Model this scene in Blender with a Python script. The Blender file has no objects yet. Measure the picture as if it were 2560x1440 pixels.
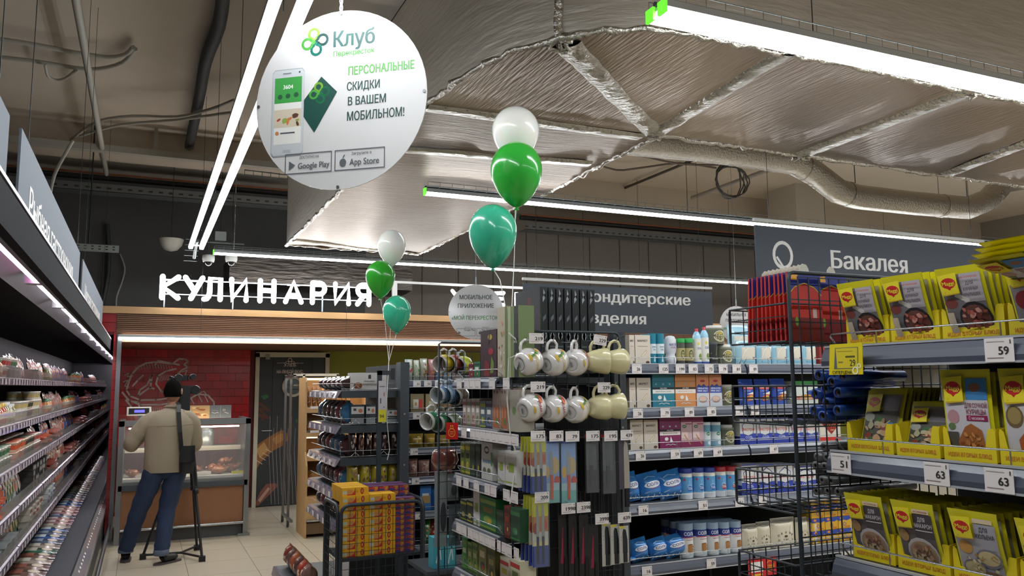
import bpy, bmesh, math, random
from mathutils import Vector, Matrix
R = random.Random(7)
PI = math.pi
C = bpy.context.scene.collection
sc = bpy.context.scene
# ------------------------------------------------------------------ camera, world, exposure
FOC, YAW, PIT, ROL, CAMH = 2030.56, 0.424944, 0.118093, -0.0078754, 1.7
FW = Vector((math.sin(YAW)*math.cos(PIT), math.cos(YAW)*math.cos(PIT), math.sin(PIT)))
r0 = Vector((math.cos(YAW), -math.sin(YAW), 0)); u0 = r0.cross(FW)
RT = r0*math.cos(ROL)+u0*math.sin(ROL); UP = -r0*math.sin(ROL)+u0*math.cos(ROL)
CP = Vector((0, 0, CAMH))
cam = bpy.data.cameras.new('camera'); co = bpy.data.objects.new('camera', cam); C.objects.link(co)
cam.sensor_width = 36; cam.lens = FOC/2560*36; cam.clip_start = .05; cam.clip_end = 200
m3 = Matrix((RT, UP, -FW)).transposed(); co.matrix_world = Matrix.Translation(CP) @ m3.to_4x4()
sc.camera = co
w = bpy.data.worlds.new('world'); sc.world = w; w.use_nodes = True
w.node_tree.nodes['Background'].inputs[0].default_value = (.8, .85, .9, 1)
w.node_tree.nodes['Background'].inputs[1].default_value = .02
sc.view_settings.view_transform = 'Standard'; sc.view_settings.look = 'None'
sc.view_settings.gamma = 1; sc.view_settings.use_curve_mapping = False
sc.view_settings.exposure = 1.15
LAMP = 15.0            # emission of the tube diffusers
sc.cycles.max_bounces = 7; sc.cycles.diffuse_bounces = 4; sc.cycles.glossy_bounces = 3
sc.cycles.transparent_max_bounces = 12; sc.cycles.sample_clamp_indirect = 4
sc.cycles.caustics_reflective = False; sc.cycles.caustics_refractive = False

def at(px, py, **k):
    """real point where the sight line of a pixel of the photograph meets a known plane"""
    d = RT*((px-1280)/FOC)+UP*((720-py)/FOC)+FW
    (n, v), = k.items(); i = 'xyz'.index(n)
    return CP+d*((v-CP[i])/d[i])
# ------------------------------------------------------------------ materials
MATS = {}
def mat(col, rough=.6, metal=0., emit=0., coat=0., alpha=1., bump=None, trans=0., spec=.5, sss=0., var=0.):
    key = (col, rough, metal, emit, coat, alpha, bump, trans, spec, sss, var)
    if key in MATS: return MATS[key]
    h = col.lstrip('#'); s = [int(h[i:i+2], 16)/255 for i in (0, 2, 4)]
    c = [x/12.92 if x <= .04045 else ((x+.055)/1.055)**2.4 for x in s]
    m = bpy.data.materials.new('m_'+h); m.use_nodes = True
    nt = m.node_tree; b = nt.nodes['Principled BSDF']; I = b.inputs
    I['Base Color'].default_value = (*c, 1); I['Roughness'].default_value = rough; I['Metallic'].default_value = metal
    I['Coat Weight'].default_value = coat; I['Coat Roughness'].default_value = .12; I['Alpha'].default_value = alpha
    I['Transmission Weight'].default_value = trans; I['Specular IOR Level'].default_value = spec
    if sss: I['Subsurface Weight'].default_value = sss; I['Subsurface Radius'].default_value = (.05, .03, .02)
    if emit: I['Emission Color'].default_value = (*c, 1); I['Emission Strength'].default_value = emit
    if var or bump:
        tc = nt.nodes.new('ShaderNodeTexCoord'); mp = nt.nodes.new('ShaderNodeMapping')
        nt.links.new(tc.outputs['Object'], mp.inputs[0])
        sx = bump[0] if bump else (9, 9, 9)
        mp.inputs['Scale'].default_value = sx
        nz = nt.nodes.new('ShaderNodeTexNoise'); nz.inputs['Detail'].default_value = 5; nz.inputs['Scale'].default_value = 1
        nt.links.new(mp.outputs[0], nz.inputs[0])
        if bump:
            bp = nt.nodes.new('ShaderNodeBump'); bp.inputs['Strength'].default_value = bump[1]; bp.inputs['Distance'].default_value = bump[2]
            nt.links.new(nz.outputs[0], bp.inputs['Height']); nt.links.new(bp.outputs[0], I['Normal'])
        if var:
            mx = nt.nodes.new('ShaderNodeMix'); mx.data_type = 'RGBA'
            mx.inputs[6].default_value = (*[x*(1-var) for x in c], 1); mx.inputs[7].default_value = (*[min(1, x*(1+var)) for x in c], 1)
            nt.links.new(nz.outputs[0], mx.inputs[0]); nt.links.new(mx.outputs[2], I['Base Color'])
    MATS[key] = m
    return m
def PR(c): return mat(c, .5, coat=.08)                 # printed card or film
# ------------------------------------------------------------------ mesh builder
class G:
    def __init__(s): s.v = []; s.f = []; s.k = []; s.ms = []; s.sm = []
    def mi(s, m):
        if isinstance(m, str): m = PR(m)
        if m not in s.ms: s.ms.append(m)
        return s.ms.index(m)
    def add(s, vs, fs, m, smooth=False):
        n = len(s.v); s.v += [tuple(v) for v in vs]; k = s.mi(m)
        for f in fs: s.f.append(tuple(i+n for i in f)); s.k.append(k); s.sm.append(smooth)
        return s
    def box(s, x0, x1, y0, y1, z0, z1, m, c=0.):
        if c > 0:      # box with chamfered vertical edges
            p = [(x0+c, y0), (x1-c, y0), (x1, y0+c), (x1, y1-c), (x1-c, y1), (x0+c, y1), (x0, y1-c), (x0, y0+c)]
            return s.prism([(a, b) for a, b in p], z0, z1, m)
        v = [(x, y, z) for z in (z0, z1) for y in (y0, y1) for x in (x0, x1)]
        return s.add(v, [(0, 2, 3, 1), (4, 5, 7, 6), (0, 1, 5, 4), (2, 6, 7, 3), (0, 4, 6, 2), (1, 3, 7, 5)], m)
    def prism(s, p, a, b, m, axis='z', smooth=False):
        def P(u, v, t): return {'z': (u, v, t), 'y': (u, t, v), 'x': (t, u, v)}[axis]
        n = len(p); v = [P(x, y, a) for x, y in p]+[P(x, y, b) for x, y in p]
        s.add(v, [(i, (i+1) % n, (i+1) % n+n, i+n) for i in range(n)], m, smooth)
        s.add(v, [tuple(range(n))[::-1], tuple(range(n, 2*n))], m)
        return s
    def lathe(s, prof, m, n=16, c=(0, 0, 0), smooth=True, M=None, a0=0, a1=2*PI, cap=True):
        v = []
        for r, z in prof:
            for i in range(n):
                a = a0+(a1-a0)*i/n; q = Vector((r*math.cos(a), r*math.sin(a), z))
                if M: q = M @ q
                v.append((q[0]+c[0], q[1]+c[1], q[2]+c[2]))
        fs = [(j*n+i, j*n+(i+1) % n, (j+1)*n+(i+1) % n, (j+1)*n+i) for j in range(len(prof)-1) for i in range(n)]
        s.add(v, fs, m, smooth)
        L = len(prof)-1
        if not cap: return s
        if prof[0][0] > 1e-4: s.add([v[i] for i in range(n)], [tuple(range(n))[::-1]], m)
        if prof[L][0] > 1e-4: s.add([v[L*n+i] for i in range(n)], [tuple(range(n))], m)
        return s
    def tube(s, pts, r, m, n=6, closed=False, smooth=True):
        P = [Vector(p) for p in pts]; N = len(P); v = []; prev = None
        for i, p in enumerate(P):
            if closed: t = P[(i+1) % N]-P[i-1]
            else: t = P[min(i+1, N-1)]-P[max(i-1, 0)]
            t = t.normalized() if t.length > 1e-9 else Vector((0, 0, 1))
            if prev is None: u = t.cross(Vector((0, 0, 1)) if abs(t.z) < .9 else Vector((1, 0, 0))).normalized()
            else: u = (prev-t*prev.dot(t)).normalized()
            prev = u; b = t.cross(u); rr = r[i] if isinstance(r, (list, tuple)) else r
            for k in range(n):
                a = 2*PI*(k+.5)/n; v.append(p+u*(rr*math.cos(a))+b*(rr*math.sin(a)))
        L = N if closed else N-1
        fs = [(i*n+k, i*n+(k+1) % n, ((i+1) % N)*n+(k+1) % n, ((i+1) % N)*n+k) for i in range(L) for k in range(n)]
        s.add(v, fs, m, smooth and n > 4)
        if not closed: s.add(v, [tuple(range(n))[::-1], tuple((N-1)*n+k for k in range(n))], m)
        return s
    def grid(s, fn, nu, nv, m, smooth=True, wrapu=False):
        v = [fn(i/nu, j/nv) for j in range(nv+1) for i in range(nu+1)]
        W = nu+1
        return s.add(v, [(j*W+i, j*W+i+1, (j+1)*W+i+1, (j+1)*W+i) for j in range(nv) for i in range(nu)], m, smooth)
    def merge(s, g, M=None):
        n = len(s.v); s.v += [tuple(M @ Vector(v)) if M else v for v in g.v]
        for f, k, q in zip(g.f, g.k, g.sm): s.f.append(tuple(i+n for i in f)); s.k.append(s.mi(g.ms[k])); s.sm.append(q)
        return s
    def mesh(s, name):
        me = bpy.data.meshes.new(name); me.from_pydata(s.v, [], s.f)
        for m in s.ms: me.materials.append(m)
        me.polygons.foreach_set('material_index', s.k); me.polygons.foreach_set('use_smooth', s.sm)
        me.update(); return me
    def obj(s, name, parent=None, loc=(0, 0, 0), rot=0., **k):
        return link(name, s.mesh(name), parent, loc, rot, **k)
def link(name, me, parent=None, loc=(0, 0, 0), rot=0., label=None, cat=None, group=None, kind=None):
    o = bpy.data.objects.new(name, me); C.objects.link(o); o.location = loc
    if isinstance(rot, (int, float)): o.rotation_euler = (0, 0, rot)
    else: o.rotation_euler = rot
    if parent: o.parent = parent
    if label: o['label'] = label
    if cat: o['category'] = cat
    if group: o['group'] = group
    if kind: o['kind'] = kind
    return o
def thing(name, label, cat, loc=(0, 0, 0), rot=0., group=None): return link(name, None, None, loc, rot, label, cat, group)
ORD = 'first second third fourth fifth sixth seventh eighth ninth tenth eleventh twelfth thirteenth fourteenth fifteenth sixteenth'.split()
# ------------------------------------------------------------------ lettering and printed art
TX = {}
def rawtext(body):
    if body in TX: return TX[body]
    cu = bpy.data.curves.new('t', 'FONT'); cu.body = body; cu.size = 1; cu.resolution_u = 3; cu.fill_mode = 'FRONT'
    o = bpy.data.objects.new('t', cu); C.objects.link(o)
    dg = bpy.context.evaluated_depsgraph_get(); me = bpy.data.meshes.new_from_object(o.evaluated_get(dg))
    v = [(p.co.x, p.co.y) for p in me.vertices]; f = [tuple(p.vertices) for p in me.polygons]
    bpy.data.objects.remove(o); bpy.data.curves.remove(cu); bpy.data.meshes.remove(me)
    TX[body] = (v, f, max([p[0] for p in v]+[0])); return TX[body]
def textmesh(body):
    """the built-in font fills the bowl of two letters, so those are drawn here"""
    k = ('t', body)
    if k in TX: return TX[k]
    V = []; F = []; x = 0.; seg = ''
    for ch in body+'\0':
        if ch not in 'ЬЫнРЯяЭЮ\0': seg += ch; continue
        if seg:
            v, f, _ = rawtext(seg); n = len(V); V += [(a+x, b) for a, b in v]; F += [tuple(i+n for i in q) for q in f]
            x += rawtext(seg+'I')[2]-rawtext('I')[2]; seg = ''
        if ch == '\0': break
        def rc(a, b, c_, d_): n = len(V); V.extend([(x+a, c_), (x+b, c_), (x+b, d_), (x+a, d_)]); F.append((n, n+1, n+2, n+3))
        def strip(o, i):
            n = len(V); m = len(o); V.extend([(x+p, q_) for p, q_ in o]+[(x+p, q_) for p, q_ in i]); F.extend([(n+j, n+j+1, n+m+j+1, n+m+j) for j in range(m-1)])
        def bowl(xs, y0, y1, reach, sg=1, th=.095):
            N = 10; r = (y1-y0)/2; cy_ = (y0+y1)/2; L = reach-r
            f = lambda rx, ry: [(xs, cy_-ry)]+[(xs+sg*(L+rx*math.sin(PI*i/N)), cy_-ry*math.cos(PI*i/N)) for i in range(N+1)]+[(xs, cy_+ry)]
            strip(f(r, r), f(r-th, r-th*.85))
        if ch == 'н': rc(.08, .17, 0, .54); rc(.40, .49, 0, .54); rc(.17, .40, .235, .315); x += .57
        elif ch in 'ЬЫ':
            rc(.09, .19, 0, .716); bowl(.19, 0, .43, .36); x += .6
            if ch == 'Ы': rc(.05, .15, 0, .716); x += .24
        elif ch == 'Р': rc(.09, .19, 0, .716); bowl(.19, .27, .716, .38); x += .62
        elif ch == 'Я': rc(.45, .55, 0, .716); bowl(.45, .27, .716, .38, -1); strip([(.25, .30), (.05, 0)], [(.36, .30), (.165, 0)]); x += .64
        elif ch == 'я': rc(.36, .45, 0, .54); bowl(.36, .20, .54, .29, -1, .085); strip([(.2, .22), (.04, 0)], [(.30, .22), (.145, 0)]); x += .53
        elif ch == 'Ю':
            f = lambda r, h_: [(.58+r*math.sin(2*PI*i/20), .358-h_*math.cos(2*PI*i/20)) for i in range(21)]
            rc(.09, .19, 0, .716); rc(.19, .32, .32, .40); strip(f(.29, .37), f(.19, .285)); x += .95
        elif ch == 'Э':
            f = lambda r, h_: [(.33+r*math.sin(t), .358-h_*math.cos(t)) for t in [math.radians(-55+290*i/18) for i in range(19)]]
            strip(f(.29, .365), f(.19, .28)); rc(.22, .53, .32, .40); x += .70
    TX[k] = (V, F, min(p[0] for p in V), max(p[0] for p in V)); return TX[k]
CAP = .716
def art(g, shapes, M, eps=.0006, lay0=1, sub=1):
    """flat print: shapes laid on a surface given by M(u, v, off)"""
    for n, sh in enumerate(shapes):
        o = eps*(n*.08+lay0); t = sh[0]; col = sh[-1]
        if t == 'r':
            x0, y0, x1, y1 = sh[1:5]; nx = sub; ny = sub
            vs = [M(x0+(x1-x0)*i/nx, y0+(y1-y0)*j/ny, o) for j in range(ny+1) for i in range(nx+1)]
            g.add(vs, [(j*(nx+1)+i, j*(nx+1)+i+1, (j+1)*(nx+1)+i+1, (j+1)*(nx+1)+i) for j in range(ny) for i in range(nx)], col)
        elif t in ('e', 'p'):
            if t == 'e':
                cx, cy, rx, ry = sh[1:5]; N = 14; ol = [(cx+rx*math.cos(2*PI*i/N), cy+ry*math.sin(2*PI*i/N)) for i in range(N)]
            else:
                ol = []; q = sh[1]; k = 3 if sub > 1 and len(q) != 8 else 1
                for A, B in zip(q, q[1:]+q[:1]): ol += [(A[0]+(B[0]-A[0])*i/k, A[1]+(B[1]-A[1])*i/k) for i in range(k)]
                N = len(ol); cx = sum(x for x, y in ol)/N; cy = sum(y for x, y in ol)/N
            if t == 'p' and sub == 1:
                g.add([M(x, y, o) for x, y in ol], [tuple(range(N))], col)
            else:
                K = 3 if sub > 1 and max(abs(x-cx)+abs(y-cy) for x, y in ol) > .12 else 1
                vs = [M(cx, cy, o)]+[M(cx+(x-cx)*j/K, cy+(y-cy)*j/K, o) for j in range(1, K+1) for x, y in ol]
                fs = [(0, i+1, (i+1) % N+1) for i in range(N)]+[(1+(j-1)*N+i, 1+j*N+i, 1+j*N+(i+1) % N, 1+(j-1)*N+(i+1) % N) for j in range(1, K) for i in range(N)]
                g.add(vs, fs, col)
        elif t == 'ring':
            cx, cy, rx, ry, th = sh[1:6]; N = 20
            vs = [M(cx+(rx-q)*math.cos(2*PI*i/N), cy+(ry-q)*math.sin(2*PI*i/N), o) for q in (0, th) for i in range(N)]
            g.add(vs, [(i, (i+1) % N, (i+1) % N+N, i+N) for i in range(N)], col)
        elif t == 'l':          # stroke: polyline, width
            pts, wd = sh[1], sh[2]
            for a, b in zip(pts, pts[1:]):
                d = Vector((b[0]-a[0], b[1]-a[1]));
                if d.length < 1e-6: continue
                d.normalize(); q = Vector((-d.y, d.x))*wd/2; e = d*wd*.3
                vs = [M(a[0]-e.x+q.x, a[1]-e.y+q.y, o), M(a[0]-e.x-q.x, a[1]-e.y-q.y, o), M(b[0]+e.x-q.x, b[1]+e.y-q.y, o), M(b[0]+e.x+q.x, b[1]+e.y+q.y, o)]
                g.add(vs, [(0, 1, 2, 3)], col)
        elif t == 't':          # text, cx, cy, cap height, width or None, colour
            body, cx, cy, hh, wd = sh[1:6]; v, f, a, b = textmesh(body)
            sy = hh/CAP; sx = sy if wd is None else wd/(b-a)
            mid = (a+b)/2
            if hh > .1 and abs(M(0, 0, 0)[2]-M(0, 1, 0)[2]) > .9:      # big lettering: every facet a hair proud of the next, so none coincide
                for k, q in enumerate(f):
                    for j, bx in enumerate((-.026, 0, .026)): g.add([M(cx+(v[i][0]-mid+bx)*sx, cy+(v[i][1]-CAP/2)*sy, o+j*4e-4+(k % 17)*2e-5) for i in q], [tuple(range(len(q)))], col)
                continue
            for j, (bx, by) in enumerate(((-.026, 0), (.026, 0), (0, .02))): g.add([M(cx+(x-mid+bx)*sx, cy+(y-CAP/2+by)*sy, o+j*5e-5) for x, y in v], f, col)
    return g
def FR(x0=0, z0=0, y=0):                       # plane facing -Y
    return lambda u, v, o: (x0+u, y-o, z0+v)
def box_pack(w, h, d, col, shapes=(), side=None, lid=None):
    g = G(); g.box(-w/2, w/2, 0, d, 0, h, col)
    art(g, shapes, lambda u, v, o: (u*w, -o, v*h))
    if side: art(g, side, lambda u, v, o: (-w/2-o, d-(u+.5)*d, v*h))
    return g
def can_pack(w, h, cols, cap=None, caph=.12, shapes=(), n=18, neck=1.):
    """cols: list of (z0, z1, colour) in fractions of the height"""
    r = w/2; g = G(); c = (0, r, 0)
    for a, b, m in cols: g.lathe([(r, a*h), (r, b*h)], m, n, c)
    if cap: g.lathe([(r*neck, h*(1-caph)), (r*neck, h*.985), (r*neck*.95, h)], cap, n, c)
    art(g, shapes, lambda u, v, o: ((r+o)*math.sin(u*2), r-(r+o)*math.cos(u*2), v*h), sub=6)
    return g
def pillow(w, h, t, m, shapes=(), flare=.0, crimp=.07, top=None, nu=8, nv=12, base=False, lean=0., pu=2.2):
    """soft bag: front faces -Y, thickness t, crimped ends"""
    def prof(v):
        if base: a = 1 if v < .75 else max(0, 1-((v-.75)/(.25-crimp))**2) if v < 1-crimp else 0
        else:
            q = abs(v-.5)*2; e = 1-2*crimp; a = max(0, 1-(q/e)**3) if q < e else 0
        return a
    def S(u, v, o, sgn=-1):
        ww = w*(1-.04*math.sin(PI*v)*(0 if base else 1)); uu = 2*u
        th = t/2*prof(v)*max(0, 1-abs(uu)**pu)**.5+.0008
        return (uu*ww/2*(1+flare*(v-.5)), t/2+sgn*(th+o)+lean*v*h, v*h)
    g = G()
    g.grid(lambda a, b: S(a-.5, b, 0, -1), nu, nv, m)
    g.grid(lambda a, b: S(.5-a, b, 0, 1), nu, nv, m)
    art(g, shapes, lambda u, v, o: S(u, v, o, -1), eps=.0018, sub=5)
    return g
def blobs(n, x0, y0, x1, y1, r, cols, asp=1., seed=1):
    q = random.Random(seed); out = []
    for i in range(n):
        rr = r*q.uniform(.6, 1.1)
        cx, cy, an, el = q.uniform(x0+rr, x1-rr), q.uniform(y0+rr*asp, y1-rr*asp), q.uniform(0, PI), q.uniform(.45, .95); P = []
        for k in range(8):
            t = 2*PI*k/8; m = rr*q.uniform(.75, 1.15); u = m*math.cos(t); v = m*el*math.sin(t); P.append((cx+u*math.cos(an)-v*math.sin(an), cy+asp*(u*math.sin(an)+v*math.cos(an))))
        out.append(('p', P, q.choice(cols)))
    return out
# ------------------------------------------------------------------ the room
YB = 12.4
CONC = mat('#c0b3a2', .8, bump=((3, 3, 3), .3, .02), var=.06)
g = G(); g.box(-2, 14, -4, YB, -.1, -.006, mat('#8d8679', .6)); g.box(-2, -.3, YB, 20.5, -.1, 0, mat('#8d8679', .6)); FLOOR = g.obj('floor', kind='structure')
ft = mat('#c9bda6', .28, var=.05, spec=.6)
tg = G(); tg.box(.003, .597, .003, .597, -.006, 0, ft); tm = tg.mesh('tile')
for i in range(6):
    for j in range(9): link('tile', tm, FLOOR, (-.75+.6*i, 6.9+.6*j, 0))
g = G(); g.box(-.75, 14, -4, 6.9, -.006, -.0005, ft); g.box(2.85, 14, 6.9, YB, -.006, -.0005, ft); g.obj('tiling', FLOOR)
g = G(); g.box(-2, 14, -4, YB, 4.6, 4.7, CONC); CEIL = g.obj('ceiling', kind='structure')
g = G(); g.box(-2, 14, 9.9, 10.25, 4.3, 4.6, CONC); g.box(-2, 14, 5.0, 5.3, 4.35, 4.6, CONC); g.obj('beam', CEIL)
DW = mat('#575654', .7, var=.1)
g = G(); g.box(-2, 3.1, YB, YB+.1, 2.3, 4.6, DW); g.box(3.1, 14, YB, YB+.1, 2.3, 4.6, mat('#857c72', .8, var=.06)); g.box(-.3, 14, YB+.02, YB+.1, 0, 2.3, mat('#8b8a30', .6)); g.box(-2, -.2, 20.5, 20.6, 0, 2.5, DW); g.box(-2, -.2, YB+.1, 20.5, 2.4, 2.5, DW)
WB = g.obj('wall_back', kind='structure')
g = G()
for i in range(13): x = 3.4+i*.62; g.box(x, x+.012, YB-.012, YB, 2.65, 4.3, DW)
g.obj('panel_joint', WB)
g = G(); g.box(-2.1, -2, -4, 20.6, 0, 4.7, mat('#6a6762', .8)); g.obj('wall_left', kind='structure')
g = G(); g.box(14, 14.1, -4, YB, 0, 4.7, mat('#8a857c', .8)); g.obj('wall_right', kind='structure')
g = G(); g.box(-2, 14, -4.1, -4, 0, 4.7, mat('#8a857c', .8)); g.obj('wall_front', kind='structure')
g = G(); g.box(8.6, 9.15, 8.9, 9.5, 0, 4.6, mat('#b3aa9c', .8)); g.obj('trim_1', kind='structure')
# red tiled wall with its running bond
RB = mat('#a3161c', .22, coat=.5, spec=.6); RB2 = mat('#b01a20', .2, coat=.5); RB3 = mat('#981419', .25, coat=.5)
GRT = mat('#5a0e10', .7)
g = G(); g.box(-.3, 1.46, 12.27, YB, 0, 2.22, GRT); red = g.obj('backing', WB)
bm = [G().box(-.098, .098, -.012, 0, .002, .108, m).mesh('tile') for m in (RB, RB2, RB3)]
bh = [G().box(-.048, .048, -.012, 0, .002, .108, m).mesh('tile') for m in (RB, RB2, RB3)]
for j in range(12):
    z = 2.22-.11*(j+1)
    for i in range(9):
        x = -.2+.2*i+(.1 if j % 2 else 0)
        if x > 1.45: continue
        link('tile', R.choice(bm if x < 1.36 else bh), WB, (x if x < 1.36 else 1.35 if x < 1.41 and not j % 2 else 1.405, 12.27, z))
    if j % 2: link('tile', R.choice(bh), WB, (-.25, 12.27, z))
# red tiled pier at the left end of the counter
g = G(); g.box(-.325, -.3, 10.35, 20.5, 0, 2.55, GRT); g.box(-1.95, -.3, 10.35, 10.45, 2.3, 2.55, GRT); PIER = g.obj('wall_pier', kind='structure')
bq = G().box(-.018, .018, -.012, 0, .002, .108, RB).mesh('tile')
for j in range(23):
    z = 2.55-.11*(j+1)
    if z > 2.3:
        for i in range(4): link('tile', R.choice(bm), PIER, (-.40-.2*i, 10.35, z))
    else: link('tile', bq, PIER, (-.306, 10.35, z))
g = G()
for j in range(23):
    for i in range(10): y = 10.36+.195*i; g.box(-.3, -.289, y, y+.19, 2.443-.11*j, 2.547-.11*j, RB)
g.obj('side_tiles', PIER, kind='stuff')
g = G(); g.box(-.285, -.24, 10.3, 10.36, 0, 2.3, mat('#8c8f92', .3, 1)); g.obj('trim_2', kind='structure')
# canopy over the counter: wooden band, slats, soffit
WBAND = mat('#c39a6b', .5, var=.05); SL = mat('#7a543a', .55, var=.12)
CAN = thing('counter_canopy', 'long wood-banded canopy above the counter, under the glowing letters', 'canopy', (0, 10.3, 2.2))
g = G(); g.box(-.62, 13.9, 0, .05, .345, .425, WBAND); g.obj('band', CAN)
g = G()
for k in range(11): z = .1+k*.0222; g.box(-.3, 13.9, .02, .045, z, z+.016, SL)
g.obj('slats', CAN, kind='stuff')
g = G(); g.box(-.3, 13.9, .045, .06, .05, .345, mat('#4d3423', .6)); g.box(-.3, 13.9, .04, 2.0, .02, .05, mat('#6b4a34', .55, var=.1)); g.box(-.6, 13.9, .05, 2.0, .4, .42, mat('#55504a', .8)); g.obj('soffit', CAN)

# ------------------------------------------------------------------ lamps
DIF = mat('#f6fbff', .4, emit=LAMP); HOUS = mat('#b9bcbc', .4, .3); ENDC = mat('#5fd030', .4, emit=.6)
WIRE = mat('#3c3f40', .4, .6); WG = mat('#8b9392', .4, .7)
def lamp_line(label, a, b, wdt=.046, gap=None, two=0, caps=True, tray=True):
    a = Vector(a); b = Vector(b); d = (b-a); L = d.length; rot = math.atan2(d.y, d.x)
    t = thing('linear_lamp', label, 'lamp', a, rot, None)
    g = G(); g.box(0, L, -wdt/2, wdt/2, .0, .03, HOUS)
    if two: g.box(0, L, -wdt/2-two, wdt/2-two, .0, .03, HOUS); g.box(0, .02, -two, 0, .01, .025, HOUS); g.box(L-.02, L, -two, 0, .01, .025, HOUS)
    g.obj('housing', t)
    for k in ([0, two] if two else [0]):
        g = G(); g.prism([(-wdt/2-k, 0), (-wdt/2+.006-k, -.022), (wdt/2-.006-k, -.022), (wdt/2-k, 0)], 0, L, DIF, axis='x'); g.obj('diffuser', t)
        if caps:
            g = G(); g.box(-.012, 0, -wdt/2-k-.002, wdt/2-k+.002, -.024, .032, ENDC); g.obj('end_cap', t)
    n = max(2, int(L/1.6)); g = G(); g.tube([(0, -two/2, .03), (0, -two/2, 4.6-a.z)], .0025, WIRE, 4); wm = g.mesh('suspension_wire')
    ws = G().tube([(0, 0, .03), (0, 0, .1)], .0025, WIRE, 4).mesh('suspension_wire')
    for i in range(n): x = L*(i+.5)/n; link('suspension_wire', ws if 5 < a.y < 9.7 and 0 < a.x+x < 3.1 and d.x > 1 else wm, t, (x, 0, 0))
    if tray:
        g = G(); z0 = .034; n = int(L/.1)
        for y, z in ((-.06, z0), (0, z0), (.06, z0), (-.06, z0+.038), (.06, z0+.038)): g.tube([(0, y-two/2, z), (L, y-two/2, z)], .0025, WG, 4)
        for i in range(n+1):
            x = i*.1; g.tube([(x, -.06-two/2, z0+.038), (x, -.06-two/2, z0), (x, .06-two/2, z0), (x, .06-two/2, z0+.038)], .002, WG, 4)
        g.tube([(0, .02-two/2, z0+.012), (L, .02-two/2, z0+.014)], .011, mat('#2e3133', .6), 6)
        g.obj('cable_tray', t, kind='stuff')
    return t
lamp_line('long single lamp line hung above the counter letters', (.67, 9.61, 3.2), (13.6, 9.61, 3.2))
lamp_line('middle lamp line starting behind the green balloon', (1.956, 5.95, 3.2), (13.6, 5.95, 3.2))
lamp_line('nearest lamp line, two thick tubes under the big foil duct', (1.85, 2.67, 3.2), (13.6, 2.67, 3.2), .05, two=.085)
lamp_line('double lamp line running down the aisle over the round sign', (.41, 9.3, 3.2), (.41, -1, 3.2), .048, two=-.11, caps=False, tray=False)
lamp_line('lamp line behind the camera above the near shelves', (1.5, -.7, 3.2), (13.6, -.7, 3.2), .05, two=.075)
DIF = mat('#f6fbff', .4, emit=LAMP*1.7)
t = lamp_line('thin lamp strip under the wooden canopy over the counter', (-.27, 10.27, 2.27), (13.6, 10.27, 2.27), .03, tray=False, caps=False)
g = G(); g.tube([(.47, 9.3, 3.27), (.47, 9.6, 3.22), (.47, 9.75, 3.15)], .02, WG, 6)
for k in range(5): g.tube([(.36, 9.35+.1*k, 3.29-.045*k), (.50, 9.35+.1*k, 3.29-.045*k)], .003, WG, 4)
g.obj('mesh_cable_tray', label='short wire cable tray dropping from the end of the aisle lamps', cat='cable tray')

# ------------------------------------------------------------------ foil ducts
FOIL = mat('#8f8072', .36, 1., bump=((5, 60, 5), .8, .015), var=.2)
FOIL2 = mat('#a9a299', .32, 1., bump=((40, 40, 5), .45, .01), var=.12)
FOILX = mat('#b3a396', .3, 1., bump=((60, 5, 60), .55, .012), var=.12)
CRK = mat('#c4c0b8', .22, 1., bump=((30, 30, 30), 1., .02))
zb, zt = 3.3, 4.15
DU = thing('ventilation_duct', 'huge foil-wrapped air duct bending across the ceiling above the round sign', 'duct', (0, 0, 0))
arc = [(1.43, 4.3), (1.445, 3.95), (1.5, 3.62), (1.58, 3.40), (1.7, 3.2), (1.85, 3.06), (2.03, 2.96), (2.25, 2.925), (2.45, 2.92)]
g = G()
g.grid(lambda a, b: (1.43+(3.03-1.43)*a, 4.3+5.1*b, zb+.012*math.sin(14*b)*math.sin(9*a)), 8, 20, FOIL)
g.obj('underside', DU)
cor = arc+[(2.97, 2.92), (2.97, 4.27)]
g = G(); vs = [(2.5, 3.9, zb-.01)]+[(x, y, zb) for x, y in cor]; n = len(cor)
g.add(vs, [(0, i+1, (i+1) % n+1) for i in range(n)], FOILX); g.obj('elbow_underside', DU)
g = G(); g.grid(lambda a, b: (2.97+11*a, 2.92+1.34*b, zb+.014*math.sin(60*a)*math.sin(3*b)), 40, 6, FOILX); g.obj('run_underside', DU)
g = G()
wall = [(1.43, 9.4)]+[(1.43, 9.4-.5*k) for k in range(1, 10)]+arc+[(3+.5*k, 2.92) for k in range(22)]
n = len(wall)
g.add([(x, y, z) for z in (zb, zt) for x, y in wall], [(i, i+1, i+1+n, i+n) for i in range(n-1)], mat('#c4bdb2', .5, .85, bump=((4, 4, 30), .6, .012), var=.1), True)
g.obj('outer_wall', DU)
g = G(); g.box(3.02, 3.03, 4.27, 9.4, zb, zt, FOIL2); g.box(2.97, 13.9, 4.26, 4.27, zb, zt, FOIL2); g.box(1.43, 3.03, 9.39, 9.4, zb, zt, FOIL2); g.box(1.43, 3.03, 4.3, 9.4, zt-.01, zt, FOIL2); g.box(1.43, 13.9, 2.92, 4.27, zt-.01, zt, FOIL2); g.obj('inner_wall', DU)
def seam(p, q, w=.12, h=.018, name='seam'):
    a = at(*p, z=zb); b = at(*q, z=zb); d = (b-a); L = d.length; rot = math.atan2(d.y, d.x)
    gg = G(); n = max(6, int(L/.08)); qq = random.Random(int(a.x*1000))
    js = [(qq.uniform(-.006, .006), qq.uniform(-.006, .006)) for i in range(n+1)]
    def f(u, v):
        j = js[min(n, int(u*n+.5))]; t = v*2-1
        return (L*u, t*w/2+j[0], -h*(1-t**4)+j[1]*(1-abs(t)))
    gg.grid(f, n, 8, CRK, True); gg.obj(name, DU, a, rot)
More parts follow.
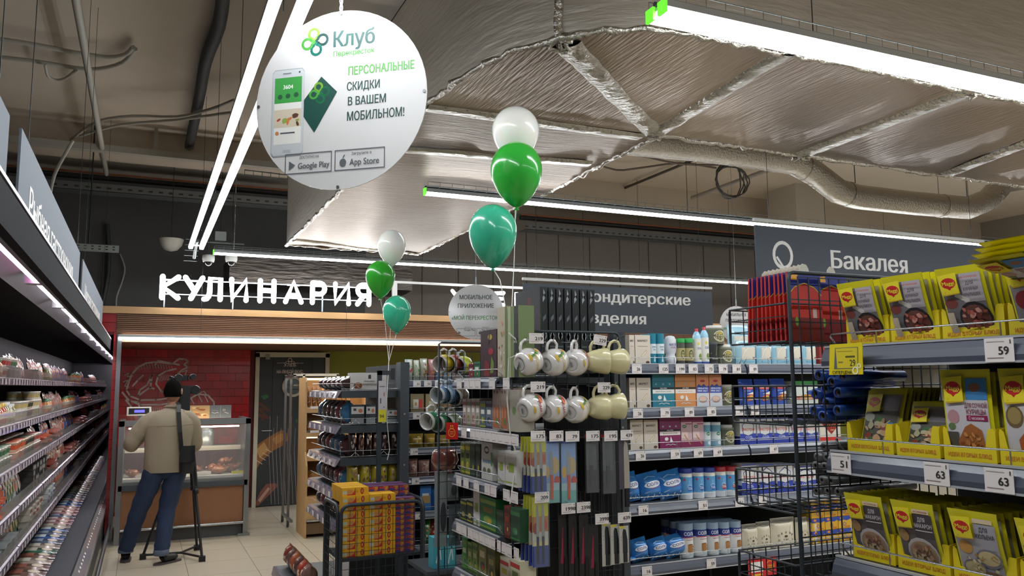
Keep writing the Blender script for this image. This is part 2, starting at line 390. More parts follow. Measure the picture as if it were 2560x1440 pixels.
seam((1415, 110), (1640, 335), .15); seam((1640, 335), (1965, 130), .12); seam((2000, 388), (2440, 222), .16)
seam((1065, 268), (1600, 342), .12); seam((1000, 372), (1475, 408), .13); seam((2370, 434), (2640, 330), .14)
seam((735, 600), (1045, 635), .1)
q = random.Random(3); g = G()
for path in (wall[:10]+arc+[(3.2, 2.92), (4.4, 2.92), (6, 2.92), (9, 2.92)], [(3.03, 9.4), (3.03, 7), (3.03, 5.6), (2.99, 4.27), (4, 4.27), (5.5, 4.27), (8, 4.27)], [(1.43, 9.4), (3.03, 9.4)]):
    pts = []
    for a, b in zip(path, path[1:]):
        k = max(1, int(math.dist(a, b)/.05))
        pts += [(a[0]+(b[0]-a[0])*i/k+q.uniform(-.009, .009), a[1]+(b[1]-a[1])*i/k+q.uniform(-.009, .009), zb+q.uniform(-.008, .01)) for i in range(k)]
    g.tube(pts, [q.uniform(.012, .022) for _ in pts], CRK, 6)
a = arc[4]; g.tube([(a[0]+q.uniform(-.01, .01), a[1]+q.uniform(-.01, .01), zb+.04*k) for k in range(22)], .022, CRK, 6)
for px, py in ((1405, 110), (1640, 338), (2000, 392), (2430, 232)):
    p = at(px, py, z=zb)
    for k in range(7): g.tube([p+Vector((q.uniform(-.05, .05), q.uniform(-.05, .05), q.uniform(-.03, .02))) for _ in range(3)], .014, CRK, 5)
g.obj('taped_edges', DU)
# second, darker duct over the letters
g = G(); FOILX = mat('#56504b', .3, 1., bump=((5, 30, 30), .8, .02), var=.2); g.grid(lambda a, b: (.95+2.4*a, 10.75+.9*b, 3.0+.02*math.sin(9*a+4*b)), 20, 8, FOILX)
g.grid(lambda a, b: (.95+2.4*a, 10.75+.01*math.sin(20*a), 3.0+.35*b), 20, 4, FOILX); g.box(.94, .96, 10.75, 11.65, 3.0, 3.35, FOILX)
g.box(.95, 3.35, 10.76, 11.65, 3.34, 3.35, FOILX)
for x in (1.0, 3.3): g.tube([(x, 10.9, 3.35), (x, 10.9, 4.6)], .006, CRK, 5)
g.obj('ventilation_duct', label='lower flat foil duct behind the counter letters', cat='duct')
# round insulated pipe
def pxpath(pts, **k): return [at(x, y, **k) for x, y in pts]
RP = mat('#c9c3ba', .26, 1., bump=((60, 10, 60), .9, .012), var=.15)
g = G(); P = pxpath([(1560, 352), (1760, 372), (1985, 405), (2035, 432), (2095, 478), (2140, 492), (2280, 508), (2420, 520), (2470, 500), (2510, 455), (2600, 440)], y=5.7)
P2 = []
for a, b in zip(P, P[1:]): P2 += [a.lerp(b, i/4) for i in range(4)]
g.tube(P2, .12, RP, 14)
for i in (10, 18, 26, 33): g.tube([P2[i]+Vector((-.004, 0, 0)), P2[i]+Vector((.03, 0, -.004))], .125, CRK, 14)
rp = g.obj('round_duct', label='round silver insulated pipe zigzagging below the ceiling at right', cat='pipe')
g = G()
for i in (6, 20, 28): g.tube([P2[i]+Vector((0, 0, .1)), P2[i]+Vector((0, 0, 1.2))], .004, WIRE, 4)
g.obj('hanger', rp)
# ------------------------------------------------------------------ pipes, trays and cables on the ceiling
CW = mat('#aaa69c', .6); DKC = mat('#2d2c2b', .7); COP = mat('#a4603f', .45, .5)
def cable(name, pts, r, m, label, cat='cable', n=6, smooth=3, **k):
    P = pxpath(pts, **k); Q = []
    for i in range(len(P)-1):
        p0, p1, p2, p3 = P[max(i-1, 0)], P[i], P[i+1], P[min(i+2, len(P)-1)]
        for j in range(smooth):
            t = j/smooth; Q.append(.5*((2*p1)+(p2-p0)*t+(2*p0-5*p1+4*p2-p3)*t*t+(3*p1-p0-3*p2+p3)*t**3))
    Q.append(P[-1]); g = G(); g.tube(Q, r, m, n); return g.obj(name, label=label, cat=cat)
cable('ceiling_pipe', [(185, -60), (190, 0), (228, 215), (266, 435)], .03, CW, 'pale pipe running down the ceiling at the left, ending open', 'pipe', z=4.3, smooth=1)
cable('cable', [(178, 350), (240, 305), (330, 290), (440, 292), (520, 275), (585, 250)], .016, CW, 'pale cable looping down behind the grey cooler sign', z=4.4)
cable('cable', [(200, 340), (300, 312), (440, 300), (580, 281)], .016, CW, 'second pale cable just under the looping one', z=4.34)
cable('cable', [(122, 500), (135, 440), (160, 390), (182, 352)], .016, CW, 'pair of pale cables dropping behind the grey cooler sign', y=8.6)
cable('cable', [(0, 98), (90, 112), (190, 132), (270, 143), (315, 135), (333, 118)], .02, CW, 'upper pale conduit into the crack in the ceiling slab', z=4.52)
cable('cable', [(0, 143), (100, 155), (190, 170), (250, 172), (310, 155), (338, 122)], .02, CW, 'lower pale conduit into the crack in the ceiling slab', z=4.52)
cable('cable', [(113, 160), (120, 190), (140, 200), (165, 195), (190, 175)], .013, CW, 'small loop of cable hanging under the left conduit', z=4.45)
cable('ceiling_tray', [(560, -40), (548, 60), (515, 150), (497, 250), (470, 380)], .055, DKC, 'dark cable bundle crossing the ceiling slab', 'cable', z=4.48)
cable('cable', [(1325, 384), (1400, 378), (1480, 380), (1580, 385), (1700, 410), (1800, 412)], .014, mat('#6d6258', .7), 'brown cable sagging under the beige slab, upper of two', z=4.5)
cable('cable', [(1470, 402), (1540, 425), (1600, 420), (1700, 408), (1790, 420)], .014, mat('#6d6258', .7), 'brown cable sagging under the beige slab, lower of two', z=4.5)
cable('conduit', [(1770, 385), (1660, 430), (1562, 470), (1590, 478), (1700, 486), (1725, 500)], .02, mat('#4a423b', .7), 'dark bent conduit on the beige slab', 'conduit', z=4.54, smooth=1)
cable('ceiling_pipe', [(2010, 392), (1880, 440), (1730, 495)], .03, mat('#8b8277', .7), 'slanting thin pipe under the beige slab', 'pipe', z=4.3, smooth=1)
g = G(); c = at(1822, 452, y=6.4)
for k in range(5):
    q = random.Random(k); g.tube([c+Vector(((.15+.012*k)*math.cos(a)*1.05+.012*k, q.uniform(-.02, .02), (.19-.01*k)*math.sin(a))) for a in [2*PI*i/24 for i in range(24)]], .007, mat('#5d5852', .6), 5, True)
g.tube([c+Vector((0, 0, .18)), c+Vector((.02, 0, 1.2))], .006, WIRE, 4)
g.obj('cable_coil', label='coil of grey cable hanging below the slab', cat='cable')
for (x0, y0, x1, y1, lb) in ((262, 440, 745, 492, 'left'), (1300, 537, 1890, 600, 'right')):
    a = at(x0, y0, y=11.4); b = at(x1, y1, y=11.4); nm = 'over the letters' if lb == 'left' else 'behind the teal balloon'
    z = (a.z+b.z)/2; L = b.x-a.x; ex = 0 if lb == 'left' else 6
    g = G(); g.tube([(a.x-2*(lb == 'left'), 11.4, z), (b.x+ex, 11.4, z)], .035, DKC, 8); g.tube([(a.x-2*(lb == 'left'), 11.36, z+.045), (b.x+ex, 11.36, z+.045)], .012, COP, 6)
    g.obj('copper_pipe', label='black insulated pipe with a copper line '+nm, cat='pipe')
    g = G(); x = a.x-(2 if lb == 'left' else 0); xe = b.x+ex
    PF = mat('#6f706d', .6, .4)
    g.box(x, xe, 11.2, 11.45, z-.22, z-.215, PF); g.box(x, xe, 11.2, 11.205, z-.22, z-.12, PF)
    k = x
    while k < xe-.1: g.box(k, k+.05, 11.195, 11.2, z-.185, z-.165, DKC); k += .12
    g.obj('perforated_tray', label='perforated metal cable tray '+nm, cat='cable tray')
a = at(30, 345, y=9.75); b = at(700, 430, y=9.75)
g = G(); g.box(a.x-1, b.x+.6, 9.7, 9.8, 4.27, 4.34, CW); g.box(.0, .04, 9.72, 9.76, 4.34, 4.6, CW)
g.obj('cable_tray', label='pale flat cable channel crossing the slab behind the aisle lamps', cat='cable tray')
g = G()
for dz in (0, .06): g.tube([(1.0, 9.9, 4.2+dz), (2.2, 9.9, 4.17+dz)], .008, WG, 4)
for k in range(12): g.tube([(1.0+.1*k, 9.9, 4.195), (1.0+.1*k, 9.9, 4.265)], .005, WG, 4)
g.obj('mesh_cable_tray', label='wire mesh cable tray beside the round club sign', cat='cable tray')
a = at(190, 607, y=9.9); b = at(297, 625, y=9.9)
g = G(); g.box(a.x-.3, b.x, 9.88, 9.92, b.z-.03, b.z+.045, mat('#a9b0ac', .5, .3))
for k in range(7): x = b.x-.05-.07*k; g.box(x-.012, x+.012, 9.875, 9.88, b.z-.01, b.z+.0, DKC); g.box(x-.012, x+.012, 9.875, 9.88, b.z+.02, b.z+.03, DKC)
g.tube([(b.x-.3, 9.9, b.z), (b.x-.3, 9.9, 4.6)], .008, WIRE, 5)
g.obj('perforated_rail', label='pale perforated rail above the cooler signs', cat='rail')
cable('flexible_conduit', [(268, 560), (272, 640), (268, 700), (255, 765)], .03, mat('#3a3a3a', .6), 'dark corrugated conduit on the wall above the red pier', 'conduit', y=12.3)
cable('cable', [(300, 635), (312, 670), (305, 705), (292, 740), (290, 765)], .012, CW, 'thin pale cable loop on the dark wall', y=12.3)
p = at(428, 600, y=11.2); g = G(); g.lathe([(.001, -.15), (.08, -.13), (.13, -.07), (.15, 0), (.15, .01)], mat('#b9b4a8', .6), 18, p); g.tube([p, (p.x, p.y, 4.6)], .006, WIRE, 4)
g.obj('ceiling_speaker', label='pale half-round speaker hanging against the dark wall', cat='speaker')
p = at(552, 590, y=11.2); g = G(); g.box(p.x-.07, p.x+.07, p.y, p.y+.1, p.z-.06, p.z+.06, mat('#9aa09d', .6)); g.box(p.x-.16, p.x+.3, p.y+.02, p.y+.08, p.z-.1, p.z-.08, WG); g.tube([(p.x, p.y+.05, p.z), (p.x, p.y+.05, 4.6)], .006, WIRE, 4)
g.obj('junction_box', label='small grey junction box on a rail above the letters', cat='box')
for k, px in enumerate((521, 578)):
    p = at(px, 655, y=10.1)
    t = thing('dome_camera', ('left' if k == 0 else 'right')+' one of two white dome security cameras above the letters', 'security camera', p)
    g = G(); g.lathe([(.04, .085), (.068, .075), (.07, .03), (.062, .0)], mat('#e2e2dc', .4), 16); g.tube([(0, 0, .08), (0, 0, 4.6-p.z)], .005, WIRE, 4); g.obj('housing', t)
    g = G(); g.lathe([(.0, -.05), (.03, -.042), (.045, -.022), (.05, 0)], mat('#15181a', .08, coat=1), 14); g.obj('dome', t)
# ------------------------------------------------------------------ glowing letters
LET = mat('#ffffff', .4, emit=5.); LSIDE = mat('#b9c4cf', .5)
def stroke_letters(label, word, px, glyphs, w_em, h, y, z0fn, tn):
    t = thing('letter_sign', label, 'sign', (0, y, 0))
    for ch, x in px:
        g = G()
        z0 = z0fn(x)
        for st in glyphs[ch]:
            pts = [(x+u*w_em, 0, z0+v*h) for u, v in st]
            a, b = Vector(pts[0]), Vector(pts[-1]); d0 = (Vector(pts[1])-a).normalized(); d1 = (b-Vector(pts[-2])).normalized()
            e = tn
            pts = [a-d0*e*.9, a-d0*e*.5]+[Vector(p) for p in pts]+[b+d1*e*.5, b+d1*e*.9]
            rr = [e*.35, e*.82]+[e]*(len(pts)-4)+[e*.82, e*.35]
            g.tube(pts, rr, LET, 10)
        g.obj('letter', t)
        g = G(); g.box(x+w_em*.1, x+w_em*.9, .03, .05, z0+h*.82, z0+h*.9, LSIDE); g.obj('bracket', t)
    return t
def arcp(cx, cy, rx, ry, a, b, n=8): return [(cx+rx*math.cos(math.radians(a+(b-a)*i/n)), cy+ry*math.sin(math.radians(a+(b-a)*i/n))) for i in range(n+1)]
GL = {'К': [[(0, 0), (0, 1)], [(.9, 1), (.05, .5), (.9, 0)]], 'У': [[(0, 1), (.5, .42)], [(1, 1), (.35, 0)]],
      'Л': [[(0, 0), (.16, .02)]+[(.26, .12), (.32, .3), (.34, 1), (.95, 1), (.95, 0)]], 'И': [[(0, 1), (0, 0), (.9, 1), (.9, 0)]],
      'Н': [[(0, 0), (0, 1)], [(.85, 0), (.85, 1)], [(0, .52), (.85, .52)]], 'А': [[(0, 0), (.5, 1), (1, 0)], [(.2, .33), (.8, .33)]],
      'Р': [[(0, 0), (0, 1)], [(0, 1), (.4, 1)]+arcp(.45, .72, .35, .28, 80, -80, 6)+[(.4, .44), (0, .44)]],
      'Я': [[(.8, 0), (.8, 1)], [(.8, 1), (.4, 1)]+arcp(.38, .72, .35, .28, 100, 260, 6)+[(.4, .44), (.8, .44)], [(.45, .44), (.02, 0)]],
      'Х': [[(0, 1), (.85, 0)], [(.85, 1), (0, 0)]], 'Е': [[(.75, 1), (0, 1), (0, 0), (.75, 0)], [(0, .5), (.6, .5)]],
      'Б': [[(.75, 1), (0, 1), (0, 0), (.4, 0)]+arcp(.42, .28, .33, .28, -80, 80, 6)+[(.4, .56), (0, .56)]]}
yL = 10.2
xs = [(405, 'К'), (462, 'У'), (510, 'Л'), (578, 'И'), (650, 'Н'), (714, 'А'), (781, 'Р'), (838, 'И'), (893, 'Я')]
pos = [(c, at(p, 740, y=yL).x) for p, c in xs]
KU = stroke_letters('big glowing white letters КУЛИНАРИЯ standing on the wooden canopy', 'К', pos, GL, .19, .25, yL, lambda x: 2.73, .030)
g = G(); x0, x1 = pos[0][1], pos[-1][1]+.2
for z in (2.78, 2.95): g.box(x0, x1, .045, .06, z-.006, z+.006, LSIDE)
for x in (x0+.78, x0+1.85, x0+.02): g.box(x, x+.014, .045, .06, 2.625, 2.95, LSIDE)
g.obj('mounting_rails', KU)
pos = [(c, at(p, 740, y=yL).x) for p, c in ((1131, 'Х'), (1183, 'Л'), (1240, 'Е'), (1290, 'Б'))]
KH = stroke_letters('second glowing white word behind the grey round sign', 'Х', pos, GL, .155, .165, yL, lambda x: 2.79, .024)
g = G(); a = at(985, 700, y=yL); b = at(1312, 722, y=yL)
g.box(a.x, b.x+.6, .05, .09, 3.03, 3.06, mat('#d8d8d4', .5)); g.box(a.x, a.x+.06, .05, .09, 2.625, 3.03, mat('#d8d8d4', .5))
g.obj('mounting_frame', KH)
# ------------------------------------------------------------------ wall art, door
def PY(y): return lambda u, v, o: (u, y-o, v)
def px2(pts, y): return [(lambda p: (p.x, p.z))(at(a, b, y=y)) for a, b in pts]
WH = mat('#c9bcb8', .5)
yw = 12.255
g = G(); sh = []
L = lambda pts, w=.022: sh.append(('l', px2(pts, yw), w, WH))
L([(322, 955), (330, 935), (345, 918), (365, 908), (390, 905), (430, 910), (448, 897), (462, 898), (470, 903), (460, 912), (470, 918), (455, 925), (445, 935), (440, 960)])
L([(322, 955), (316, 975), (325, 990), (350, 1000), (390, 1000), (425, 995)])
L([(388, 912), (395, 902), (428, 908), (448, 912)]); L([(390, 960), (395, 940), (415, 928), (440, 922)]); L([(390, 960), (405, 980), (435, 975)])
L([(332, 965), (345, 950), (358, 938)]); L([(375, 972), (378, 955), (380, 938), (368, 962), (350, 975), (345, 990), (375, 968), (385, 972)])
L([(306, 980), (320, 1000), (350, 1012), (400, 1012), (440, 1005)]); L([(306, 982), (325, 1003), (345, 1005), (352, 1030), (400, 1040)]); L([(315, 1000), (330, 1020), (352, 1030)])
L([(312, 938), (322, 932), (318, 942), (332, 940)], .012); L([(308, 955), (320, 950), (312, 965), (322, 968)], .012); L([(455, 930), (468, 925), (462, 938), (474, 945), (460, 950)], .012)
L([(470, 1000), (495, 985), (520, 988), (535, 1005), (535, 1020)]); L([(495, 985), (505, 1005)], .012); L([(510, 985), (520, 1005)], .012); L([(478, 996), (485, 1010)], .012)
L([(488, 985), (494, 975), (500, 982), (510, 978), (516, 986)], .012)
for k in range(14): L([(338+k*7, 915-6*math.sin(k/13*PI)), (341+k*7, 926-6*math.sin(k/13*PI))], .006)
for k in range(12): L([(358+k*5, 1018), (360+k*5, 1034)], .006)
for k in range(12): q = (k/12-.5)*1.7; L([(395+k*4, 950-12*math.cos(q)), (399+k*4, 962-12*math.cos(q))], .006)
art(g, sh, PY(yw)); g.obj('chicken_drawing', label='pale line drawing of a roast chicken on a platter on the red tiles', cat='wall art')
# door
DOORM = mat('#2c2f30', .5, var=.25, bump=((60, 3, 4), .3, .003)); FRM = mat('#bdb8a4', .5)
D = link('door_1', None, None, (0, 0, 0), kind='structure')
g = G(); yd = 12.27; x0, x1 = 1.47, 2.53
g.box(x0, x0+.055, yd-.05, yd+.05, 0, 2.18, FRM); g.box(x1-.06, x1, yd-.05, yd+.05, 0, 2.18, FRM); g.box(x0, x1, yd-.05, yd+.05, 2.12, 2.19, FRM); g.obj('frame', D)
g = G(); xl = x0+.055; wl = (x1-.06-xl)/5
for k in range(5): G().box(xl+k*wl+.002, xl+(k+1)*wl-.002, yd-.03, yd, .01, 2.12, DOORM).obj('plank', D)
g = G(); c = at(732, 966, y=yd-.04); g.lathe([(.115, -.02), (.155, -.02), (.155, .02), (.115, .02), (.115, -.02)], mat('#c9c6b8', .5), 28, c, M=Matrix.Rotation(PI/2, 3, 'X'), cap=False); g.obj('porthole_ring', D)
g = G(); g.lathe([(.118, 0), (.118, .008)], mat('#54696b', .2, coat=.5), 28, c, M=Matrix.Rotation(PI/2, 3, 'X')); g.box(c.x-.1, c.x+.1, c.y-.012, c.y-.008, c.z+.02, c.z+.03, DKC); g.box(c.x-.1, c.x+.1, c.y-.012, c.y-.008, c.z-.05, c.z-.04, DKC); g.obj('porthole_glass', D)
g = G(); c2 = at(530*0+725, 905, y=yd-.03)
sh = [('t', 'ХЛЕБ', c2.x, at(0, 911, y=yd).z, .045, .17, WH), ('t', 'НА ЛЮБОЙ ВКУС', c2.x, at(0, 926, y=yd).z-.02, .05, .37, WH)]
zt_ = c2.z
L([(692, 908), (715, 907)], .006); L([(736, 908), (758, 908)], .006); L([(692, 930), (715, 930)], .006); L([(736, 931), (758, 931)], .006)
sh += [('ring', c2.x, at(725, 900, y=yd).z, .03, .03, .008, WH), ('ring', c2.x-.04, at(725, 906, y=yd).z, .025, .02, .007, WH), ('ring', c2.x+.04, at(725, 906, y=yd).z, .025, .02, .007, WH), ('ring', c2.x, at(725, 934, y=yd).z, .03, .02, .007, WH)]
BR = [(637, 1150), (640, 1115), (660, 1100), (690, 1082), (705, 1075), (717, 1082), (720, 1100), (705, 1115), (680, 1128), (650, 1158), (640, 1175), (637, 1172)]
sh += [('p', px2(BR, yd-.03), '#8a5a2c'), ('p', px2([(640, 1125), (660, 1105), (672, 1125), (650, 1145)], yd-.03), '#b98d55'), ('p', px2([(680, 1098), (700, 1083), (714, 1086), (712, 1098), (690, 1112)], yd-.03), '#a9773e')]
for k in range(4): L([(640+k*8, 1150-k*9), (655+k*8, 1160-k*10)], .008)
sh += [('p', px2([(637, 1262), (650, 1230), (665, 1210), (690, 1208), (695, 1215), (670, 1240), (645, 1265)], yd-.03), '#7d4a3c'), ('p', px2([(645, 1250), (670, 1218), (675, 1222), (650, 1256)], yd-.03), '#b08b78')]
sh += [('p', px2([(652, 990), (668, 985), (672, 993), (660, 1000)], yd-.03), '#2f6a3a'), ('p', px2([(738, 1050), (745, 1048), (742, 1058)], yd-.03), '#2f6a3a')]
for k in range(9): sh.append(('l', px2([(637+k%3*10, 1005+k*5), (655+k%4*6, 1010+k*5)], yd-.03), .03, '#5b3220'))
for k in range(8): L([(675+k*9, 1040+30*(k % 2)), (672+k*9, 1130), (678+k*9, 1260)], .003)
art(g, sh, PY(yd-.031)); g.obj('door_print', D)
g = G(); a = at(665, 1077, y=yd-.05); g.tube([(a.x-.06, a.y, a.z), (a.x+.08, a.y, a.z)], .009, mat('#c0c2c2', .3, 1)); g.obj('door_handle', D)
g = G(); a = at(670, 890, y=yd-.06); g.box(a.x-.03, a.x+.03, a.y, a.y+.03, a.z-.05, a.z+.03, mat('#8a8d8c', .5)); g.obj('door_closer', D)
# ------------------------------------------------------------------ heated display counter
AL = mat('#9b9fa0', .35, .9); WOODC = mat('#9a6b4a', .5, var=.1, bump=((8, 2, 2), .1, .002)); GLS = mat('#dfe6e6', .03, alpha=.16, spec=.8); DGR = mat('#4a4f55', .5)
cy = 10.05; cx0, cx1 = -.22, 1.17
CT = thing('hot_food_counter', 'glass-fronted hot food counter with a wooden base', 'counter', (cx0, cy, 0))
W_ = cx1-cx0
g = G(); g.box(.05, W_-.06, 0, .75, .14, .57, WOODC); g.obj('front_panel', CT)
G().box(0, .055, -.03, .8, 0, 1.33, AL).obj('end_frame', CT); G().box(W_-.055, W_, -.03, .8, 0, 1.33, AL).obj('end_frame', CT); G().box(W_-.11, W_+.02, -.05, -.031, 0, .03, AL).obj('foot', CT)
g = G(); g.box(.02, W_-.02, -.03, .8, .57, .63, DGR); g.box(.02, W_-.02, -.01, .8, .63, .66, AL); g.obj('ledge', CT)
g = G(); g.tube([(.06, -.06, .155), (W_-.06, -.06, .155)], .016, mat('#c8cccc', .2, 1), 8); g.obj('bumper_rail', CT)
g = G(); g.box(.05, W_-.06, .04, .7, 0, .13, mat('#5a5c5c', .6)); g.obj('plinth', CT)
g = G(); g.box(.05, W_-.05, 0, .008, .66, 1.27, GLS); g.obj('front_glass', CT)
g = G(); g.box(.0, W_, -.03, .02, 1.27, 1.335, AL); g.box(.0, W_, .02, .45, 1.30, 1.315, GLS); g.obj('top_rail', CT)
g = G(); g.box(.06, W_-.06, .4, .45, .98, 1.0, mat('#c9bfae', .4)); g.box(.06, W_-.06, .4, .8, .95, .98, mat('#b7ada0', .4)); g.box(.06, W_-.06, .02, .75, .66, .69, mat('#cfcbc0', .4)); g.obj('inner_shelf', CT)
g = G(); g.lathe([(.0, -.012), (.012, 0), (0, .012)], mat('#fff3dd', .5, emit=6), 8, (.15, .1, 1.25)); g.box(.1, W_-.12, .06, .09, 1.235, 1.25, mat('#fff0d8', .5, emit=14.)); g.obj('added_counter_glow', CT)  # glowing bulb and bar added to brighten the inside of the counter
# roast chickens and trays
CH = [mat(c, .3, coat=.6, bump=((25, 25, 25), .5, .01), var=.3) for c in ('#8f4a20', '#a5602c', '#7a3a18')]
def lump(g, c, rx, ry, rz, m, seed=0, n=8):
    q = random.Random(seed); ph = [q.uniform(0, 6) for _ in range(4)]
    def f(u, v):
        a = u*2*PI; b = (v-.5)*PI; k = 1+.13*math.sin(3*a+ph[0])*math.cos(2*b+ph[1])+.08*math.sin(5*a+ph[2])
        return (c[0]+rx*k*math.cos(b)*math.cos(a), c[1]+ry*k*math.cos(b)*math.sin(a), c[2]+rz*k*math.sin(b))
    g.grid(f, n*2, n, m, True)
def chicken(x, y, z, s, rot, k):
    g = G(); m = CH[k % 3]
    lump(g, (0, 0, .05), .075, .06, .05, m, k); lump(g, (.06, .0, .055), .045, .045, .045, m, k+1)
    for sgn in (-1, 1):
        lump(g, (-.055, .035*sgn, .055), .04, .025, .03, m, k+2, 6); g.tube([(-.06, .035*sgn, .06), (-.11, .03*sgn, .085)], [.018, .009], m); lump(g, (-.115, .03*sgn, .088), .013, .013, .013, m, k+3, 4)
        lump(g, (.03, .06*sgn, .06), .035, .014, .018, m, k+5, 5)
    o = g.obj('roast_chicken', None, (x, y, z), rot, label=['golden roast chicken lying leftmost on the tray in the hot counter', 'roast chicken in the middle of the tray in the hot counter', 'dark roast chicken at the right of the counter tray', 'roast chicken lying on top of the others in the hot counter', 'small roast chicken in front of the pile in the hot counter', 'roast chicken behind the photographer\'s bag in the counter', 'roast chicken at the left end of the hot counter'][k], cat='chicken'); o.scale = (s, s, s)
for k, (px, py, yy, s) in enumerate(((532, 1178, 10.35, 1), (556, 1178, 10.38, 1), (575, 1175, 10.35, 1), (562, 1160, 10.36, .9), (548, 1185, 10.22, .8), (490, 1180, 10.3, .9), (330, 1185, 10.3, .8))):
    p = at(px, py, y=yy); chicken(p.x, yy, .695 if k != 3 else .77, s, R.uniform(0, 6), k)
def slab(name, px, py, yy, w_, d_, h_, m, label, cat, z=.695):
    p = at(px, py, y=yy); G().box(-w_/2, w_/2, 0, d_, 0, h_, m, .006).obj(name, None, (p.x, yy, z), label=label, cat=cat)
slab('price_card', 594, 1190, 10.12, .14, .01, .03, mat('#c9c020', .5), 'yellow price card inside the glass counter', 'card')
slab('serving_tray', 505, 1188, 10.15, .2, .08, .03, mat('#d6d2c8', .4), 'white serving tray beside the chickens', 'tray')
slab('price_card', 350, 1190, 10.12, .1, .01, .03, mat('#d6d2c8', .4), 'white price card at the left of the glass counter', 'card')
g = G(); g.lathe([(.085, 0), (.09, .16), (.075, .17), (.075, .2)], mat('#aeb0ac', .3, .7), 16); p = at(515, 1110, y=10.65); g.obj('steel_pot', None, (p.x, 10.65, 1.0), label='steel pot standing behind the counter glass', cat='pot')
t = thing('menu_board', 'small menu board standing on the counter, half photo half grey', 'sign', at(525, 1037, y=10.2))
a = at(468, 1037, y=10.2); b = at(579, 1004, y=10.2); o_ = t.location
t.location.z = 1.335; bx = (a.x-o_.x, b.x-o_.x); H_ = .15
G().box(bx[0], bx[1], 0, .01, 0, H_, mat('#5c5f62', .5)).obj('board', t)
g = G(); Wd = bx[1]-bx[0]; mm = lambda u, v, o: (bx[0]+u*Wd, -o, v*H_)
art(g, [('r', .0, 0, .5, 1, '#a98a60')]+blobs(9, .02, .1, .48, .9, .1, ['#c9955a', '#8a4d2a', '#d8b98c', '#6e4a2e'], 1.2, 5)+[('l', [(.75, .05), (.75, .95)], .004, WH), ('l', [(.56, .45), (.62, .38), (.68, .45), (.7, .4)], .03, WH), ('l', [(.56, .6), (.7, .58)], .012, WH), ('ring', .83, .62, .03, .08, .015, WH), ('l', [(.85, .45), (.93, .35)], .03, WH)], mm); g.obj('print', t)
t = thing('scale_display', 'small scale display with a blue screen behind the counter at left', 'display', at(350, 1028, y=10.6))
G().box(-.14, .12, 0, .04, -.05, .05, mat('#c9c9c4', .5)).obj('case', t); G().box(-.12, .1, -.003, 0, -.035, .035, mat('#101018', .3)).obj('bezel', t); G().box(-.06, .05, -.006, -.003, -.015, .015, mat('#4a48d8', .4, emit=1.)).obj('screen', t)
G().box(-.02, .02, .01, .03, -.35, -.05, DGR).obj('post', t)
# ------------------------------------------------------------------ the cameraman
def skin_mesh(nodes, edges, radii, m, sub=2, root=0, name='body'):
    me = bpy.data.meshes.new(name); me.from_pydata(nodes, edges, [])
    o = bpy.data.objects.new(name, me); C.objects.link(o)
    o.modifiers.new('s', 'SKIN'); sk = me.skin_vertices[0].data
    for i, r in enumerate(radii):
        sk[i].radius = (r, r) if not isinstance(r, tuple) else r
        sk[i].use_root = (i == root)
    o.modifiers.new('u', 'SUBSURF').levels = sub
    dg = bpy.context.evaluated_depsgraph_get(); dg.update()
    nm = bpy.data.meshes.new_from_object(o.evaluated_get(dg)); bpy.data.objects.remove(o)
    nm.materials.clear(); nm.materials.append(m); nm.polygons.foreach_set('use_smooth', [True]*len(nm.polygons)); nm.polygons.foreach_set('material_index', [0]*len(nm.polygons))
    return nm
SKIN = mat('#a8795f', .55, sss=.1); SHIRT = mat('#9c8f78', .85, bump=((9, 9, 4), .35, .02), var=.08); JEAN = mat('#26344f', .85, bump=((14, 14, 5), .4, .015), var=.3)
HAIR = mat('#0c0a08', .95, spec=.1, bump=((60, 60, 60), .5, .004)); SHOE = mat('#221e1c', .5); BLK = mat('#141416', .5)
PX, PYy = .25, 8.92
PE = thing('person', 'person in a beige jacket and jeans seen from behind, filming at a tripod', 'person', (PX, PYy, 0))
# joints (x, y, z) relative; facing +Y, leaning slightly to the right
hipL, hipR = (-.115, 0, .90), (.095, 0, .90); kneL, kneR = (-.235, .07, .49), (.02, .02, .49); ankL, ankR = (-.335, .16, .085), (-.02, -.13, .085)
toeL, toeR = (-.33, .30, .03), (.12, -.03, .03)
shL, shR = (-.175, .02, 1.40), (.215, .02, 1.41); elL, elR = (-.33, .06, 1.16), (.245, .10, 1.13); wrL, wrR = (-.20, .27, 1.24), (.21, .33, 1.30)
pel = (-.01, 0, .95); spi = (.005, .0, 1.15); che = (.02, .0, 1.34); nec = (.03, .03, 1.49); hd0 = (.03, .05, 1.57)
N = [pel, spi, che, nec, hd0, shL, elL, wrL, shR, elR, wrR, hipL, kneL, ankL, hipR, kneR, ankR]
E_ = [(0, 1), (1, 2), (2, 3), (3, 4), (2, 5), (5, 6), (6, 7), (2, 8), (8, 9), (9, 10), (0, 11), (11, 12), (12, 13), (0, 14), (14, 15), (15, 16)]
RD = [.10, .095, .11, .052, .05, .052, .038, .026, .052, .038, .026, .08, .052, .038, .08, .052, .038]
def hand(w, f, sgn):
    """palm, four fingers and a thumb curling forward around the camera grip"""
    w = Vector(w); f = Vector(f).normalized(); s = f.cross(Vector((0, 0, 1))).normalized()*sgn; u = s.cross(f)*sgn
    g = []
    for k, (dx, L) in enumerate(((.030, .068), (.010, .076), (-.010, .07), (-.030, .055))):
        b = w+f*.085+s*dx; g.append([w+f*.03+s*dx*.6, b, b+f*L*.45-u*.006, b+f*L*.7-u*.028, b+f*L*.62-u*.05])
    g.append([w+f*.02+s*.02, w+f*.05+s*.05-u*.01, w+f*.085+s*.062-u*.03, w+f*.105+s*.05-u*.045])
    return g
body = skin_mesh(N, E_, RD, SKIN)
bo = link('body', body, PE)
